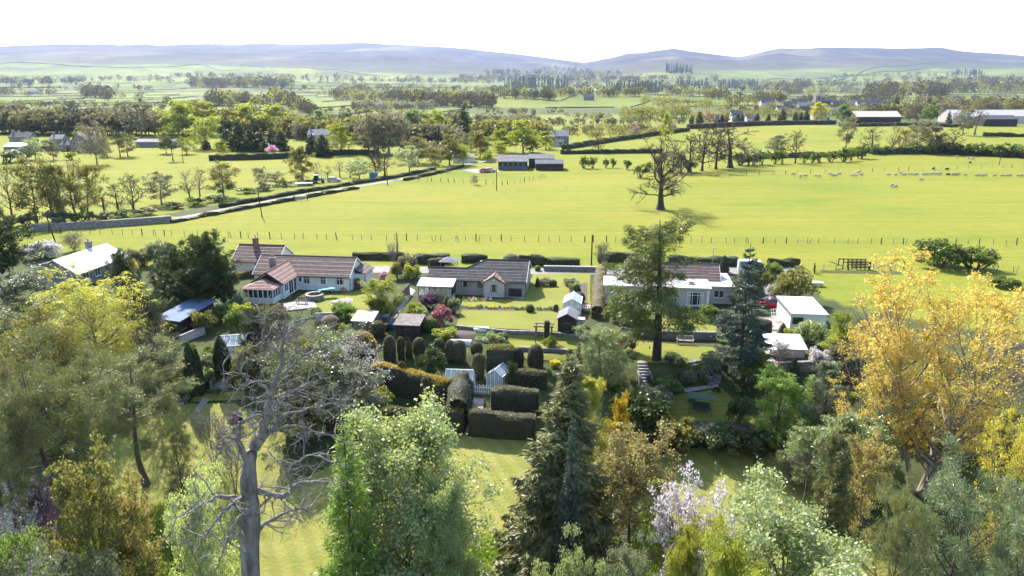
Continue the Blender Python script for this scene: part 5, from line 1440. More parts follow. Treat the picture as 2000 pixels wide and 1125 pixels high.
# timber arbour with a clipped block of box growing through it
p_ = GP(1062, 668); ab = empty('pergola', (p_.x, p_.y, p_.z), RAD(-7), 'weathered timber pergola on the lower lawn', 'pergola')
for sx in (-1, 1):
    for sy in (-1, 1): MB().box(sx * 0.95 - 0.06, sx * 0.95 + 0.06, sy * 0.6 - 0.06, sy * 0.6 + 0.06, -0.2, 2.1).obj('post', M['grey_timber'], ab)
for sy in (-1, 1): MB().box(-1.25, 1.25, sy * 0.6 - 0.04, sy * 0.6 + 0.04, 2.1, 2.24).obj('beam', M['grey_timber'], ab)
for i in range(7): MB().box(-1.0 + i * 0.33 - 0.03, -1.0 + i * 0.33 + 0.03, -0.9, 0.9, 2.242, 2.34).obj('rafter', M['grey_timber'], ab)
hedge([(p_.x + 0.05, p_.y - 0.55), (p_.x + 0.65, p_.y - 0.62)], 1.05, 3.0, 'olive', 'clipped square shrub with tawny top rising through the pergola', 'clipped_shrub', seed=8, cat='shrub', round_top=0.1)
# cold frames, cloche tunnel, raised beds
p_ = GP(900, 672); cl = empty('cloche_tunnel', (p_.x, p_.y, p_.z), RAD(-7), 'silver cloche tunnel above the clipped yews', 'cloche')
for i in range(7): MB().tube([(-1.35 + i * 0.45, 0.5 * math.cos(a), 0.62 * math.sin(a) + 0.02) for a in np.linspace(0, PI, 9)], 0.02, 5).obj('hoop', M['grey_metal'], cl)
vs = []; fs = []
for i in range(2):
    for a in np.linspace(0, PI, 11): vs.append((-1.35 + i * 2.7, 0.48 * math.cos(a), 0.6 * math.sin(a)))
for k in range(10): fs.append((k, k + 1, k + 12, k + 11))
MB().add(vs, fs, 0, True).obj('cover', M['polycarbonate'], cl)
def raised_bed(px_, py_, w, d, label, veg):
    p = GP(px_, py_); r = empty('raised_bed', (p.x, p.y, p.z), RZ, label, 'raised bed')
    for a_ in ((-w / 2, w / 2, 0, 0.06), (-w / 2, w / 2, d - 0.06, d)): MB().box(a_[0], a_[1], a_[2], a_[3], -0.1, 0.35).obj('board', M['pale_timber'], r)
    for x_ in (-w / 2, w / 2 - 0.06): MB().box(x_ + 0.002, x_ + 0.058, 0.062, d - 0.062, -0.1, 0.35).obj('board', M['pale_timber'], r)
    MB().box(-w / 2 + 0.07, w / 2 - 0.07, 0.07, d - 0.07, -0.1, 0.28).obj('soil', M['soil'], r)
    rr = np.random.default_rng(px_); n = 260
    c = np.stack([rr.uniform(-w / 2 + 0.15, w / 2 - 0.15, n), rr.uniform(0.15, d - 0.15, n), rr.uniform(0.3, 0.5, n)], 1)
    V, Q, rn = leaf_quads(c, 0.2, rr); tag(link('seedlings', np_mesh('seedlings', V, quads=Q, mats=[LM(veg)], rnd=rn), r), kind='stuff')
raised_bed(936, 668, 1.1, 2.6, 'raised vegetable bed with green seedlings beside bare soil', 'bright')
raised_bed(950, 670, 1.0, 2.8, 'raised bed edged with pale boards nearest the white trellis', 'grey_green')
raised_bed(868, 655, 2.2, 1.0, 'raised bed full of green leaves behind the clipped yews', 'lime')
p_ = GP(939, 648); wb = empty('cold_frame', (p_.x, p_.y, p_.z), RZ, 'small white cold frame at the edge of the middle lawn', 'cold frame')
MB().box(-0.9, 0.9, 0, 0.6, -0.1, 0.35).obj('box', M['white_paint'], wb); MB().slab([(-0.92, -0.02, 0.36), (0.92, -0.02, 0.36), (0.92, 0.62, 0.5), (-0.92, 0.62, 0.5)], 0.03).obj('lid', M['polycarbonate'], wb)
# potting yard beside the gabled shed
p_ = GP(1133, 640); tk = empty('water_tank', (p_.x, p_.y, p_.z), RAD(-9), 'white caged water tank beside the gabled shed', 'water tank')
MB().box(-0.55, 0.55, 0, 1.0, 0.12, 1.1).obj('tank', M['white_paint'], tk)
for i in range(6): MB().box(-0.58 + i * 0.22, -0.55 + i * 0.22, -0.03, -0.003, 0.1, 1.15).obj('cage_bar', M['grey_metal'], tk)
for i in range(3): MB().box(-0.6, 0.6, -0.06, -0.031, 0.2 + i * 0.4, 0.23 + i * 0.4).obj('cage_rail', M['grey_metal'], tk)
MB().box(-0.6, 0.6, -0.05, 1.05, -0.1, 0.11).obj('pallet', M['grey_timber'], tk)
p_ = GP(1140, 612); ts = empty('potting_table', (p_.x, p_.y, p_.z), RAD(-9), 'white topped potting bench crowded with pots by the golden hedge', 'potting bench')
MB().box(-0.8, 0.8, 0, 1.4, 0.72, 0.78).obj('table_top', M['white_paint'], ts)
for sx in (-0.7, 0.7):
    for sy in (0.1, 1.3): MB().box(sx - 0.04, sx + 0.04, sy - 0.04, sy + 0.04, -0.1, 0.718).obj('leg', M['grey_timber'], ts)
for i in range(9): MB().lathe([(0.09, 0), (0.13, 0.22)], 8, (-0.6 + (i % 5) * 0.3, 0.3 + (i // 5) * 0.6, 0.782)).obj('flower_pot', M['terracotta' if i % 3 else 'black_metal'], ts)
def barrel(px_, py_, matl, label, h=0.95, r_=0.3, name='water_barrel', cat='barrel'):
    p = GP(px_, py_); o = MB().lathe([(r_ * 0.88, -0.1), (r_, h * 0.3), (r_, h * 0.7), (r_ * 0.88, h), (r_ * 0.3, h + 0.03)], 14).obj(name, M[matl], None, p)
    return tag(o, label, cat)
barrel(468, 690, 'blue_paint', 'blue water barrel at the corner of the left greenhouse', 1.1, 0.38)
barrel(768, 642, 'blue_paint', 'blue bin behind the corrugated roofed shed', 0.8, 0.35)
barrel(757, 645, 'black_metal', 'black compost bin beside the board fence', 0.9, 0.4, 'compost_bin', 'compost bin')
barrel(1499, 635, 'red_plastic', 'red plastic tub beside the white garage', 0.7, 0.35, 'tub', 'tub')
barrel(1512, 700, 'white_paint', 'white water butt at the end of the white lean-to', 1.1, 0.36)
barrel(1098, 640, 'car_silver', 'grey water butt against the gabled shed', 1.0, 0.3)
# clutter in the yard between car and garage: a stack of white frames and table
p_ = GP(1519, 628); cr = empty('drying_rack', (p_.x, p_.y, p_.z), RAD(20), 'white metal rack leaning near the red car', 'rack')
for i in range(5): MB().beam((-0.8 + i * 0.4, 0, 0), (-0.8 + i * 0.4, 0.6, 1.6), 0.05, 0.05).obj('bar', M['white_paint'], cr)
for i in range(4): MB().beam((-0.85, 0.15 + i * 0.15, 0.35 + i * 0.4), (0.85, 0.15 + i * 0.15, 0.35 + i * 0.4), 0.05, 0.05).obj('rail', M['white_paint'], cr)
p_ = GP(1516, 652); pl = empty('plant_stand', (p_.x, p_.y, p_.z), RAD(-5), 'low plant stand with a green cloth below the garage', 'plant stand')
MB().box(-1.3, 1.3, -0.3, 0.3, 0.42, 0.48).obj('table_top', M['green_cloth'], pl)
for sx in (-1.2, 1.2): MB().box(sx - 0.05, sx + 0.05, -0.25, 0.25, -0.1, 0.418).obj('leg', M['grey_timber'], pl)
p_ = GP(1464, 616); dc = empty('picket_gate', (p_.x, p_.y, p_.z), RAD(60), 'small white picket gate at the edge of the driveway', 'gate')
for i in range(6): MB().box(-0.5 + i * 0.2, -0.4 + i * 0.2, -0.02, 0.02, 0.05, 1.0).obj('picket', M['white_paint'], dc)
MB().box(-0.52, 0.62, 0.022, 0.06, 0.25, 0.33).box(-0.52, 0.62, 0.022, 0.06, 0.75, 0.83).obj('rail', M['white_paint'], dc)
p_ = GP(938, 770); tr = empty('trellis_fence', (p_.x, p_.y, p_.z), RAD(-6), 'white picket fence between the two yew garden greenhouses', 'fence')
for i in range(12): MB().box(-1.15 + i * 0.2, -1.04 + i * 0.2, -0.02, 0.02, 0.0, 1.0 + 0.1 * (i % 2)).obj('picket', M['white_paint'], tr)
MB().box(-1.2, 1.3, 0.022, 0.06, 0.25, 0.33).box(-1.2, 1.3, 0.022, 0.06, 0.7, 0.78).obj('rail', M['white_paint'], tr)
# swing seat with green canopy
p_ = GP(1368, 806); sw = empty('swing_seat', (p_.x, p_.y, p_.z), RAD(-15), 'garden swing seat with green canopy on the sloping lawn', 'swing seat')
for sx in (-1.1, 1.1):
    MB().beam((sx, -0.7, 0), (sx, 0, 1.9), 0.06, 0.06).beam((sx, 0.7, 0), (sx, 0, 1.9), 0.06, 0.06).obj('frame_leg', M['black_metal'], sw)
MB().slab([(-1.3, -0.8, 1.85), (1.3, -0.8, 1.85), (1.3, 0, 2.05), (-1.3, 0, 2.05)], 0.04).slab([(-1.3, 0.002, 2.05), (1.3, 0.002, 2.05), (1.3, 0.8, 1.85), (-1.3, 0.8, 1.85)], 0.04).obj('canopy', M['green_cloth'], sw)
MB().box(-0.9, 0.9, -0.25, 0.3, 0.45, 0.55).obj('seat', M['green_cloth'], sw); MB().box(-0.9, 0.9, 0.3, 0.38, 0.55, 1.05).obj('backrest', M['green_cloth'], sw)
# white trough in the field
p_ = GP(1596, 559); tg_ = empty('water_trough', (p_.x, p_.y, p_.z), RAD(-6), 'white lidded box standing in the field beside the garden', 'trough')
MB().box(-0.75, 0.75, -0.4, 0.5, 0.0, 0.55).obj('tank', M['grey_metal'], tg_); MB().box(-0.8, 0.8, -0.45, 0.55, 0.552, 0.66).obj('lid', M['white_paint'], tg_)
# low dwarf roof canopy (peaked white) behind the grey bungalow
p_ = GP(876, 527); cn = empty('carport', (p_.x, p_.y + 1.0, p_.z), RZ, 'pale hipped carport roof behind the grey bungalow', 'carport')
for sx in (-1, 1):
    for sy in (-1, 1): MB().box(sx * 1.5 - 0.06, sx * 1.5 + 0.06, sy * 1.3 - 0.06, sy * 1.3 + 0.06, -0.2, 2.2).obj('post', M['grey_timber'], cn)
cn.scale = (0.8, 0.8, 0.62)
MB().add([(-1.9, -1.7, 2.2), (1.9, -1.7, 2.2), (1.9, 1.7, 2.2), (-1.9, 1.7, 2.2), (0, 0, 3.3)], [(0, 1, 4), (1, 2, 4), (2, 3, 4), (3, 0, 4), (3, 2, 1, 0)]).obj('roof', M['slate_light'], cn)

# ------------------------------------------------------------------ field fences, poles, gates
def post_fence(pts, spacing, h, label, r_=0.06, wires=3, jitter=0.5, seed=1, matl='grey_timber'):
    P = [Vector(G(a, b)[:2]) for a, b in pts]; o = P[0]; z0 = gz(*o)
    r = empty('post_fence', (o.x, o.y, z0), 0, label, 'fence'); rr = random.Random(seed)
    me = MB().lathe([(r_, -0.2), (r_, h), (r_ * 0.5, h + 0.05)], 6).mesh('post', M[matl])
    me2 = MB().lathe([(r_ * 1.7, -0.2), (r_ * 1.7, h * 1.12), (r_, h * 1.15)], 6).mesh('post', M['bark_dark'])
    sl = [0]
    for a, b in zip(P[:-1], P[1:]): sl.append(sl[-1] + (b - a).length)
    n = int(sl[-1] / spacing); line = []
    for i in range(n + 1):
        s = min(sl[-1], max(0, (i + rr.uniform(-jitter, jitter) * 0.5) * spacing))
        k = max(j for j in range(len(sl) - 1) if sl[j] <= s + 1e-6); t = (s - sl[k]) / (sl[k + 1] - sl[k]); q = P[k].lerp(P[k + 1], t)
        z = gz(*q) - z0
        po = link('post', me2 if rr.random() < 0.28 else me, r, (q.x - o.x, q.y - o.y, z)); po.scale.z = rr.uniform(0.85, 1.12)
        po.rotation_euler = (rr.gauss(0, 0.05), rr.gauss(0, 0.06), 0); line.append((q.x - o.x, q.y - o.y, z))
        if rr.random() < 0.12:
            po = link('post', me, r, (q.x - o.x + 0.5, q.y - o.y + 0.1, z)); po.rotation_euler = (0.0, rr.choice([-1, 1]) * 0.25, 0)
    for k in range(wires):
        MB().tube([(a, b, c + h * (0.25 + 0.32 * k)) for a, b, c in line], 0.009, 3, cap=False).obj('wire', M['grey_timber'], r)
    return r
post_fence([(40, 452), (120, 455), (250, 458), (500, 465), (800, 470), (1200, 473), (1600, 476), (2030, 479)], 2.3, 1.15, 'long post and wire fence crossing the pasture behind the houses', seed=3)
post_fence([(818, 353), (900, 358), (985, 362), (1030, 355), (1072, 346)], 2.6, 1.25, 'paddock fence on the pasture in front of the farm barns', seed=4)
post_fence([(1345, 344), (1500, 341), (1700, 336), (1850, 331), (2010, 327)], 5.0, 1.3, 'far fence running behind the flock of sheep', seed=5)
post_fence([(1588, 530), (1640, 527), (1700, 530), (1765, 526)], 2.0, 1.1, 'short fence beside the sheep pen on the field track', seed=6)
post_fence([(1910, 531), (2020, 535)], 3.0, 1.1, 'short fence beyond the golden poplar', seed=7)
post_fence([(590, 350), (700, 346)], 4.0, 1.1, 'fence by the parked tractor beside the lane', seed=8)

def pole(px, base, top, label, arm=True, lean=0.0, r_=0.12):
    p = G(px, base); h = at_y(px, top, p.y).z - p.z
    r = empty('utility_pole', p, 0, label, 'pole')
    r.rotation_euler = (0, lean, 0)
    MB().lathe([(r_ * 1.15, -0.3), (r_, h * 0.5), (r_ * 0.75, h)], 8).obj('pole_shaft', M['bark_dark'], r)
    if arm:
        MB().box(-0.8, 0.8, -0.05, 0.05, h - 0.45, h - 0.33).obj('cross_arm', M['grey_timber'], r)
        for x_ in (-0.7, 0.0, 0.7): MB().lathe([(0.04, 0), (0.06, 0.1), (0.03, 0.2)], 6, (x_, 0, h - 0.33)).obj('insulator', M['stone_far'], r)
    return p + Vector((0, 0, h - 0.15))
pole(108, 473, 415, 'leaning utility pole by the snowy white shrub on the left', False, RAD(-9))
T1 = pole(512, 424, 366, 'utility pole on the pasture edge nearest the lane wall', False, RAD(-4))
T2 = pole(757, 362, 323, 'thin utility pole where the lane bends', True)
T3 = pole(970, 372, 330, 'utility pole on the pasture in front of the barns', True)
pole(777, 506, 455, 'tall dark pole beside the bare sapling behind the white bungalow', False)
pole(1155, 518, 459, 'tall dark pole beside the lane wall', False)
pole(1951, 322, 290, 'utility pole on the far right pasture', False, RAD(4))
p_ = G(358, 316); pole(358, 318, 292, 'pair of thin poles in the left meadow', False)
for a_, b_ in ((T2, T3), (T1, T2)):
    q = [a_.lerp(b_, t) - Vector((0, 0, 4 * t * (1 - t) * 0.9)) for t in np.linspace(0, 1, 13)]
    tag(MB().tube(q, 0.015, 3, cap=False).obj('overhead_wire', M['grey_metal']), 'overhead wire sagging from the lane bend to the %s' % ('barn field pole' if a_ is T2 else 'pole nearest the lane wall'), 'wire')
p_ = G(1391, 521); lp = empty('street_lamp', p_, 0, 'thin grey street lamp behind the brown tiled roof', 'street lamp')
MB().tube([(0, 0, 0), (0, 0, 3.2)], [0.06, 0.04], 8).obj('lamp_post', M['grey_metal'], lp)
MB().tube([(0, 0, 3.2), (0.02, -0.2, 3.35), (0.0, -0.55, 3.38)], 0.03, 6).obj('lamp_arm', M['grey_metal'], lp); MB().box(-0.12, 0.12, -0.85, -0.5, 3.33, 3.43).obj('lamp_head', M['grey_metal'], lp)
# sheep pen with hurdles on the track
p_ = G(1672, 526); pn = empty('sheep_pen', p_, RAD(-4), 'dark timber sheep pen with loading race on the field', 'sheep pen')
for x_ in (-2.2, -1.4, -0.7, 0.0, 0.7, 1.4, 2.2):
    for y_ in (0, 2.0): MB().box(x_ - 0.07, x_ + 0.07, y_ - 0.07, y_ + 0.07, -0.2, 1.35).obj('post', M['dark_timber'], pn)
for k in range(4):
    for y_ in (-0.1, 2.1): MB().box(-2.25 if k == 3 else -0.75, 2.25, y_ - 0.025, y_ + 0.025, 0.25 + k * 0.3, 0.4 + k * 0.3).obj('rail', M['dark_timber'], pn)
MB().beam((-4.2, 0.6, 1.1), (-2.2, 0.6, 0.5), 0.5, 0.08).obj('ramp', M['dark_timber'], pn)
def gate(px, py, w, label, rz=0.0):
    p = G(px, py); r = empty('field_gate', p, rz, label, 'gate')
    for k in range(5): MB().box(-w / 2, w / 2, -0.02, 0.02, 0.2 + k * 0.22, 0.25 + k * 0.22).obj('bar', M['grey_metal'], r)
    for x_ in (-w / 2 - 0.1, w / 2 + 0.1): MB().box(x_ - 0.09, x_ + 0.09, -0.09, 0.09, -0.2, 1.4).obj('gate_post', M['dark_timber'], r)
    MB().beam((-w / 2, -0.03, 0.2), (w / 2, -0.03, 1.1), 0.04, 0.04).obj('brace', M['grey_metal'], r)
gate(1718, 528, 3.4, 'metal field gate beside the sheep pen'); gate(1590, 532, 1.6, 'narrow wooden gate at the garden corner', RAD(70)); gate(588, 392, 3.2, 'field gate in the hedge beside the lane', RAD(12))

# ------------------------------------------------------------------ vehicles
def car_mesh(L, W, H, prof, name):
    """body lofted from a side profile (x along length), tucked in towards the roof"""
    n = len(prof); vs = []
    for (x, z) in prof:
        k = 1.0 if z < H * 0.55 else 1.0 - 0.28 * (z - H * 0.55) / (H * 0.45)
        e = 0.90 if abs(x) > L * 0.47 else 1.0
        vs.append((x, -W / 2 * k * e, z)); vs.append((x, W / 2 * k * e, z))
    mb = MB(); fs = []
    for i in range(n): j = (i + 1) % n; fs.append((2 * i, 2 * j, 2 * j + 1, 2 * i + 1))
    fs.append(tuple(2 * i for i in range(n))[::-1]); fs.append(tuple(2 * i + 1 for i in range(n)))
    return mb.add(vs, fs)
def wheels(r, xs, W, rad):
    for x in xs:
        for s in (-1, 1):
            pts = [(x, s * (W / 2 - 0.20), rad), (x, s * (W / 2 + 0.01), rad)]
            w = MB().tube(pts, rad, 16).obj('wheel', M['tyre'], r); MB().tube([(x, s * (W / 2 + 0.005), rad), (x, s * (W / 2 + 0.02), rad)], rad * 0.6, 12).obj('rim', M['car_silver'], w)
def make_car(loc, rz, paint, label, L=4.1, W=1.75, H=1.48, van=False, name='parked_car', cat='car'):
    r = empty(name, loc, rz, label, cat)
    if van:
        prof = [(-L / 2, 0.35), (L / 2, 0.35), (L / 2, 0.85), (L / 2 - 0.75, 1.1), (L / 2 - 1.45, H - 0.05), (L / 2 - 1.7, H), (-L / 2 + 0.1, H), (-L / 2, H - 0.15)]
    else:
        prof = [(-L / 2, 0.3), (L / 2, 0.3), (L / 2 + 0.03, 0.65), (L / 2 - 0.25, 0.82), (L / 2 - 1.05, 0.95), (L / 2 - 1.75, H - 0.04), (L / 2 - 2.2, H), (-L / 2 + 0.7, H - 0.05), (-L / 2 + 0.12, 0.95), (-L / 2 - 0.02, 0.8)]
    car_mesh(L, W, H, prof, name).obj('body', M[paint], r)
    g = MB()
    if van:
        zt = H - 0.12; k = lambda z: W / 2 * (1 - 0.28 * (z - H * 0.55) / (H * 0.45)) + 0.006
        for s in (-1, 1):
            for x0, x1, x2 in ((L / 2 - 2.3, L / 2 - 0.95, L / 2 - 1.5), (L / 2 - 3.3, L / 2 - 2.4, L / 2 - 2.4), (-L / 2 + 0.3, L / 2 - 3.4, L / 2 - 3.4)):
                g.add([(x0, s * k(1.15), 1.15), (x1, s * k(1.15), 1.15), (x2, s * k(zt), zt), (x0, s * k(zt), zt)], [(0, 1, 2, 3) if s < 0 else (3, 2, 1, 0)])
        g.obj('side_window', M['window_glass'], r)
        a = (L / 2 - 0.77, 1.13); b = (L / 2 - 1.42, H - 0.1)
        MB().add([(a[0], -k(a[1]) + 0.1, a[1] + 0.02), (a[0], k(a[1]) - 0.1, a[1] + 0.02), (b[0], k(b[1]) - 0.1, b[1] + 0.02), (b[0], -k(b[1]) + 0.1, b[1] + 0.02)], [(0, 1, 2, 3)]).obj('windscreen', M['window_glass'], r)
        for s in (-1, 1): MB().box(-L / 2 + 0.3, L / 2 - 0.5, s * (W / 2) - 0.008, s * (W / 2) + 0.008, 0.42, 0.62).obj('side_stripe', M['car_blue'], r)
    else:
        k = lambda z: W / 2 * (1 - 0.28 * (z - H * 0.55) / (H * 0.45)) + 0.006
        for s in (-1, 1):
            g.add([(-L / 2 + 0.45, s * k(0.98), 0.98), (L / 2 - 1.2, s * k(0.98), 0.98), (L / 2 - 1.8, s * k(H - 0.1), H - 0.1), (-L / 2 + 0.8, s * k(H - 0.1), H - 0.1)], [(0, 1, 2, 3) if s < 0 else (3, 2, 1, 0)])
        g.obj('side_window', M['window_glass'], r)
        a = (L / 2 - 1.10, 0.98); b = (L / 2 - 1.72, H - 0.07)
        MB().add([(a[0], -k(a[1]) + 0.1, a[1] + 0.02), (a[0], k(a[1]) - 0.1, a[1] + 0.02), (b[0], k(b[1]) - 0.1, b[1] + 0.02), (b[0], -k(b[1]) + 0.1, b[1] + 0.02)], [(0, 1, 2, 3)]).obj('windscreen', M['window_glass'], r)
        MB().add([(-L / 2 + 0.10, -W / 2 + 0.3, 1.0), (-L / 2 + 0.10, W / 2 - 0.3, 1.0), (-L / 2 + 0.60, W / 2 - 0.35, H - 0.1), (-L / 2 + 0.60, -W / 2 + 0.35, H - 0.1)], [(3, 2, 1, 0)]).obj('rear_window', M['window_glass'], r)
    for s in (-1, 1):
        MB().box(L / 2 - 0.06, L / 2 + 0.05, s * (W / 2 - 0.25) - 0.15, s * (W / 2 - 0.25) + 0.15, 0.62, 0.76).obj('headlight', M['white_paint'], r)
        MB().box(-L / 2 - 0.04, -L / 2 + 0.05, s * (W / 2 - 0.2) - 0.1, s * (W / 2 - 0.2) + 0.1, 0.62, 0.85).obj('tail_light', M['red_plastic'], r)
    wheels(r, (-L / 2 + 0.75, L / 2 - 0.8), W, 0.32)
    return r
make_car(GP(1471, 533), RAD(-10), 'car_white', 'white van with blue stripe parked behind the blue conifer', 5.0, 1.95, 2.1, True, 'parked_van', 'van')
make_car(GP(1507, 601), RAD(160), 'car_red', 'red hatchback parked on the driveway near the white garage', 3.9)
make_car(GP(957, 336), RAD(15), 'car_silver', 'silver car parked beside the farm barns', 4.2)
make_car(GP(947, 337), RAD(8), 'car_red', 'small dark red car parked left of the farm barns', 3.9)
p_ = G(621, 357); tc = empty('tractor', p_, RAD(15), 'blue tractor parked on the verge beside the lane', 'tractor')
MB().box(0.0, 1.9, -0.38, 0.38, 0.7, 1.45).box(-1.2, 0.1, -0.55, 0.55, 0.65, 1.15).obj('body', M['car_blue'], tc)
MB().box(-1.1, 0.15, -0.7, 0.7, 1.152, 2.35).obj('cab', M['window_glass'], tc); MB().box(-1.2, 0.25, -0.78, 0.78, 2.352, 2.5).obj('cab_roof', M['white_paint'], tc)
for x_, r_ in ((-0.8, 0.8), (1.5, 0.5)):
    for s in (-1, 1): MB().tube([(x_, s * 0.62, r_), (x_, s * 1.02, r_)], r_, 18).obj('wheel', M['tyre'], tc)
MB().tube([(1.2, 0.3, 1.45), (1.2, 0.3, 2.3)], 0.05, 6).obj('exhaust', M['black_metal'], tc)
p_ = G(588, 363); tl = empty('trailer', p_, RAD(12), 'low white flatbed trailer on the verge beside the lane', 'trailer')
MB().box(-3.4, 3.4, -1.0, 1.0, 0.7, 0.95).obj('bed', M['white_paint'], tl); MB().box(-3.4, -3.3, -1.0, 1.0, 0.952, 1.6).obj('headboard', M['grey_metal'], tl)
wheels(tl, (-0.6, 0.5), 1.9, 0.38)
p_ = G(604, 361); tl = empty('trailer', p_, RAD(12), 'small dark trailer next to the blue tractor', 'trailer')
MB().box(-1.2, 1.2, -0.8, 0.8, 0.5, 1.5).obj('box', M['dark_timber'], tl); wheels(tl, (0.0,), 1.6, 0.34)
make_car(GP(652, 355), RAD(10), 'car_silver', 'grey car parked on the verge beyond the tractor', 4.3)
p_ = G(730, 349); ct = empty('cabin', p_, RAD(8), 'turquoise cabin under the bare trees beside the lane', 'cabin')
ct.scale = (0.65, 0.65, 0.8)
MB().box(-2, 2, -1.2, 1.2, -0.2, 2.4).obj('wall', M['turquoise_cloth'], ct); MB().box(-2.2, 2.2, -1.4, 1.4, 2.402, 2.55).obj('roof', M['barn_roof'], ct); MB().box(-0.4, 0.4, -1.23, -1.203, 0, 2).obj('door', M['blue_paint'], ct)

# ------------------------------------------------------------------ sheep
def sheep_mesh(name, wool, face):
    """one body: fleece trunk, neck and head, four legs, tail; nose towards +x, head down"""
    mb = MB()
    secs = [(-0.62, 0.72, 0.08), (-0.55, 0.70, 0.25), (-0.3, 0.70, 0.33), (0.05, 0.68, 0.35), (0.35, 0.70, 0.32), (0.52, 0.74, 0.24), (0.64, 0.72, 0.15), (0.74, 0.60, 0.12)]
    vs = []; fs = []; k = 10
    for x, z, r in secs:
        for i in range(k): a = 2 * PI * i / k; vs.append((x, r * 0.92 * math.cos(a), z + r * math.sin(a)))
    for j in range(len(secs) - 1):
        for i in range(k): fs.append((j * k + i, j * k + (i + 1) % k, (j + 1) * k + (i + 1) % k, (j + 1) * k + i))
    fs.append(tuple(range(k))[::-1]); mb.add(vs, fs, 0, True)
    hs = [(0.70, 0.62, 0.115), (0.80, 0.50, 0.11), (0.90, 0.36, 0.085), (0.96, 0.27, 0.055)]
    vs = []; fs = []; k = 8
    for x, z, r in hs:
        for i in range(k): a = 2 * PI * i / k; vs.append((x + r * 0.6 * math.sin(a), r * math.cos(a), z + r * 0.8 * math.sin(a)))
    for j in range(len(hs) - 1):
        for i in range(k): fs.append((j * k + i, j * k + (i + 1) % k, (j + 1) * k + (i + 1) % k, (j + 1) * k + i))
    fs.append(tuple(range((len(hs) - 1) * k, len(hs) * k))); mb.add(vs, fs, 1, True)
    for s in (-1, 1): mb.tube([(0.72, s * 0.1, 0.66), (0.70, s * 0.24, 0.64)], [0.05, 0.02], 5, 1)
    for x, kx in ((-0.42, -0.06), (0.38, 0.03)):
        for s in (-1, 1): mb.tube([(x, s * 0.17, 0.48), (x + kx, s * 0.17, 0.26), (x, s * 0.17, 0.0)], [0.09, 0.05, 0.045], 6, 1)
    mb.tube([(-0.6, 0, 0.8), (-0.7, 0, 0.6)], [0.07, 0.03], 5, 0)
    return mb.mesh(name, [M[wool], M[face]])
_sw = sheep_mesh('sheep', 'wool', 'pale_timber'); _sd = sheep_mesh('sheep', 'dark_wool', 'dark_wool')
_rs = random.Random(4)
WH = [(700,790),(740,800),(767,800),(825,798),(843,800),(905,790),(920,797),(935,795),(955,788),(1020,797),(1035,792),(1045,800),(1062,778),(1075,793),(1222,792),(1262,793),(1290,780),(1300,788),(1312,792),(1338,790),(1360,788),(1376,790),(1415,790),(1430,790),(1455,788),(1470,786),(1490,788),(1507,787),(1575,790),(1590,790),(1603,790),(1645,793),(1705,795),(1720,793),(1735,797),(1752,796),(1805,798),(1845,798),(1870,797),(1890,797),(1935,798),(1955,797)]
def sheep_at(zx, zy, me, label, group=None):
    p = G(1300 + zx * 0.3555, 60 + (zy + 6) * 0.3555); o = link('sheep', me, None, p, _rs.choice([0, PI]) + _rs.gauss(0, 0.45)); s = _rs.uniform(0.85, 1.05); o.scale = (s, s, s)
    return tag(o, label, 'sheep', group)
for i_, (a_, b_) in enumerate(sorted(WH)): sheep_at(a_, b_, _sw, 'white sheep in the line before the far fence, %s from the left' % nth(i_), 'flock of white sheep')
sheep_at(1403, 820, _sw, 'white sheep grazing alone just below the line of the flock')
for a_, b_, l_ in ((1243, 853, 'left'), (1265, 857, 'right')): sheep_at(a_, b_, _sw, l_ + ' of two white sheep grazing lowest on the pasture', 'pair of sheep below the flock')
for i_, (a_, b_) in enumerate(((1600, 693), (1665, 700), (1687, 705))): sheep_at(a_, b_, _sw, 'white sheep grazing beyond the far fence, %s from the left' % nth(i_), 'sheep beyond the fence')
sheep_at(1470, 760, _sd, 'black sheep standing at the fence left of the other dark ones'); sheep_at(1545, 762, _sd, 'dark sheep at the fence just above the flock'); sheep_at(1550, 792, _sd, 'black sheep walking in line with the white flock'); sheep_at(1672, 725, _sd, 'dark sheep grazing beyond the far fence below two white ones')
# ------------------------------------------------------------------ clipped yews and hedges
_row = [('dome_a', 762, 655, 707, 27, 'at the dark shed end of the yew row, the widest there'), ('dome_b', 784, 657, 702, 18, 'second in the yew row counted from the dark shed'),
        ('cone', 799, 659, 699, 15, 'narrow and pointed, third in the yew row from the dark shed'), ('dome_a', 819, 659, 694, 26, 'fourth in the yew row, behind the spreading dark juniper'),
        ('dome_b', 858, 660, 694, 24, 'fifth in the yew row, just left of the wide clipped pair'), ('dome_a', 880, 664, 704, 22, 'left of the wide clipped pair of yews'),
        ('dome_b', 897, 664, 707, 28, 'right of the wide clipped pair of yews'), ('ball', 931, 667, 694, 26, 'round headed, behind the tall yew column')]
for sp, px, t, b, w, lab in _row: plant(sp, px, t, 'clipped yew dome ' + lab, 'topiary', 'clipped_yew', base=b, w=w, group='row of clipped yews')
plant('dome_b', 934, 690, 'tall dark yew column beside the garden path', 'topiary', 'clipped_yew', base=738, w=27, group='row of clipped yews')
plant('dome_a', 1012, 678, 'clipped yew dome hugging the end of the big square yew block', 'topiary', 'clipped_yew', base=716, w=24, group='row of clipped yews')
plant('dome_a', 1046, 673, 'lone clipped yew dome below the pergola', 'topiary', 'clipped_yew', base=719, w=33, group='row of clipped yews')
plant('dome_b', 1113, 681, 'narrow clipped yew beside the pale broad tree', 'topiary', 'clipped_yew', base=719, w=18, group='row of clipped yews')
plant('dome_b', 787, 705, 'clipped yew finial rising from the golden topped hedge', 'topiary', 'clipped_yew', base=764, w=20)
plant('dome_b', 832, 736, 'clipped yew finial at the dark middle of the sloping hedge', 'topiary', 'clipped_yew', base=790, w=20)
plant('dome_a', 884, 740, 'rounded clipped yew at the low end of the sloping hedge', 'topiary', 'clipped_yew', base=790, w=26)
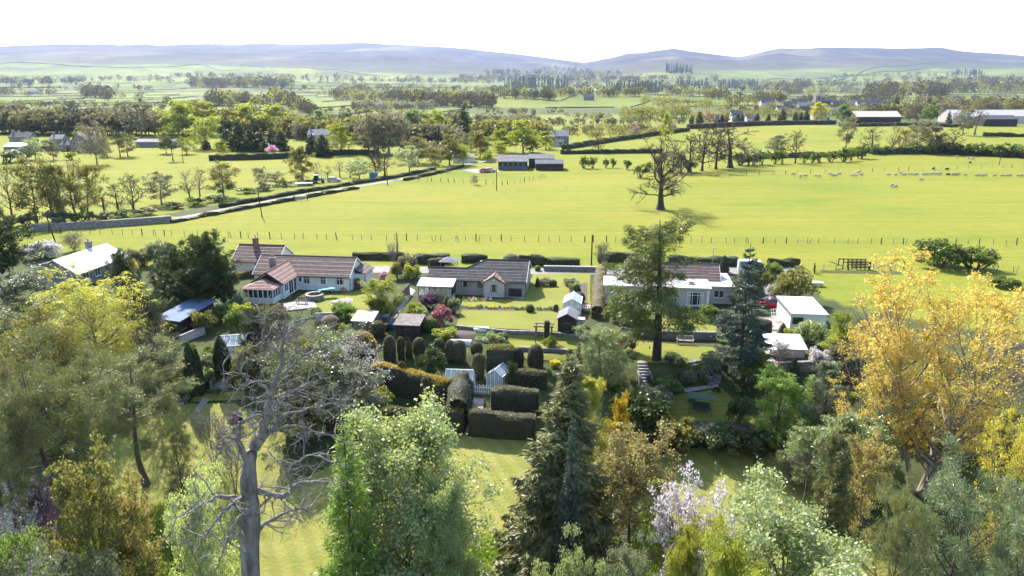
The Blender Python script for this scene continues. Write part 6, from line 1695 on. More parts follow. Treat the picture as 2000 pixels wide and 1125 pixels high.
plant('ball', 835, 618, 'large smooth green dome of box behind the dark shed', 'topiary', 'clipped_box', base=645, w=40, leaf='green')
plant('ball', 737, 626, 'dark rounded yew behind the small pale roofed shed', 'topiary', 'clipped_yew', base=656, w=34)
plant('ball', 711, 647, 'big yew bush with golden upper growth left of the yew row', 'topiary', 'clipped_yew', base=712, w=54, leaf='gold_yew')
plant('ball', 708, 664, 'dark lower yew bush under the golden one', 'topiary', 'clipped_yew', base=716, w=56, leaf='yew')
plant('cone', 874, 578, 'clipped cone bush with tawny tip beside the maroon shrub', 'topiary', 'clipped_cone', base=608, w=26, leaf='olive')
plant('cone', 1050, 541, 'small dark clipped cone on the lawn beyond the grey bungalow', 'topiary', 'clipped_cone', base=561, w=11)
plant('ball', 1080, 546, 'dark clipped ball in the island bed', 'topiary', 'clipped_ball', base=559, w=16)
plant('cone', 1128, 556, 'clipped brown cone in the bed by the golden hedge', 'topiary', 'clipped_cone', base=575, w=16)
plant('ball', 1131, 570, 'large clipped brown ball in the bed by the golden hedge', 'topiary', 'clipped_ball', base=592, w=25)
plant('ball', 1086, 594, 'small dark clipped ball at the end of the flower bed', 'topiary', 'clipped_ball', base=608, w=11)
plant('ball', 1035, 594, 'bright green rounded bush in the narrow flower bed', 'topiary', 'clipped_ball', base=609, w=18, leaf='bright')
plant('ball', 1050, 518, 'pale golden ball bush at the corner of the lane wall', 'topiary', 'clipped_ball', base=529, w=13, leaf='lime')
plant('ball', 998, 496, 'grey green rounded shrub in the lane hedge behind the ridge', 'shrub', 'clipped_ball', base=514, w=32, leaf='grey_green')

def gl(*pts): return [tuple(G(a, b)[:2]) for a, b in pts]
hedge(gl((728, 757), (790, 768), (880, 792)), 1.5, 2.9, 'topiary', 'tall sloping yew hedge with golden clipped top', seed=2, top_leaf='gold_yew')
hedge(gl((640, 836), (740, 838), (908, 842)), 1.4, 2.3, 'topiary', 'long low yew hedge behind the pale green sycamore', seed=3, top_leaf='olive')
hedge(gl((893, 838), (899, 800), (905, 782)), 2.2, 3.4, 'grey_green', 'ivy covered hedge corner beside the garden gap', seed=4, lump=0.3, size=0.2, round_top=0.8)
hedge(gl((918, 847), (1046, 856)), 1.4, 2.5, 'topiary', 'straight clipped hedge in front of the lower lawn', seed=5, top_leaf='tan')
hedge(gl((960, 803), (1052, 806)), 1.5, 2.6, 'topiary', 'square clipped hedge behind the front right hedge', seed=6, top_leaf='tan')
hedge(gl((952, 722), (1003, 724)), 2.4, 2.9, 'topiary', 'massive square yew block beside the yew column', seed=7, round_top=0.9, top_leaf='olive')
hedge(gl((1010, 756), (1068, 758)), 1.2, 1.9, 'grey_green', 'loose flowering hedge beside the narrow young conifer', seed=9, lump=0.25, size=0.2, top_leaf='tan')
hedge(gl((1166, 622), (1168, 590), (1171, 560), (1174, 540)), 1.7, 1.9, 'gold_yew', 'long golden clipped hedge between the grey bungalow and the larch', seed=10, round_top=0.6)
hedge(gl((808, 514), (878, 514)), 1.6, 1.5, 'hawthorn', 'dark hedge on the lane behind the conservatory', seed=11, lump=0.3, size=0.22)
hedge(gl((902, 512), (952, 512)), 1.4, 1.3, 'hawthorn', 'dark hedge on the lane behind the low roof ridge', seed=12, lump=0.3, size=0.22)
hedge(gl((1014, 517), (1132, 520)), 1.5, 1.6, 'hawthorn', 'dark hedge on the lane right of the grey bungalow', seed=13, lump=0.35, size=0.22)
hedge(gl((838, 526), (866, 522)), 1.0, 1.6, 'maroon', 'russet clipped hedge beside the pale carport', seed=14, top_leaf='tan')
hedge(gl((1168, 512), (1250, 511)), 1.4, 1.5, 'hawthorn', 'dark hedge on the lane left of the larch', seed=15, lump=0.3, size=0.22)
hedge(gl((1305, 517), (1440, 518)), 1.4, 1.5, 'hawthorn', 'dark hedge on the lane behind the brown tiled roof', seed=16, lump=0.3, size=0.22)
hedge(gl((690, 506), (790, 507)), 1.3, 1.1, 'hawthorn', 'low brown hedge behind the white bungalow', seed=17, lump=0.3, size=0.22, top_leaf='tan')
hedge(gl((455, 546), (500, 540)), 0.9, 1.0, 'olive', 'low hedge with tawny top before the cream house', seed=18, top_leaf='bronze')
hedge(gl((1500, 520), (1560, 520)), 1.3, 1.3, 'hawthorn', 'dark hedge right of the white van', seed=19, lump=0.3, size=0.22)
hedge(gl((1440, 645), (1500, 660)), 2.0, 2.2, 'yew', 'broad dark hedge between the blue fir and the yard', seed=20, lump=0.2)
hedge(gl((1330, 862), (1420, 858), (1500, 872)), 2.4, 1.6, 'dark', 'low dark hedge at the top of the shaded lawn', seed=21, lump=0.3, size=0.22)
# hedges along the lane across the valley
_ln = _lane[2:]
for (off, lo, hi, lab, sd, ht) in ((6.5, 0, 4, 'near hedge of the lane, its lower left stretch', 22, 0.65), (6.0, 4, 7, 'near hedge of the lane, its upper stretch by the bend', 23, 0.75)):
    hedge(gl(*[(a, b + off * (1.0 if a < 600 else 0.7)) for a, b in _ln[lo:hi + 0]]), 1.1, ht, 'hawthorn', lab, seed=sd, lump=0.4, size=0.3, dens=16)
hedge(gl(*[(a, b - 5) for a, b in _ln[1:6]]), 1.1, 0.9, 'hawthorn', 'far hedge of the lane beside the verge', seed=24, lump=0.35, size=0.3, dens=16)
hedge(gl((409, 314), (500, 312), (576, 309)), 2.0, 2.4, 'yew', 'long dark clipped hedge below the row of cypresses', seed=25, size=0.4, dens=12, lump=0.3)
hedge(gl((590, 305), (680, 302), (740, 302)), 2.0, 2.2, 'yew', 'dark hedge under the brown bare trees', seed=26, size=0.4, dens=12, lump=0.3)
hedge(gl((1343, 252), (1430, 248), (1540, 244), (1631, 243)), 2.0, 3.0, 'maroon', 'tall russet hedge along the top of the rising field', seed=27, size=0.8, dens=4, lump=0.3)
hedge(gl((1095, 301), (1180, 300), (1290, 299)), 1.6, 1.8, 'hawthorn', 'far hedge behind the small hawthorns', seed=28, size=0.5, dens=8, lump=0.4)
hedge(gl((1100, 292), (1200, 276), (1345, 256)), 2.0, 2.2, 'hawthorn', 'hedge climbing past the stone house to the tall russet hedge', seed=29, size=0.6, dens=6, lump=0.5)
hedge(gl((1480, 310), (1600, 306), (1690, 304)), 1.8, 1.8, 'hawthorn', 'hedge below the rising field', seed=30, size=0.5, dens=8, lump=0.6)
hedge(gl((1700, 301), (1850, 300), (2010, 309)), 2.2, 2.2, 'hawthorn', 'hedge along the far right side of the pasture', seed=31, size=0.5, dens=8, lump=0.7)
hedge(gl((1640, 247), (1760, 246), (1900, 250)), 2.0, 2.2, 'hawthorn', 'hedge below the long beige barn', seed=32, size=0.7, dens=5, lump=0.5)
hedge(gl((1920, 266), (2020, 268)), 2.0, 2.0, 'hawthorn', 'short hedge on the right meadow', seed=33, size=0.6, dens=6, lump=0.5)
hedge(gl((80, 296), (180, 292)), 2.0, 2.2, 'hawthorn', 'hedge by the farm on the left', seed=34, size=0.5, dens=8, lump=0.5)

# ------------------------------------------------------------------ garden shrubs
B = [ # species, px, top, base, w, leaf, label
 ('bush_a', 86, 470, 505, 64, 'white', 'snowy white flowering shrub behind the white roofed house'),
 ('twiggy', 145, 452, 490, 50, 'olive', 'loose green twiggy shrub behind the white roof'),
 ('bush_b', 272, 484, 520, 45, 'tan', 'brown green bush behind the orange shrub'),
 ('bush_a', 312, 470, 520, 50, 'grey_green', 'large grey brown shrub left of the dark evergreens'),
 ('bush_c', 285, 492, 520, 26, 'gold', 'bright orange shrub beside the dark evergreens'),
 ('bush_c', 262, 505, 540, 24, 'bronze', 'small orange leaved shrub nearer the dark conifer'),
 ('bush_a', 440, 592, 630, 50, 'green', 'green shrub right of the long hut'),
 ('bush_c', 470, 572, 610, 40, 'grey_green', 'pale feathery shrub in front of the sun room'),
 ('bush_b', 478, 590, 632, 48, 'lime', 'yellow green rounded shrub in front of the sun room'),
 ('bush_a', 462, 600, 650, 44, 'green', 'leafy green bush above the little lawn'),
 ('bush_b', 400, 605, 648, 46, 'olive', 'olive bush beside the long dark hut'),
 ('bush_b', 520, 598, 650, 40, 'olive', 'dull green shrub below the sun room'),
 ('bush_c', 548, 592, 640, 44, 'tan', 'brown twiggy shrub below the terrace'),
 ('bush_a', 672, 590, 625, 58, 'green', 'big rounded green bush on the white bungalow lawn'),
 ('bush_b', 668, 584, 600, 42, 'white', 'arching white blossom shrub on the white bungalow lawn'),
 ('bush_b', 618, 602, 618, 24, 'green', 'small green clump at the terrace corner'),
 ('leafy_b', 752, 540, 622, 82, 'lime', 'spreading green garden tree right of the white bungalow'),
 ('bush_b', 742, 578, 625, 40, 'olive', 'twiggy lower shrub under the spreading green tree'),
 ('bush_c', 750, 530, 545, 22, 'pink', 'small pink flowering shrub behind the green tree'),
 ('bush_a', 700, 516, 540, 30, 'lime', 'yellow green shrub by the porch of the white bungalow'),
 ('bush_a', 795, 495, 540, 42, 'tan', 'brown bush at the lane corner'),
 ('bush_b', 806, 515, 548, 32, 'lime', 'yellow green bush left of the conservatory'),
 ('bush_c', 775, 512, 545, 28, 'olive', 'olive bush behind the green tree'),
 ('twiggy', 862, 560, 600, 40, 'hawthorn', 'dark shrub before the conservatory'),
 ('bush_b', 838, 572, 602, 36, 'purple', 'dusky purple shrub left of the conservatory steps'),
 ('bush_a', 888, 580, 612, 24, 'grey_green', 'grey shrub behind the clipped cone bush'),
 ('bush_a', 862, 596, 636, 46, 'maroon', 'maroon leaved shrub above the vegetable beds'),
 ('bush_b', 812, 592, 622, 34, 'lime', 'green yellow shrub beside the gravel path'),
 ('bush_b', 826, 600, 634, 26, 'pale', 'pale shrub beside the gravel path'),
 ('bush_b', 868, 640, 660, 50, 'lime', 'low green vegetable clump behind the yews'),
 ('bush_b', 968, 648, 676, 38, 'pale', 'pale herbs and flowers beside the raised beds'),
 ('bush_c', 985, 648, 668, 18, 'tan', 'brown bush by the low retaining wall'),
 ('bush_b', 1062, 543, 558, 26, 'grey_green', 'grey heather in the island bed'),
 ('bush_b', 1115, 544, 558, 30, 'grey_green', 'grey green spreading plant near the golden hedge'),
 ('bush_b', 1120, 550, 572, 20, 'pale', 'pale tuft below the spreading grey plant'),
 ('bush_c', 1075, 655, 680, 30, 'lime', 'flowering climber at the foot of the pergola'),
 ('bush_b', 1085, 702, 716, 22, 'yellow', 'bright yellow azalea below the yew dome'),
 ('bush_a', 1176, 530, 556, 20, 'terra', 'rusty shrub at the top of the golden hedge'),
 ('bush_a', 1240, 585, 630, 60, 'green', 'green shrub under the larch beside the flat roofed house'),
 ('bush_b', 1205, 580, 625, 40, 'bright', 'fresh green shrub right of the golden hedge'),
 ('bush_a', 1385, 594, 625, 44, 'green', 'green bush between larch and blue fir'),
 ('bush_a', 1415, 605, 650, 44, 'blue', 'rounded bluish bush at the left foot of the blue fir'),
 ('bush_b', 1222, 655, 690, 40, 'maroon', 'russet shrub at the left edge of the lower larch lawn'),
 ('bush_a', 1390, 688, 730, 46, 'grey_green', 'grey green shrub beside the curving steps'),
 ('bush_b', 1308, 693, 712, 22, 'grey_green', 'small grey plant at the foot of the larch'),
 ('bush_b', 1330, 700, 716, 18, 'grey_green', 'small pale plant by the curving steps'),
 ('bush_c', 1548, 520, 590, 84, 'olive', 'large rounded olive tree shrub left of the white garage'),
 ('bush_a', 1512, 555, 585, 40, 'white', 'white flowering shrub below the olive tree shrub'),
 ('bush_a', 1510, 512, 545, 40, 'hawthorn', 'dark green bush beside the white van'),
 ('bush_b', 1498, 532, 560, 24, 'olive', 'brown green bush between van and olive shrub'),
 ('cone', 1413, 498, 532, 22, 'yew', 'dark clipped conifer by the lane left of the blue fir'),
 ('thuja', 1474, 508, 590, 44, 'dark', 'dark conical conifer in front of the white van'),
 ('thuja', 1445, 535, 600, 40, 'dark', 'dark shaggy conifer behind the blue fir'),
 ('bush_a', 1452, 612, 648, 30, 'lime', 'pale green tuft beside the driveway gate'),
 ('bush_a', 1580, 625, 672, 60, 'pale', 'pale flowering bush in front of the white garage'),
 ('bush_b', 1545, 640, 662, 30, 'lime', 'yellow green bush left of the pale flowering bush'),
 ('leafy_b', 1632, 605, 690, 50, 'lime', 'light green tree at the right corner of the garage'),
 ('cone', 1528, 630, 655, 20, 'grey_green', 'small grey cone bush in the yard'),
 ('bush_b', 1600, 680, 720, 44, 'white', 'pale blossoming shrub right of the white lean-to'),
 ('twiggy', 1522, 660, 715, 50, 'tan', 'bare pruned shrub in front of the white lean-to'),
 ('bush_c', 1628, 672, 720, 40, 'tan', 'brown twiggy shrub beside the block wall'),
 ('cone', 1548, 700, 742, 30, 'dark', 'small dark pointed conifer below the block wall'),
 ('bush_b', 1512, 710, 740, 30, 'lime', 'lime green shrub beside the gravel path'),
 ('bush_a', 1475, 690, 735, 44, 'green', 'green shrub right of the blue fir'),
 ('bush_a', 1455, 720, 770, 60, 'dark', 'dark shrub in the shade below the blue fir'),
 ('bush_a', 1345, 722, 752, 30, 'grey_green', 'rounded grey shrub left of the curving steps'),
 ('bush_b', 1305, 735, 770, 50, 'green', 'green bank plants between the two flights of steps'),
 ('bush_a', 1252, 768, 852, 118, 'yew', 'big dark evergreen dome below the straight steps'),
 ('bush_b', 1280, 752, 800, 66, 'grey_green', 'grey topped evergreen behind the dark dome'),
 ('bush_b', 1320, 812, 880, 84, 'olive', 'olive brown bush at the top of the shaded lawn'),
 ('bush_a', 1440, 775, 832, 44, 'dark', 'dark rounded bush beside the swing seat'),
 ('bush_a', 1410, 830, 880, 90, 'dark', 'dark ground bush along the shaded hedge'),
 ('bush_b', 1470, 840, 890, 70, 'dark', 'dark bush at the right end of the shaded hedge'),
 ('bush_a', 405, 690, 730, 40, 'grey_green', 'grey green shrub between the columnar conifers'),
 ('bush_b', 412, 676, 700, 30, 'bright', 'bright green plant above the grey shrub'),
 ('bush_b', 360, 700, 740, 36, 'gold_yew', 'golden low shrub left of the columnar pair'),
 ('bush_a', 405, 715, 750, 36, 'pale', 'pale low shrub left of the steps'),
 ('bush_a', 352, 735, 780, 50, 'dark', 'dark shrub below the columnar pair'),
 ('bush_a', 490, 670, 740, 60, 'olive', 'olive shrub right of the long steps'),
 ('bush_b', 470, 715, 750, 30, 'green', 'small green shrub at the foot of the long steps'),
 ('bush_b', 462, 806, 835, 28, 'purple', 'purple flowering rhododendron on the left lawn'),
 ('thuja', 505, 598, 700, 66, 'dark', 'dark conifer between greenhouse lawn and bare tree'),
 ('twiggy', 690, 640, 690, 40, 'lime', 'light green sapling in front of the small pale shed'),
 ('bush_a', 640, 650, 700, 60, 'green', 'green bush under the blossom branches'),
 ('bush_b', 600, 660, 720, 60, 'olive', 'brown green bush behind the bare tree top'),
 ('bush_b', 745, 715, 760, 50, 'bronze', 'bronze leaved shrub beside the sloping hedge'),
 ('bush_b', 740, 755, 800, 56, 'lime', 'yellow tinted shrub under the sloping hedge'),
 ('bush_c', 845, 676, 735, 64, 'yew', 'spreading dark juniper in front of the yew row'),
 ('thuja', 1000, 706, 'b', 756, 28, 'narrow young conifer in the yew garden'),
]
for t in B:
    if t[2+1] == 'b':
        plant('thuja', 1000, 706, 'narrow young conifer in the yew garden', 'conifer', 'young_conifer', base=756, w=28); continue
    sp, px, tp, bs, w, lf, lab = t
    if lf == 'terra': lf = 'bronze'
    nm = 'conifer' if sp == 'thuja' or (sp == 'cone') else ('garden_tree' if sp == 'leafy_b' else 'shrub')
    plant(sp, px, tp, lab, {'conifer': 'conifer', 'garden_tree': 'tree'}.get(nm, 'shrub'), nm, base=bs, w=w, leaf=lf, trunk='stems' if nm == 'shrub' else 'trunk', crown='leaves' if nm == 'shrub' else 'crown')
_fb = random.Random(9)
for i in range(26):
    px = 905 + i * 7.2 + _fb.uniform(-2, 2); b = 601.5 + (px - 905) * 0.022 + _fb.uniform(-1, 2)
    plant('bush_small', px, b - _fb.uniform(5, 9), 'low tuft in the narrow bed across the lawns, %s from the left' % nth(i), 'flowers', 'flower_clump', base=b, w=_fb.uniform(7, 12), leaf=_fb.choice(['grey_green', 'pale', 'green', 'grey_green', 'yellow', 'bright']), group='flower clumps in the narrow bed', trunk='stems', crown='leaves')
for i in range(10):
    px = 905 + i * 6 + _fb.uniform(-2, 2)
    plant('bush_small', px, 581 + _fb.uniform(-3, 0), 'potted plant along the patio edge, %s from the left' % nth(i), 'flowers', 'flower_clump', base=588, w=_fb.uniform(6, 9), leaf=_fb.choice(['pink', 'grey_green', 'green', 'white', 'bronze']), group='patio edge plants', trunk='stems', crown='leaves')
for i in range(34):
    px = _fb.uniform(1180, 1480); b = _fb.uniform(716, 790) if px < 1420 else _fb.uniform(735, 800)
    plant('bush_small', px, b - _fb.uniform(10, 20), 'low bank plant on the shady slope below the larch', 'plant', 'bank_plant', base=b, w=_fb.uniform(16, 28), leaf=_fb.choice(['green', 'hawthorn', 'grey_green', 'yew', 'olive', 'bright']), group='bank plants below the larch', trunk='stems', crown='leaves')
for i in range(24):
    px = _fb.uniform(340, 500); b = _fb.uniform(660, 770)
    plant('bush_small', px, b - _fb.uniform(8, 16), 'low rockery plant beside the long steps', 'plant', 'bank_plant', base=b, w=_fb.uniform(14, 24), leaf=_fb.choice(['green', 'bright', 'grey_green', 'olive', 'hawthorn', 'pale']), group='rockery plants by the long steps', trunk='stems', crown='leaves')
for i in range(26):
    px = _fb.uniform(560, 760); b = _fb.uniform(630, 720)
    plant('bush_small', px, b - _fb.uniform(8, 18), 'low plant in the tangled border left of the yews', 'plant', 'bank_plant', base=b, w=_fb.uniform(16, 30), leaf=_fb.choice(['green', 'lime', 'grey_green', 'olive', 'hawthorn', 'tan']), group='tangled border plants', trunk='stems', crown='leaves')
for i in range(22):
    px = _fb.uniform(1030, 1150); b = _fb.uniform(712, 760)
    plant('bush_small', px, b - _fb.uniform(8, 16), 'low plant in the border below the yew domes', 'plant', 'bank_plant', base=b, w=_fb.uniform(14, 24), leaf=_fb.choice(['green', 'tan', 'grey_green', 'olive', 'hawthorn']), group='border plants below the yew domes', trunk='stems', crown='leaves')
# ------------------------------------------------------------------ trees of the garden and the wooded slope
plant('column', 379, 668, 'left of the paired dark columnar conifers', 'conifer', 'columnar_conifer', base=772, w=30)
plant('column', 393, 680, 'right and shorter of the paired dark columnar conifers', 'conifer', 'columnar_conifer', base=772, w=18)
plant('column', 437, 655, 'lone dark columnar conifer beside the long steps', 'conifer', 'columnar_conifer', base=738, w=34)
plant('thuja', 5, 402, 'tall dark fir at the left edge behind the willow', 'conifer', 'evergreen', base=545, w=130)
for px, tp, bs, w, lab in ((330, 500, 590, 70, 'leftmost of the tall dark evergreen clump'), (362, 478, 595, 92, 'second from the left in the tall dark evergreen clump'), (408, 450, 600, 104, 'tallest of the dark evergreen clump'), (440, 488, 600, 66, 'rightmost of the dark evergreen clump beside the cream house'), (380, 520, 612, 100, 'lower front tree of the dark evergreen clump')):
    plant('thuja', px, tp, 'dark evergreen, ' + lab, 'conifer', 'evergreen', base=bs, w=w, group='tall dark evergreen clump')
for px, tp, bs, w, lab in ((240, 488, 560, 50, 'orange tipped dark conifer in front of the white roof'), (265, 530, 640, 70, 'dark shaggy conifer right of the willow'), (300, 570, 690, 66, 'dark leaning conifer between willow and hut'), (330, 640, 740, 50, 'lower dark conifer beside the pale block wall')):
    plant('thuja', px, tp, lab, 'conifer', 'evergreen', base=bs, w=w)
plant('bare_spread', 290, 580, 'bare grey brown tree between the willow and the long hut', y=68, w=130, bark='bark')
plant('willow', 178, 530, 'tall yellow green willow on the left', y=72, w=215)
plant('willow', 90, 590, 'tawny willow in front of the yellow one', y=64, w=190, leaf='olive')
plant('leafy_b', 40, 525, 'green tree at the left edge below the white roof', y=84, w=150, leaf='grey_green')
plant('leafy_b', 10, 600, 'dull green tree at the far left edge', y=70, w=120, leaf='grey_green')
plant('pine_tall', 78, 640, 'large grey green pine at the left edge', y=47, w=250, rz=0.5)
plant('pine_tall', 10, 690, 'dark pine cut by the left edge', y=43, w=170, rz=2.0, leaf='spruce')
plant('pine_tall', 170, 690, 'pine leaning behind the yellow sapling', y=50, w=150, rz=4.0)
plant('pine_tall', 285, 672, 'pine with long bare trunk on the left lawn', base=948, w=200, rz=3.3)
plant('pine_bushy', 352, 800, 'low bushy pine behind the lone bare trunk', y=52, w=100, leaf='spruce')
plant('young_maple', 210, 878, 'yellow green sapling with bronze tips at the left', y=37, w=170, leaf='olive')
plant('young_maple', 265, 925, 'russet tinged sapling beside the yellow one', y=40, w=110, leaf='bronze')
plant('cherry', 45, 940, 'white blossom tree low on the left', y=42, w=150)
plant('cherry', 105, 915, 'pink flushed blossom tree under the pines', y=44, w=60, leaf='pink')
plant('leafy', 395, 900, 'light green maple under the bare giant', y=38, w=150, leaf='sycamore')
plant('leafy', 150, 1040, 'grey green thicket at the bottom left', y=33, w=200, leaf='grey_green')
plant('leafy', 20, 1000, 'bright green thicket in the bottom left corner', y=33, w=160, leaf='green')
plant('saplings', 418, 790, 'clump of thin bare saplings on the left lawn', base=905, w=90)
plant('saplings', 460, 830, 'bare sapling clump nearer the giant bare tree', base=960, w=70)
plant('bare_spread', 560, 590, 'bare tree with orange tinted twigs behind the giant', base=760, w=150, bark='bark')
plant('bare_blossom', 640, 640, 'half bare tree with pale buds behind the giant', base=830, w=230, leaf='pale')
plant('bare_blossom', 700, 660, 'pale blossom tree before the golden topped yew', base=800, w=130)
plant('leafy_b', 600, 690, 'dark green tree behind the giant bare tree', base=850, w=170, leaf='hawthorn')
plant('leafy_b', 690, 720, 'dark laurel left of the sloping hedge', base=830, w=130, leaf='grey_green')
plant('sycamore', 800, 778, 'big pale green sycamore in the foreground centre', y=42, w=310, rz=0.4)
plant('sycamore', 868, 900, 'lower glossy leaved tree against the right side of the sycamore', y=40, w=130, rz=2.4)
plant('larch_young', 690, 838, 'fresh green young larch left of the sycamore', y=38, w=190, rz=1.0)
plant('spruce_big', 1085, 715, 'big dark spruce in the foreground centre', y=45, w=290, rz=0.3)
plant('spruce_slim', 1110, 822, 'slim blue spruce standing before the big dark spruce', y=41, w=76, leaf='blue_dark')
plant('weeping', 1150, 735, 'feathery grey green tree behind the big spruce', y=58, w=110, leaf='willow')
plant('spruce_slim', 1128, 670, 'small dark spruce behind the feathery tree', y=65, w=56, leaf='spruce')
plant('leafy', 1176, 628, 'pale silvery green tree left of the larch', y=72, w=112, leaf='pale')
plant('thuja', 1210, 766, 'orange tipped thuja above the bronze sapling', y=58, w=44, leaf='gold_yew')
plant('larch_old', 1282, 432, 'tall larch with drooping branches before the flat roofed house', 'tree', base=704, w=235, rz=1.1)
plant('fir_tiers', 1445, 488, 'blue green fir with tiered branches before the driveway', 'conifer', base=715, w=118)
plant('young_maple', 1235, 838, 'bronze leaved young tree right of the big spruce', y=46, w=180)
plant('young_maple', 1215, 860, 'golden brown sapling beside the big spruce', y=49, w=110, leaf='tan')
plant('cherry', 1345, 905, 'white flowering cherry in the foreground', y=40, w=160)
plant('leafy', 1330, 1000, 'fresh green shrub tree under the white cherry', y=38, w=110, leaf='lime')
plant('leafy', 1540, 955, 'broad pale green tree at the bottom right', y=36, w=380, leaf='pale')
plant('leafy', 1420, 1010, 'lime green tree beside the white cherry', y=34, w=180, leaf='lime')
plant('leafy', 1110, 1050, 'light green tree at the bottom centre', y=32, w=140, leaf='pale')
plant('leafy', 1210, 1040, 'grey green tree at the bottom under the bronze sapling', y=34, w=140, leaf='grey_green')
plant('leafy_b', 1522, 722, 'bright green tree below the pointed conifer', y=62, w=118, leaf='bright')
plant('weeping', 1615, 705, 'silver grey feathery shrub below the block wall', y=66, w=100, leaf='grey_green')
plant('leafy_b', 1580, 830, 'pale green bush below the bright green tree', y=56, w=110, leaf='pale')
plant('leafy_b', 1690, 800, 'pale green tree under the golden poplar', y=55, w=160, leaf='pale')
plant('weeping', 1625, 848, 'slim dull green conifer right of the shaded lawn', y=46, w=110, leaf='spruce')
plant('spruce_slim', 1625, 880, 'dark inner conifer at the edge of the shaded lawn', y=45, w=90, leaf='spruce')
plant('twiggy', 1550, 880, 'brown twiggy bush at the edge of the shaded lawn', 'shrub', 'shrub', base=950, w=80, leaf='tan')
plant('young_maple', 1690, 850, 'small orange leaved sapling below the poplar', y=48, w=110, leaf='bronze')
plant('pine_bushy', 1850, 885, 'grey green pine at the bottom right', y=38, w=300)
plant('pine_bushy', 1740, 940, 'smaller grey green pine left of the bottom right pine', y=38, w=130, leaf='pine')
plant('pine_bushy', 1960, 960, 'pine cut by the bottom right corner', y=34, w=200)
plant('poplar', 1830, 492, 'tall golden leaved poplar on the right', y=56, w=330, rz=0.2)
plant('poplar', 1720, 600, 'lower golden poplar left of the tall one', y=57, w=180, rz=2.0)
plant('poplar', 1990, 740, 'yellow leaved poplar cut by the right edge', y=43, w=150, rz=4.0, leaf='yellow')
plant('bare_spread', 1690, 575, 'bare tawny tree left of the tall golden poplar', y=72, w=110, bark='twig_brown')
plant('bare_spread', 1985, 610, 'bare tree behind the golden poplar at the right edge', y=64, w=140, bark='twig_brown')
plant('leafy_b', 1900, 780, 'yellow green tree behind the golden poplar', y=62, w=200, leaf='olive')
plant('leafy_b', 1760, 700, 'olive tree behind the lower golden poplar', y=66, w=160, leaf='lime')
plant('leafy_b', 1640, 640, 'green tree beside the garage garden', y=76, w=70, leaf='lime')
plant('bush_a', 1836, 468, 'dark green field bush behind the golden poplar', 'bush', 'field_bush', base=520, w=100, leaf='hawthorn')
plant('bush_b', 1905, 485, 'smaller round field bush right of the dark one', 'bush', 'field_bush', base=525, w=70, leaf='hawthorn')
plant('bush_b', 1960, 540, 'low dark field bush at the right', 'bush', 'field_bush', base=560, w=60, leaf='hawthorn')
plant('saplings', 768, 470, 'bare thin tree beside the tall dark pole', base=520, w=30)
plant('twiggy', 1176, 470, 'bare bush beside the tall dark pole on the lane', 'shrub', 'shrub', base=518, w=34, leaf='olive')

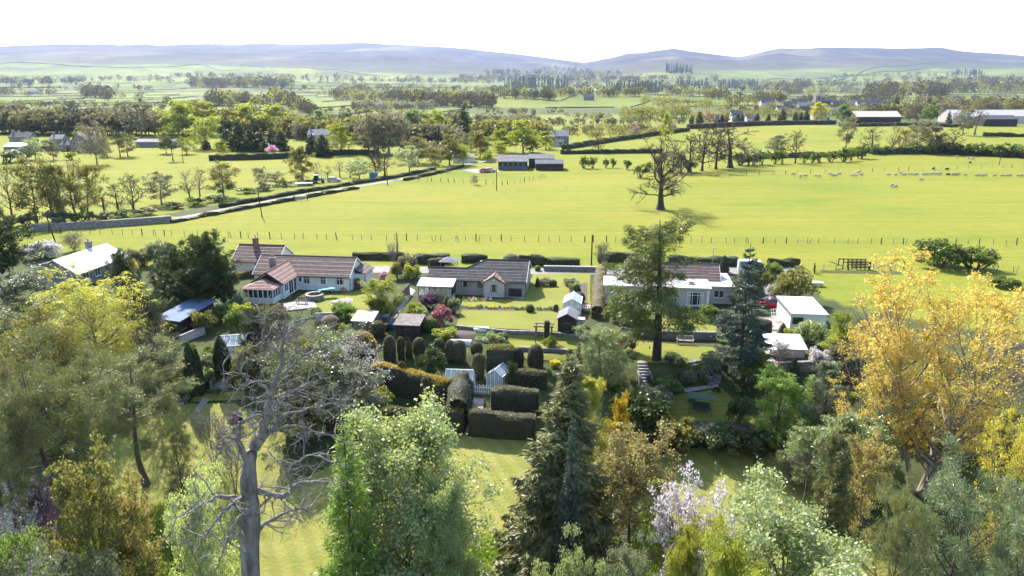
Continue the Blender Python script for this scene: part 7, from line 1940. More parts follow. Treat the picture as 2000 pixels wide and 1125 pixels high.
# the giant bare tree: main limbs traced, then branches and twigs grown from them
def giant():
    Y0 = 31.0
    root = at_y(492, 1100, Y0); bz = gz(root.x, Y0)
    limbs = [  # (px, py, depth offset, radius in px)
        [(495, 1420, 0, 62), (492, 1125, 0, 44), (488, 1000, 0, 38), (487, 930, 0.0, 36), (490, 880, 0.1, 31), (512, 850, 0.2, 24), (522, 800, 0.3, 20), (530, 770, 0.3, 17), (540, 740, 0.4, 14), (548, 700, 0.5, 11), (552, 660, 0.4, 8), (556, 620, 0.3, 4)],
        [(488, 905, 0, 20), (470, 880, -0.2, 16), (463, 855, -0.4, 12), (466, 830, -0.5, 10), (480, 815, -0.5, 9), (505, 808, -0.3, 8), (522, 818, -0.1, 7)],
        [(512, 850, 0.2, 18), (535, 840, 0.5, 14), (545, 815, 0.8, 11), (540, 790, 1.0, 9), (560, 768, 1.2, 7), (590, 755, 1.4, 5), (640, 735, 1.8, 3)],
        [(492, 955, 0, 18), (520, 965, 0.4, 14), (548, 972, 0.8, 12), (570, 955, 1.0, 10), (592, 940, 1.3, 8), (615, 945, 1.6, 6), (640, 930, 1.8, 4), (655, 950, 2.0, 2)],
        [(570, 955, 1.0, 8), (562, 925, 1.1, 6), (575, 905, 1.3, 5), (600, 890, 1.5, 4), (640, 885, 2.0, 2)],
        [(495, 1040, 0, 12), (525, 1020, 0.5, 8), (560, 1000, 1.0, 6), (590, 990, 1.4, 4), (620, 1005, 1.8, 2)],
        [(486, 985, 0, 13), (455, 972, -0.6, 10), (425, 972, -1.2, 8), (395, 985, -1.8, 5), (360, 1000, -2.4, 3), (330, 1010, -2.8, 2)],
        [(480, 965, -0.1, 10), (455, 985, -1.0, 8), (430, 1010, -1.8, 6), (405, 1040, -2.4, 4), (380, 1075, -2.8, 2)],
        [(478, 1000, -0.2, 8), (455, 1030, -1.0, 6), (440, 1070, -1.6, 4), (425, 1110, -2.0, 2)],
        [(530, 770, 0.3, 10), (505, 750, 0.0, 7), (480, 735, -0.4, 5), (455, 700, -0.7, 3), (435, 690, -1.0, 2)],
        [(540, 735, 0.4, 9), (570, 715, 0.8, 7), (600, 690, 1.2, 5), (635, 672, 1.6, 3), (680, 662, 2.0, 2)],
        [(548, 700, 0.5, 7), (528, 670, 0.2, 5), (520, 640, 0.0, 3), (505, 612, -0.2, 2)],
        [(552, 665, 0.4, 6), (580, 640, 0.7, 4), (605, 620, 1.0, 2)],
        [(535, 840, 0.5, 8), (580, 830, 1.0, 6), (620, 845, 1.5, 4), (665, 850, 2.0, 2)],
        [(545, 815, 0.8, 7), (590, 800, 1.4, 5), (640, 790, 1.9, 3), (690, 780, 2.3, 2)],
        [(530, 780, 0.3, 7), (570, 760, 0.9, 5), (620, 770, 1.3, 4), (660, 790, 1.7, 2)],
        [(463, 860, -0.4, 6), (440, 850, -0.8, 4), (420, 880, -1.2, 2)],
    ]
    rng = np.random.default_rng(5); geo = []; polys = []; lens = []
    for L in limbs:
        P = np.array([tuple(at_y(a, b, Y0 + o)) for a, b, o, r in L]); d = P[:, 1] * _CP - (P[:, 2] - CAM_Z) * _SP
        R = np.array([r * (0.44 if b > 930 else 0.34 + 0.10 * max(0, (b - 760) / 170)) for _, b, _, r in L]) * d / F_PX
        s = np.linspace(0, len(L) - 1, (len(L) - 1) * 4 + 1); i = np.arange(len(L))
        Q = np.stack([np.interp(s, i, P[:, k]) for k in range(3)], 1)
        for _ in range(2): Q[1:-1] = (Q[:-2] + Q[1:-1] * 2 + Q[2:]) / 4
        w = rng.normal(0, 0.03, Q.shape); w[0] = 0; Q = Q + w
        R2 = np.interp(s, i, R) * (1 + rng.normal(0, 0.05, len(s)))
        geo.append(tubes(Q[None], R2[None], 12)); polys.append((Q, R2))
    off = np.array([root.x, Y0, bz])
    wood = cat_geo(geo); v0 = wood[0]                        # burrs and fluting
    v0 += (np.stack([vnoise(v0[:, 0] * 3 + 9, v0[:, 2] * 1.3, 1), vnoise(v0[:, 1] * 3 + 5, v0[:, 2] * 1.3 + v0[:, 0], 2), vnoise(v0[:, 0] * 2, v0[:, 1] * 2, 3)], 1) - 0.5) * 0.16
    r = empty('giant_bare_tree', Vector(off), 0, 'huge pale bare tree with twisted grey limbs in the foreground', 'tree')
    link('trunk', np_mesh('trunk', wood[0] - off, quads=wood[1], mats=[M['bark_dead']], smooth=True), r)
    # branches off the thin limbs
    tw = []
    for (Q, R) in polys:
        ok = np.where((R < 0.17) & (Q[:, 2] > 1.0))[0]
        if len(ok) < 3: continue
        n = int(len(ok) * 0.85); k = rng.choice(ok[:-1], n); d = unit(Q[k + 1] - Q[k]); a = unit(rng.normal(size=(n, 3)) + np.array([0, 0, -0.15]))
        dirs = unit(d * 0.5 + a * 0.9); Ls = rng.uniform(0.7, 1.9, n)
        p1 = polyl(Q[k], dirs, Ls, 6, 0.26, 0.0, rng); tw.append(tubes(p1, (0.012 + 0.018 * Ls)[:, None] * np.linspace(1, 0.35, 7)[None], 5))
        p, dd, L2, _ = spawn(p1, 4, 0.15, 1.0, RAD(55), lambda t, m: Ls[:, None] * 0.5 * (1.2 - 0.5 * t), rng, 0.35)
        p2 = polyl(p, dd, L2, 4, 0.28, -0.02, rng); tw.append(tubes(p2, np.full((len(L2), 1), 0.013) * np.linspace(1, 0.5, 5)[None], 3))
        p, dd, L3, _ = spawn(p2, 4, 0.15, 1.0, RAD(55), lambda t, m: L2[:, None] * 0.5 * (1.2 - 0.5 * t) + 0.05, rng, 0.35)
        p3 = polyl(p, dd, L3, 2, 0.3, -0.02, rng); tw.append(tubes(p3, np.full((len(L3), 3), 0.006), 3))
    V, Q = cat_geo(tw)
    link('branches', np_mesh('branches', V - off, quads=Q, mats=[M['bark_dead']], smooth=True), r)
giant()

# long grass and bluebells by the lower lawn
def grass_patch(name, pts, n, hgt, leaf, label, seed=1, flowers=None):
    rng = np.random.default_rng(seed); P = np.array([tuple(G(a, b)[:2]) for a, b in pts]); x0, y0 = P.min(0); x1, y1 = P.max(0)
    x = rng.uniform(x0, x1, n * 3); y = rng.uniform(y0, y1, n * 3); ins = np.zeros(len(x), bool); j = len(P) - 1
    for i in range(len(P)):
        ins ^= ((P[i, 1] > y) != (P[j, 1] > y)) & (x < (P[j, 0] - P[i, 0]) * (y - P[i, 1]) / (P[j, 1] - P[i, 1] + 1e-9) + P[i, 0]); j = i
    x = x[ins][:n]; y = y[ins][:n]; z = ground_z(x, y) + 0.08; m = len(x)
    h = hgt * rng.uniform(0.5, 1.2, m); d = rng.normal(0, 0.25, (m, 2)); a = rng.uniform(0, 2 * PI, m); w = 0.03
    s = np.stack([np.cos(a) * w, np.sin(a) * w, np.zeros(m)], 1); b = np.stack([x, y, z], 1); t = b + np.stack([d[:, 0] * h, d[:, 1] * h, h], 1); mid = (b + t) / 2 + np.array([0, 0, 0.06])
    V = np.stack([b - s, b + s, mid + s * 0.8, mid - s * 0.8, t], 1).reshape(-1, 3); k = np.arange(m)[:, None] * 5
    Q = k + np.array([0, 1, 2, 3]); T = k + np.array([3, 2, 4])
    rn = rng.uniform(0, 1, m)
    tag(link(name, np_mesh(name, V, quads=Q, tris=T, mats=[LM(leaf)], rnd=np.concatenate([rn, rn]))), label, kind='stuff')
grass_patch('long_grass', [(870, 1045), (1030, 1055), (1060, 1090), (1000, 1180), (860, 1180), (850, 1090)], 16000, 0.55, 'grass', 'bright long grass beside the lower lawn', 2)
grass_patch('long_grass', [(1090, 1000), (1300, 1010), (1420, 1180), (1050, 1180)], 12000, 0.45, 'grass', 'long grass under the bronze sapling', 3)
grass_patch('long_grass', [(330, 985), (480, 985), (500, 1180), (100, 1180), (60, 1000)], 14000, 0.45, 'grass', 'long grass in the thicket at the lower left', 4)
# ------------------------------------------------------------------ field and woodland trees: species px top base width leaf
def stand(label, group, rows, cat='tree', name='tree'):
    R = sorted((ln.split() for ln in rows.split(';') if ln.split()), key=lambda t: float(t[1]))
    big = any(q in group for q in ('wood', 'bare trees', 'trees left of', 'dark cypress', 'dark conifers by the barns'))
    for i, t in enumerate(R):
        if big: t[2] = float(t[3]) - (float(t[3]) - float(t[2])) * 1.14; t[4] = float(t[4]) * 1.28
        plant(t[0], float(t[1]), float(t[2]), label + ', %s from the left' % nth(i), cat, name, base=float(t[3]), w=float(t[4]), leaf=t[5] if len(t) > 5 else None, group=group)
plant('oak_field', 1290, 256, 'large bare spreading tree standing alone in the pasture', base=409, w=122, rz=0.6)
stand('half bare tree in the riverside row left of the lane', 'riverside trees left of the lane', '''m_tall0 25 332 437 50; m_half1 72 322 434 72 olive; m_tall1 105 330 432 50; m_half0 124 324 431 60 olive; m_tall2 150 322 429 56; m_half2 174 328 428 52 olive;
m_bare1 232 354 416 38; m_bare2 262 345 413 44; m_half1 316 343 399 52; m_tall1 372 338 392 30; m_tall0 392 334 392 34; m_half0 437 321 386 54 olive; m_half2 512 330 369 26; m_half1 540 338 362 34; m_round1 592 294 353 44 olive; m_tall2 622 318 349 24; m_tall1 640 326 348 20; m_tall0 664 316 346 26; m_tall1 684 318 346 22; m_half1 702 314 350 44 pale; m_bare1 205 360 420 30''')
stand('scrubby bush in the thicket under the riverside trees', 'riverside scrub', '''m_bush0 60 415 440 50 tan; m_bush1 110 410 438 60 tan; m_bush2 160 412 436 50 hawthorn; m_bush0 205 412 430 46 tan; m_bush1 245 408 424 44 hawthorn; m_bush2 285 404 420 46 tan; m_bush0 340 394 408 40 tan; m_bush1 380 384 402 44 hawthorn; m_bush2 425 380 394 40 tan; m_bush0 480 366 378 44 green; m_bush1 520 360 372 36 tan; m_bush2 560 352 364 34 hawthorn; m_bush0 15 420 444 40 tan''', 'bush', 'scrub_bush')
stand('yellow green tree in the wood beyond the left meadow', 'wood beyond the left meadow', '''m_round0 350 204 268 70 lime; m_round1 380 204 266 60 olive; m_round2 408 206 266 48 lime; m_round0 487 209 264 62 lime; m_round1 545 211 264 62 lime; m_round2 515 216 262 44 olive; m_round1 444 219 264 44 olive; m_half0 110 216 264 48 olive; m_half1 62 223 264 46 olive; m_round2 626 221 269 46 green; m_half2 400 231 291 60 lime; m_half0 365 270 301 28 lime; m_round0 668 249 301 44 lime; m_half1 250 264 306 34 olive; m_half2 210 268 306 30 olive; m_round1 435 279 306 26 lime; m_round2 325 262 300 24 olive''')
stand('brown leafless tree in the wood beyond the left meadow', 'bare trees beyond the left meadow', '''m_bare0 147 192 263 58; m_half1 277 201 268 66 tan; m_half0 20 206 258 54 tan; m_half2 48 205 258 46 tan; m_half1 585 241 273 32 tan; m_half2 85 215 262 44 tan; m_half0 185 215 262 46 tan; m_half1 218 222 264 40 tan; m_half2 310 225 266 30 tan; m_half0 575 225 264 40 tan; m_half1 605 228 266 34 tan; m_half2 648 238 268 30 tan''')
plant('m_half1', 190, 236, 'spreading brown tree alone at the edge of the left meadow', base=321, w=62, leaf='tan')
plant('m_pine', 235, 251, 'dark pine beside the spreading brown tree', base=306, w=34)
plant('m_pine', 338, 261, 'dark pine standing alone on the left meadow', base=314, w=36)
plant('m_bush0', 140, 296, 'small round bush near the left farm', 'bush', base=312, w=24, leaf='lime')
stand('pale green tree screening the left farm', 'trees at the left farm', 'm_half1 70 268 312 40 pale; m_half2 105 270 312 32 tan; m_half0 52 282 312 40 grey_green; m_bush1 12 292 318 60 grey_green')
stand('dark cypress in the row above the long clipped hedge', 'dark cypresses above the hedge', 'm_cypress 446 257 294 26; m_cypress 469 241 294 30; m_cypress 490 258 296 26; m_cypress 508 262 296 28; m_cypress 530 261 293 22; m_cypress 551 259 294 27; m_cypress 612 266 303 26; m_cypress 630 268 306 30; m_cypress 403 276 292 16', 'conifer', 'cypress')
stand('pink cherry in blossom beyond the meadows', 'pink cherries beyond the meadows', 'm_round1 655 235 264 26 pink; m_bush0 530 283 301 28 pink; m_round0 1238 246 263 24 pink; m_round2 1311 236 257 24 pink; m_bush1 1290 240 256 14 pink', 'blossom tree', 'blossom_tree')
stand('brown bare tree in the wood left of the farm barns', 'bare wood by the barns', '''m_half0 720 230 300 62 tan; m_half1 760 224 300 64 tan; m_half2 740 244 302 40 tan; m_bare0 752 285 344 44; m_bare2 735 300 345 34; m_half1 965 226 264 30 tan; m_half2 1000 232 264 30 tan; m_half0 935 226 262 34 tan; m_half1 780 240 300 34 tan''')
stand('spring green tree in the wood left of the farm barns', 'green wood by the barns', '''m_round0 805 221 264 38 green; m_round1 852 222 269 44 lime; m_half0 817 269 319 48 olive; m_half1 800 291 337 46 pale; m_round2 878 269 323 52 olive; m_round0 938 261 309 47 olive; m_round1 982 256 297 42 lime; m_round2 1022 242 299 58 lime; m_round0 977 279 304 28 lime; m_round1 1066 260 292 32 lime; m_round2 952 297 316 20 lime; m_round0 1040 268 298 30 olive; m_half2 850 290 332 30 olive; m_half1 905 285 322 24 lime; m_round1 835 255 284 34 grey_green; m_half0 912 262 296 24 tan''')
stand('tall dark conifer in the wood left of the farm barns', 'dark conifers by the barns', 'm_spruce 906 211 280 40; m_spruce 888 232 278 26; m_spruce 945 231 264 24; m_spruce 930 240 266 18; m_cypress 1052 234 264 16; m_pine 690 221 264 44; m_pine 672 226 264 36; m_spruce 788 236 272 20; m_spruce 870 240 272 20', 'conifer', 'conifer')
stand('small hawthorn standing on the pasture right of the barns', 'hawthorns right of the barns', 'm_bush0 1142 304 329 22; m_bush1 1158 306 329 20; m_bush2 1183 309 328 14; m_bush0 1197 308 328 13; m_bush1 1224 312 331 20; m_bush2 1250 320 347 30; m_bush0 1268 315 336 20', 'bush', 'hawthorn')
plant('m_half1', 927, 341, 'small lone tree inside the paddock', base=361, w=17, leaf='tan')
plant('m_bare1', 1169, 250, 'bare tree in the field above the hawthorns', base=299, w=36)
plant('m_round1', 1299, 219, 'yellow green tree beside the pink cherries', base=273, w=30, leaf='lime')
stand('large bare tree in the row right of the lone pasture tree', 'row of large bare trees', 'm_bare0 1314 278 337 40; m_bare1 1346 260 337 50; m_bare2 1371 250 334 50; m_bare0 1398 246 330 52; m_bare1 1426 243 328 92; m_bare2 1462 285 324 46; m_bare0 1330 290 338 34')
stand('low thorn bush below the row of large bare trees', 'thorns under the bare trees', 'm_bush0 1445 302 323 30; m_bush1 1488 296 322 26; m_bush2 1470 304 322 22; m_bush0 1350 312 336 24', 'bush', 'hawthorn')
plant('m_half0', 1518, 261, 'round crowned bare tree left of the forked one', base=302, w=48, leaf='tan')
plant('m_bare2', 1553, 252, 'forked bare tree at the edge of the rising field', base=319, w=42)
stand('thorn bush in the broken hedge above the far fence', 'thorns above the far fence', 'm_bush0 1512 292 320 22; m_bush1 1528 293 320 18; m_bush2 1570 295 319 20; m_bush0 1585 298 318 16; m_bush1 1600 297 317 24; m_bush2 1621 295 316 26; m_bush0 1645 286 316 30; m_bush1 1662 290 314 20; m_bush2 1682 282 310 34; m_bush0 1712 282 302 30; m_bush1 1735 284 300 26; m_bush2 1780 282 300 36; m_bush0 1815 280 301 34; m_bush1 1850 278 301 50; m_bush2 1885 280 303 40; m_bush0 1915 278 304 44; m_bush1 1945 282 306 36; m_bush2 1972 278 307 44; m_bush0 1998 282 309 30', 'bush', 'hawthorn')
stand('bare tree standing in the hedge on the right of the pasture', 'bare hedgerow trees on the right', 'm_half0 1652 222 288 38 tan; m_bare1 1702 240 299 46; m_tall1 1740 242 299 34; m_half1 1788 237 299 50 tan; m_half2 1815 240 299 46 tan; m_bare0 1858 247 301 56; m_half1 1880 205 264 40 tan; m_tall0 1903 196 263 40; m_half0 1830 262 300 30 tan; m_half2 1760 250 296 26 olive')
stand('leafing tree among the buildings at the top right', 'trees by the long barns', 'm_round0 1647 203 240 44 green; m_round1 1595 199 237 40 yellow; m_half0 1504 199 224 34 bronze; m_half1 1310 210 240 20 pale; m_round2 1815 205 240 34 green; m_half2 1790 200 238 40 tan; m_half0 1775 205 236 30 tan; m_half1 1850 196 236 46 tan; m_half2 1940 195 225 40 tan; m_half0 1980 192 230 40 olive; m_half1 1918 190 228 34 olive; m_half2 1700 208 224 24 tan; m_half0 1418 218 240 22 olive; m_half1 1460 216 238 18 bronze; m_round1 1430 212 234 26 grey_green')
stand('dark conifer among the village houses', 'dark conifers by the village', 'm_cypress 1350 226 246 14; m_cypress 1366 218 243 16; m_cypress 1400 225 242 12; m_cypress 1409 223 242 12; m_cypress 1440 222 241 14; m_cypress 1449 224 241 10; m_cypress 1478 221 241 14; m_cypress 1527 213 239 18; m_cypress 1553 218 238 12; m_cypress 1564 219 238 12; m_cypress 1575 215 238 14; m_spruce 1734 196 223 16; m_spruce 1748 183 222 18; m_spruce 1812 188 215 14; m_spruce 1852 215 242 14; m_cypress 1500 222 240 12', 'conifer', 'cypress')
plant('m_half1', 1385, 220, 'dark red leaved tree behind the tall russet hedge', base=243, w=34, leaf='maroon')

# ------------------------------------------------------------------ farms and village
def cottage(px, base, wpx, dep, he_, hr_, wall, roof, label, rz=0.0, nwin=3, chim=True, name='house', cat='house', axis='x', door=True):
    p = G(px, base); w = wpx / px_per_m(p); r = empty(name, p, RAD(rz), label, cat)
    mb = MB()
    if axis == 'x':
        gable_wall(mb, -w / 2, w / 2, 0, dep, he_, hr_, 'x'); mb.obj('wall', M[wall], r); ym = dep / 2
        rf = deck(r, [[(-w / 2 - 0.3, -0.3, he_ - 0.1), (w / 2 + 0.3, -0.3, he_ - 0.1), (w / 2 + 0.3, ym, hr_), (-w / 2 - 0.3, ym, hr_)], [(w / 2 + 0.3, dep + 0.3, he_ - 0.1), (-w / 2 - 0.3, dep + 0.3, he_ - 0.1), (-w / 2 - 0.3, ym, hr_), (w / 2 + 0.3, ym, hr_)]], M[roof], 0.15)
    else:
        gable_wall(mb, -w / 2, w / 2, 0, dep, he_, hr_, 'y'); mb.obj('wall', M[wall], r)
        rf = deck(r, [[(-w / 2 - 0.3, dep + 0.3, he_ - 0.1), (-w / 2 - 0.3, -0.3, he_ - 0.1), (0, -0.3, hr_), (0, dep + 0.3, hr_)], [(w / 2 + 0.3, -0.3, he_ - 0.1), (w / 2 + 0.3, dep + 0.3, he_ - 0.1), (0, dep + 0.3, hr_), (0, -0.3, hr_)]], M[roof], 0.15)
    st = 2 if he_ > 4 else 1
    for k in range(st):
        for i in range(nwin):
            x = -w / 2 + w * (i + 0.5) / nwin; f = MB().box(x - 0.55, x + 0.55, -0.06, -0.003, 0.9 + k * 2.5, 2.1 + k * 2.5).obj('window', M['white_paint'], r)
            MB().box(x - 0.47, x + 0.47, -0.075, -0.062, 0.98 + k * 2.5, 2.02 + k * 2.5).obj('pane', M['window_glass'], f)
    if door: MB().box(w / 2 - 1.3, w / 2 - 0.4, -0.05, -0.003, -0.1, 2.0).obj('door', M['dark_timber'], r)
    if chim: chimney(r, -w / 2 + 0.6, dep / 2, hr_ - 0.8, hr_ + 1.0, 0.7, 0.9, 'stone', 1)
    return r
def barn(px0, px1, base, dep, he_, hr_, wall, roof, label, rz=0.0, bays=5, band=None):
    pa = G(px0, base); pb = G(px1, base); w = (pb - pa).length; r = empty('barn', (pa + pb) / 2, RAD(rz), label, 'barn')
    mb = MB(); gable_wall(mb, -w / 2, w / 2, 0, dep, he_, hr_, 'x'); mb.obj('wall', M[wall], r); ym = dep / 2
    for i in range(bays):
        x0 = -w / 2 - 0.3 + (w + 0.6) * i / bays; x1 = -w / 2 - 0.3 + (w + 0.6) * (i + 1) / bays - 0.05; u = 0.03 * (i % 2)
        MB().slab([(x0, -0.4, he_ + u), (x1, -0.4, he_ + u), (x1, ym, hr_ + u), (x0, ym, hr_ + u)], 0.12).slab([(x1, dep + 0.4, he_ + u), (x0, dep + 0.4, he_ + u), (x0, ym, hr_ + u), (x1, ym, hr_ + u)], 0.12).obj('roof_bay', M[roof], r)
        if band: MB().box(x0 + 0.5, x1 - 0.3, -0.06, -0.003, he_ * 0.42, he_ * 0.9).obj('wall_panel', M[band], r)
    return r
barn(973, 1030, 332, 14, 3.0, 4.6, 'barn_sheet', 'barn_roof', 'grey farm barn with open boarded front, left of the pair', bays=6, band='dark_timber')
barn(1034, 1082, 327, 10, 3.2, 4.4, 'barn_sheet', 'barn_roof', 'low barn behind the farm pair', bays=5)
barn(1047, 1100, 333, 9, 2.4, 3.4, 'dark_timber', 'barn_sheet', 'low dark barn, right of the farm pair', bays=4)
barn(1670, 1760, 240, 16, 4.5, 8.5, 'dark_timber', 'beige_roof', 'long barn with beige roof at the top right', bays=8)
barn(1862, 2010, 240, 20, 5.0, 9.5, 'pale_render', 'flat_felt', 'long pale industrial shed at the top right edge', bays=12)
barn(1922, 1984, 247, 12, 5.0, 7.5, 'dark_timber', 'slate', 'dark barn in front of the pale industrial shed', bays=4)
barn(8, 50, 299, 10, 2.8, 4.2, 'stone_far', 'white_sheet', 'low shed with shining roof at the left farm', bays=4)
barn(265, 345, 288, 8, 2.6, 3.8, 'stone_far', 'slate_light', 'long low building behind the lone dark pine', bays=5)
barn(885, 925, 318, 6, 2.2, 3.0, 'white_render', 'slate_light', 'white walled shed left of the farm barns', bays=3)
for t in [(40, 286, 40, 7, 4.4, 6.6, 'stone', 'slate', 'slate roofed farmhouse on the left', 0, 3), (110, 284, 24, 7, 3.2, 5.2, 'stone', 'slate_light', 'small stone cottage at the left farm', 0, 2),
          (128, 296, 18, 6, 3.0, 4.6, 'stone', 'slate', 'stone outhouse between cottage and gabled barn', 0, 1), (157, 298, 34, 16, 4.6, 8.6, 'stone', 'slate_light', 'gable ended stone barn at the left farm', 6, 2, False, 'barn', 'barn', 'y'),
          (625, 282, 46, 8, 4.6, 7.2, 'pale_render', 'slate_light', 'pale house among the dark cypresses', 0, 3), (815, 284, 30, 8, 4.6, 7.4, 'grey_render', 'slate', 'grey house hidden in the wood left of the barns', 8, 2),
          (845, 280, 32, 8, 4.6, 7.2, 'pale_render', 'slate_light', 'white gabled house hidden in the wood left of the barns', -6, 2), (1092, 285, 34, 8, 4.8, 7.4, 'stone', 'slate_light', 'stone house above the hawthorns', -8, 3),
          (1088, 287, 24, 4, 2.4, 3.6, 'pale_render', 'slate', 'low white outhouse before the stone house', -8, 2),
          (1440, 238, 22, 9, 5, 8.5, 'pale_render', 'slate', 'white house left of the village conifers', 0, 3), (1412, 240, 20, 8, 3, 5.5, 'cream_render', 'slate_light', 'cream bungalow behind the russet hedge', 0, 3),
          (1470, 239, 22, 8, 3, 5.4, 'pale_render', 'slate', 'low white bungalow near the slim cypress', 0, 3), (1532, 226, 26, 9, 5.4, 9, 'pale_render', 'slate', 'white two storey village house', 0, 4),
          (1545, 214, 30, 10, 5.2, 9, 'stone_far', 'slate', 'dark roofed village house above the white one', 5, 3), (1580, 216, 40, 10, 5, 8.5, 'stone_far', 'slate_light', 'long pale roofed village terrace', 0, 5),
          (1605, 234, 30, 9, 4, 6.5, 'pale_render', 'slate', 'pale village house right of the yellow tree', 0, 3), (1632, 224, 40, 9, 4, 7, 'pale_render', 'slate_light', 'long white village house below the church', 0, 4),
          (1640, 212, 26, 10, 5, 9, 'stone_far', 'slate', 'stone village house right of the church', 0, 3), (1664, 210, 30, 10, 5, 9, 'stone_far', 'slate_light', 'second stone house right of the church', 6, 3),
          (1690, 212, 30, 10, 5, 9, 'cream_render', 'slate', 'cream house beside the tall spruces', -5, 3), (1712, 208, 24, 10, 5, 9, 'pale_render', 'slate', 'white house behind the tall spruces', 0, 3),
          (1560, 206, 26, 10, 5, 9, 'stone_far', 'slate', 'stone house on the far side of the village', 0, 3), (1500, 208, 26, 10, 5, 9, 'pale_render', 'slate', 'white house on the far side of the village', 0, 3),
          (1770, 218, 40, 10, 5, 8, 'pale_render', 'slate_light', 'pale house behind the long beige barn', 0, 4), (1935, 222, 34, 10, 5, 8.5, 'pale_render', 'slate_light', 'white gabled house above the industrial shed', 0, 3),
          (1984, 212, 34, 10, 5, 8.5, 'cream_render', 'slate', 'cream house in the top right corner', 0, 3), (1840, 226, 30, 10, 4, 7, 'pale_render', 'slate', 'white house between the long barn and industrial shed', 0, 3),
          (700, 213, 26, 9, 4.5, 7.5, 'stone_far', 'slate', 'left hamlet house in the far valley', 0, 3), (740, 213, 34, 9, 4.5, 7.5, 'pale_render', 'slate_light', 'white hamlet house in the far valley', 0, 4),
          (790, 212, 40, 9, 4.5, 7.5, 'stone_far', 'slate_light', 'long hamlet house in the far valley', 0, 4), (830, 213, 30, 9, 4.5, 7.5, 'stone_far', 'slate', 'right hamlet house in the far valley', 0, 3),
          (66, 184, 24, 12, 5, 9, 'pale_render', 'slate_light', 'pale farmstead far off on the left', 0, 3), (1150, 196, 20, 12, 5, 9, 'stone_far', 'slate', 'lone farm on the far green slope', 0, 3)]:
    cottage(*t[:11], *(t[11:] if len(t) > 11 else ()))
p_ = G(1598, 205); ch = empty('church', p_, RAD(4), 'dark church tower rising over the village roofs', 'church')
u_ = 1 / px_per_m(p_)
MB().box(-6 * u_, 6 * u_, 0, 12 * u_, -1, 17 * u_).obj('tower', M['stone'], ch)
for i in range(4): MB().box(-6 * u_ + i * 3.4 * u_, -6 * u_ + (i * 3.4 + 1.8) * u_, 0, 12 * u_, 17.02 * u_, 18.6 * u_).obj('battlement', M['stone'], ch)
MB().box(-1.5 * u_, 1.5 * u_, -0.2, -0.003, 10 * u_, 14.5 * u_).obj('belfry_window', M['window_glass'], ch)
MB().prism([(0.5 * u_, -1), (11 * u_, -1), (11 * u_, 7 * u_), (5.7 * u_, 11 * u_), (0.5 * u_, 7 * u_)], 26 * u_, 'x', (6.05 * u_, 0, 0)).obj('nave', M['slate'], ch)

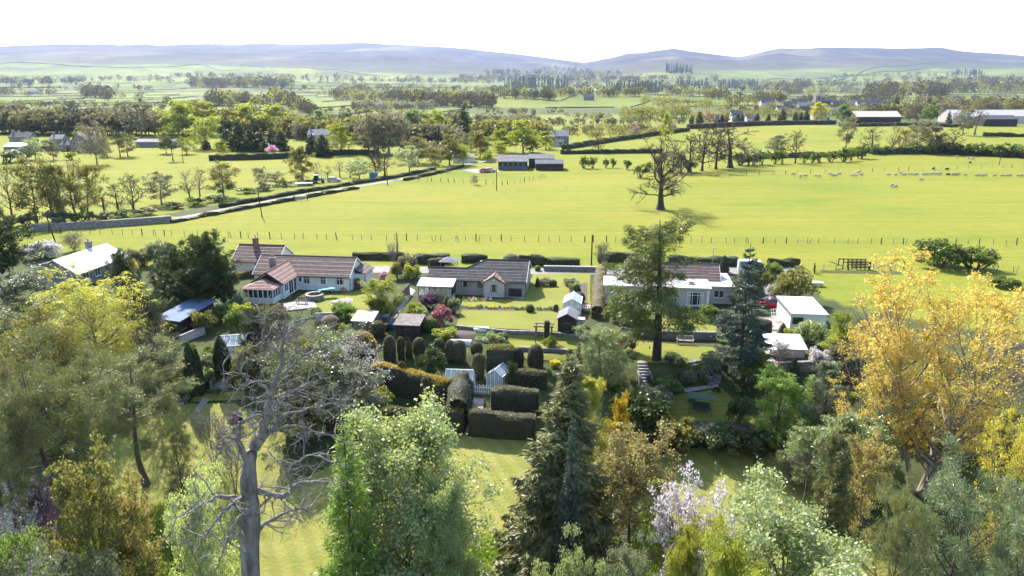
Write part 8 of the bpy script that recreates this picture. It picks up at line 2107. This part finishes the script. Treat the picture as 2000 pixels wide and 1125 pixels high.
# ------------------------------------------------------------------ far woodland, hedges and walls
def far_woods():
    rng = np.random.default_rng(12)
    belts = '''0 166 160 164 12 1.2 b; 0 187 110 186 13 1.0 b; 164 188 216 197 22 2.2 b; 216 190 276 194 14 .8 b; 318 206 342 205 18 1 b; 370 171 570 170 17 3 b; 380 168 540 166 14 2 b; 408 204 530 211 24 2 b; 530 196 612 226 26 2.4 b; 620 186 700 187 13 1.2 b; 650 196 800 197 18 2 b; 660 178 830 178 13 1.6 b; 690 216 850 216 13 2 b; 690 208 850 208 12 1.4 g; 770 203 970 210 24 2.4 b; 870 179 1000 181 11 1 b; 985 171 1110 170 17 3 d; 960 190 1085 196 18 2 b; 1060 186 1262 188 15 2 b; 1180 182 1300 180 18 2.4 d; 900 156 1250 160 10 2.4 b; 950 146 1220 148 9 2 b; 1040 138 1160 140 7 1.5 b; 1210 233 1345 229 20 2 g; 1100 229 1200 233 9 1.4 b; 1300 184 1420 194 18 2 b; 1320 168 1380 167 10 4 d; 1403 168 1480 168 10 4 d; 1480 173 1582 173 15 2 b; 1300 141 1352 141 13 4 d; 1420 206 1532 200 20 2.4 b; 1530 186 1690 181 13 1.6 b; 1690 192 1850 186 24 2.6 b; 1850 181 2000 179 19 2 b; 1830 162 2000 160 11 1.6 b; 1862 146 1922 147 9 3 d; 1700 232 2000 214 24 2 b; 1640 224 1760 216 13 2 g; 0 258 260 264 40 1.8 t; 240 262 560 266 34 1.4 g; 0 250 560 252 30 1.2 t; 560 268 720 272 34 1.6 g; 700 280 900 284 34 1.4 t; 860 268 1070 272 30 1.6 g; 780 300 900 312 26 1.0 t; 700 262 900 258 34 1.6 t; 1060 270 1300 262 14 1.2 g; 560 263 690 263 26 2 g; 780 262 1062 262 26 2.2 t; 930 249 1062 249 20 2 t; 1100 262 1300 258 15 1.8 b; 1350 232 1640 226 14 1.6 g; 1400 222 1700 214 12 1.6 b; 1540 200 1760 197 11 2 b; 0 205 300 212 10 1.2 b; 0 158 330 156 8 1 b; 330 150 700 156 8 1.2 b; 700 160 980 162 9 1.6 b; 1100 158 1400 156 9 1.4 b; 1380 176 1560 180 12 1.6 b; 1550 160 2000 156 8 1.2 b; 1700 174 2000 172 12 1.6 b; 300 216 760 222 11 .8 b; 950 222 1100 222 10 1 b; 1560 170 1800 168 10 1.3 b; 1620 150 1900 150 7 .8 b; 250 160 700 164 8 .6 b; 0 176 300 176 9 .7 b; 1250 205 1420 214 16 1.4 g; 1110 172 1300 174 11 1.6 b; 780 190 960 192 14 1.4 b; 560 176 900 178 9 .8 b; 240 240 620 244 14 .9 g; 1060 245 1340 240 12 1.2 b; 1650 205 1990 204 15 1.6 b'''
    acc = {'b': [], 'd': [], 'g': [], 't': []}
    cols = 0
    for ln in belts.split(';'):
        t = ln.split(); x0, y0, x1, y1, h, dn = map(float, t[:6]); kd = t[6]; x0 = -160 if x0 == 0 else x0; x1 = 2160 if x1 == 2000 else x1
        n = max(2, int(abs(x1 - x0) / 10 * dn * 2.1)); h *= 1.12
        for i in range(n):
            f = rng.uniform(); px = x0 + (x1 - x0) * f; py = y0 + (y1 - y0) * f + rng.normal(0, 1.6)
            p = G(px, py); hm = h * rng.uniform(0.6, 1.2) / px_per_m(p); hm = min(hm, 26 if p.y < 1500 else 60)
            wd = hm * (0.30 if kd == 'd' else rng.uniform(0.75, 1.15)); m = int(np.clip(h * 3.4, 30, 150))
            d = unit(rng.normal(size=(m, 3))) * (rng.uniform(0.25, 1, m) ** 0.5)[:, None]
            if kd == 'd': zz = rng.uniform(0.02, 1, m) ** 1.3; c = np.stack([d[:, 0] * wd * 0.5 * (1.1 - zz), d[:, 1] * wd * 0.5 * (1.1 - zz), zz * hm], 1)
            else: c = d * np.array([wd * 0.5, wd * 0.5, hm * 0.42]) + np.array([0, 0, hm * 0.56])
            lv = leaf_quads(c + np.array(p), hm * (0.15 if h > 14 else 0.22), rng, 0.75)
            kk = kd if kd != 'b' or rng.uniform() < 0.72 else 'g'
            acc[kk].append((lv[0], lv[2] * 0.5 + rng.uniform(0, 0.5)))
            tk = np.array([[p.x, p.y, p.z - 0.5], [p.x, p.y, p.z + hm * 0.7]]); s = hm * 0.018 + 0.05
            V = np.array([tk[0] + [s, 0, 0], tk[0] - [s, 0, 0], tk[1] - [s * .4, 0, 0], tk[1] + [s * .4, 0, 0]]); acc['t' if kd == 't' else 'b'].append((V, np.zeros(1)))
    for k, lf, lab in (('b', 'far_bare', 'bluish leafless woods and hedgerow trees across the far valley'), ('d', 'dark', 'dark conifer plantations across the far valley'), ('g', 'olive', 'leafing trees scattered across the far valley'), ('t', 'tan', 'brown woodland filling in behind the meadow trees')):
        V = np.concatenate([a for a, _ in acc[k]]); R = np.concatenate([b for _, b in acc[k]])
        tag(link('far_woodland', np_mesh('far_woodland', V, quads=np.arange(len(V)).reshape(-1, 4), mats=[LM(lf)], rnd=R)), lab, kind='stuff')
leafmat('leaf_far_bare', (0.075, 0.068, 0.050), (0.135, 0.120, 0.078), 0.3, 0.0)
far_woods()

def far_lines():
    mb = []; rng = np.random.default_rng(3)
    def rib(X, Y, w, h):
        Z = ground_z(X, Y); tx = np.gradient(X); ty = np.gradient(Y); L = np.hypot(tx, ty) + 1e-9; nx = -ty / L * w / 2; ny = tx / L * w / 2
        hh = h * rng.uniform(0.6, 1.3, len(X)); n = len(X)
        V = np.concatenate([np.stack([X - nx, Y - ny, Z - 0.6], 1), np.stack([X - nx * .6, Y - ny * .6, Z + hh], 1), np.stack([X + nx * .6, Y + ny * .6, Z + hh], 1), np.stack([X + nx, Y + ny, Z - 0.6], 1)])
        i = np.arange(n - 1); Q = [np.stack([k * n + i, k * n + i + 1, (k + 1) * n + i + 1, (k + 1) * n + i], 1) for k in range(3)]
        mb.append((V, np.concatenate(Q)))
    # boundaries between the fields
    for row in range(4, 22, 2):
        x = np.arange(-1500, 1700, 14.0); y = np.full_like(x, row * 167.0)
        for _ in range(12): y = (row - 0.5 * np.sin(x / 300 + 0.7) - 0.35 * np.sin(x / 140 + y / 500)) * 150 / 0.9
        k = (y > 620) & (np.abs(x) < y * 0.85)
        k &= vnoise(x * 0.012, y * 0 + row, 8) > 0.35
        if k.sum() > 6:
            for seg in np.split(np.where(k)[0], np.where(np.diff(np.where(k)[0]) > 1)[0] + 1):
                if len(seg) > 3: rib(x[seg], y[seg], 1.8, 1.2)
    for col in range(-16, 17):
        for row in range(4, 20, 1):
            y = np.linspace(row * 165 - 220, row * 165 + 320, 120); x = np.full_like(y, col * 210.0)
            for _ in range(25): x = 0.5 * x + 0.5 * (col - 0.37 * (row % 3) - 0.2 * (row % 2) - 0.55 * np.sin(y / 410 + 1.0) - 0.35 * np.sin(x / 330 + y / 700)) * 210
            _, v = warp(x, y); k = (np.floor(v) == row) & (y > 620) & (np.abs(x) < y * 0.85)
            if k.sum() > 4: rib(x[k], y[k], 1.6, 1.1)
    for pl in ([(0, 124), (90, 125), (215, 132), (330, 131), (390, 126), (470, 138)], [(0, 172), (120, 171)], [(470, 128), (700, 144), (760, 150)], [(1600, 160), (1680, 142), (1760, 128), (1850, 124)], [(1640, 150), (1760, 140), (1860, 133)], [(1300, 199), (1390, 202)], [(1100, 162), (1250, 150)], [(1500, 155), (1640, 148)]):
        P = np.array([tuple(G(a, b)[:2]) for a, b in pl]); s = np.linspace(0, len(P) - 1, 60); rib(np.interp(s, range(len(P)), P[:, 0]), np.interp(s, range(len(P)), P[:, 1]), 5, 3)
    V, Q = cat_geo(mb)
    tag(link('far_hedges', np_mesh('far_hedges', V, quads=Q, mats=[M['hedge_core']])), 'dark hedges and walls dividing the far fields', kind='stuff')
far_lines()
# ------------------------------------------------------------------ the air
def build_haze():
    mb = MB().box(-14000, 14000, -120, 13600, -16, 760)
    m = bpy.data.materials.new('haze_air'); m.use_nodes = True
    n = m.node_tree.nodes; l = m.node_tree.links
    n.remove(n['Principled BSDF'])
    pv = n.new('ShaderNodeVolumePrincipled')
    pv.inputs['Color'].default_value = (0.52, 0.66, 1.0, 1)
    pv.inputs['Density'].default_value = 0.000036
    pv.inputs['Anisotropy'].default_value = 0.25
    l.new(pv.outputs[0], n['Material Output'].inputs['Volume'])
    o = mb.obj('haze', m)
    tag(o, 'pale blue haze hanging over the valley', kind='stuff')
build_haze()
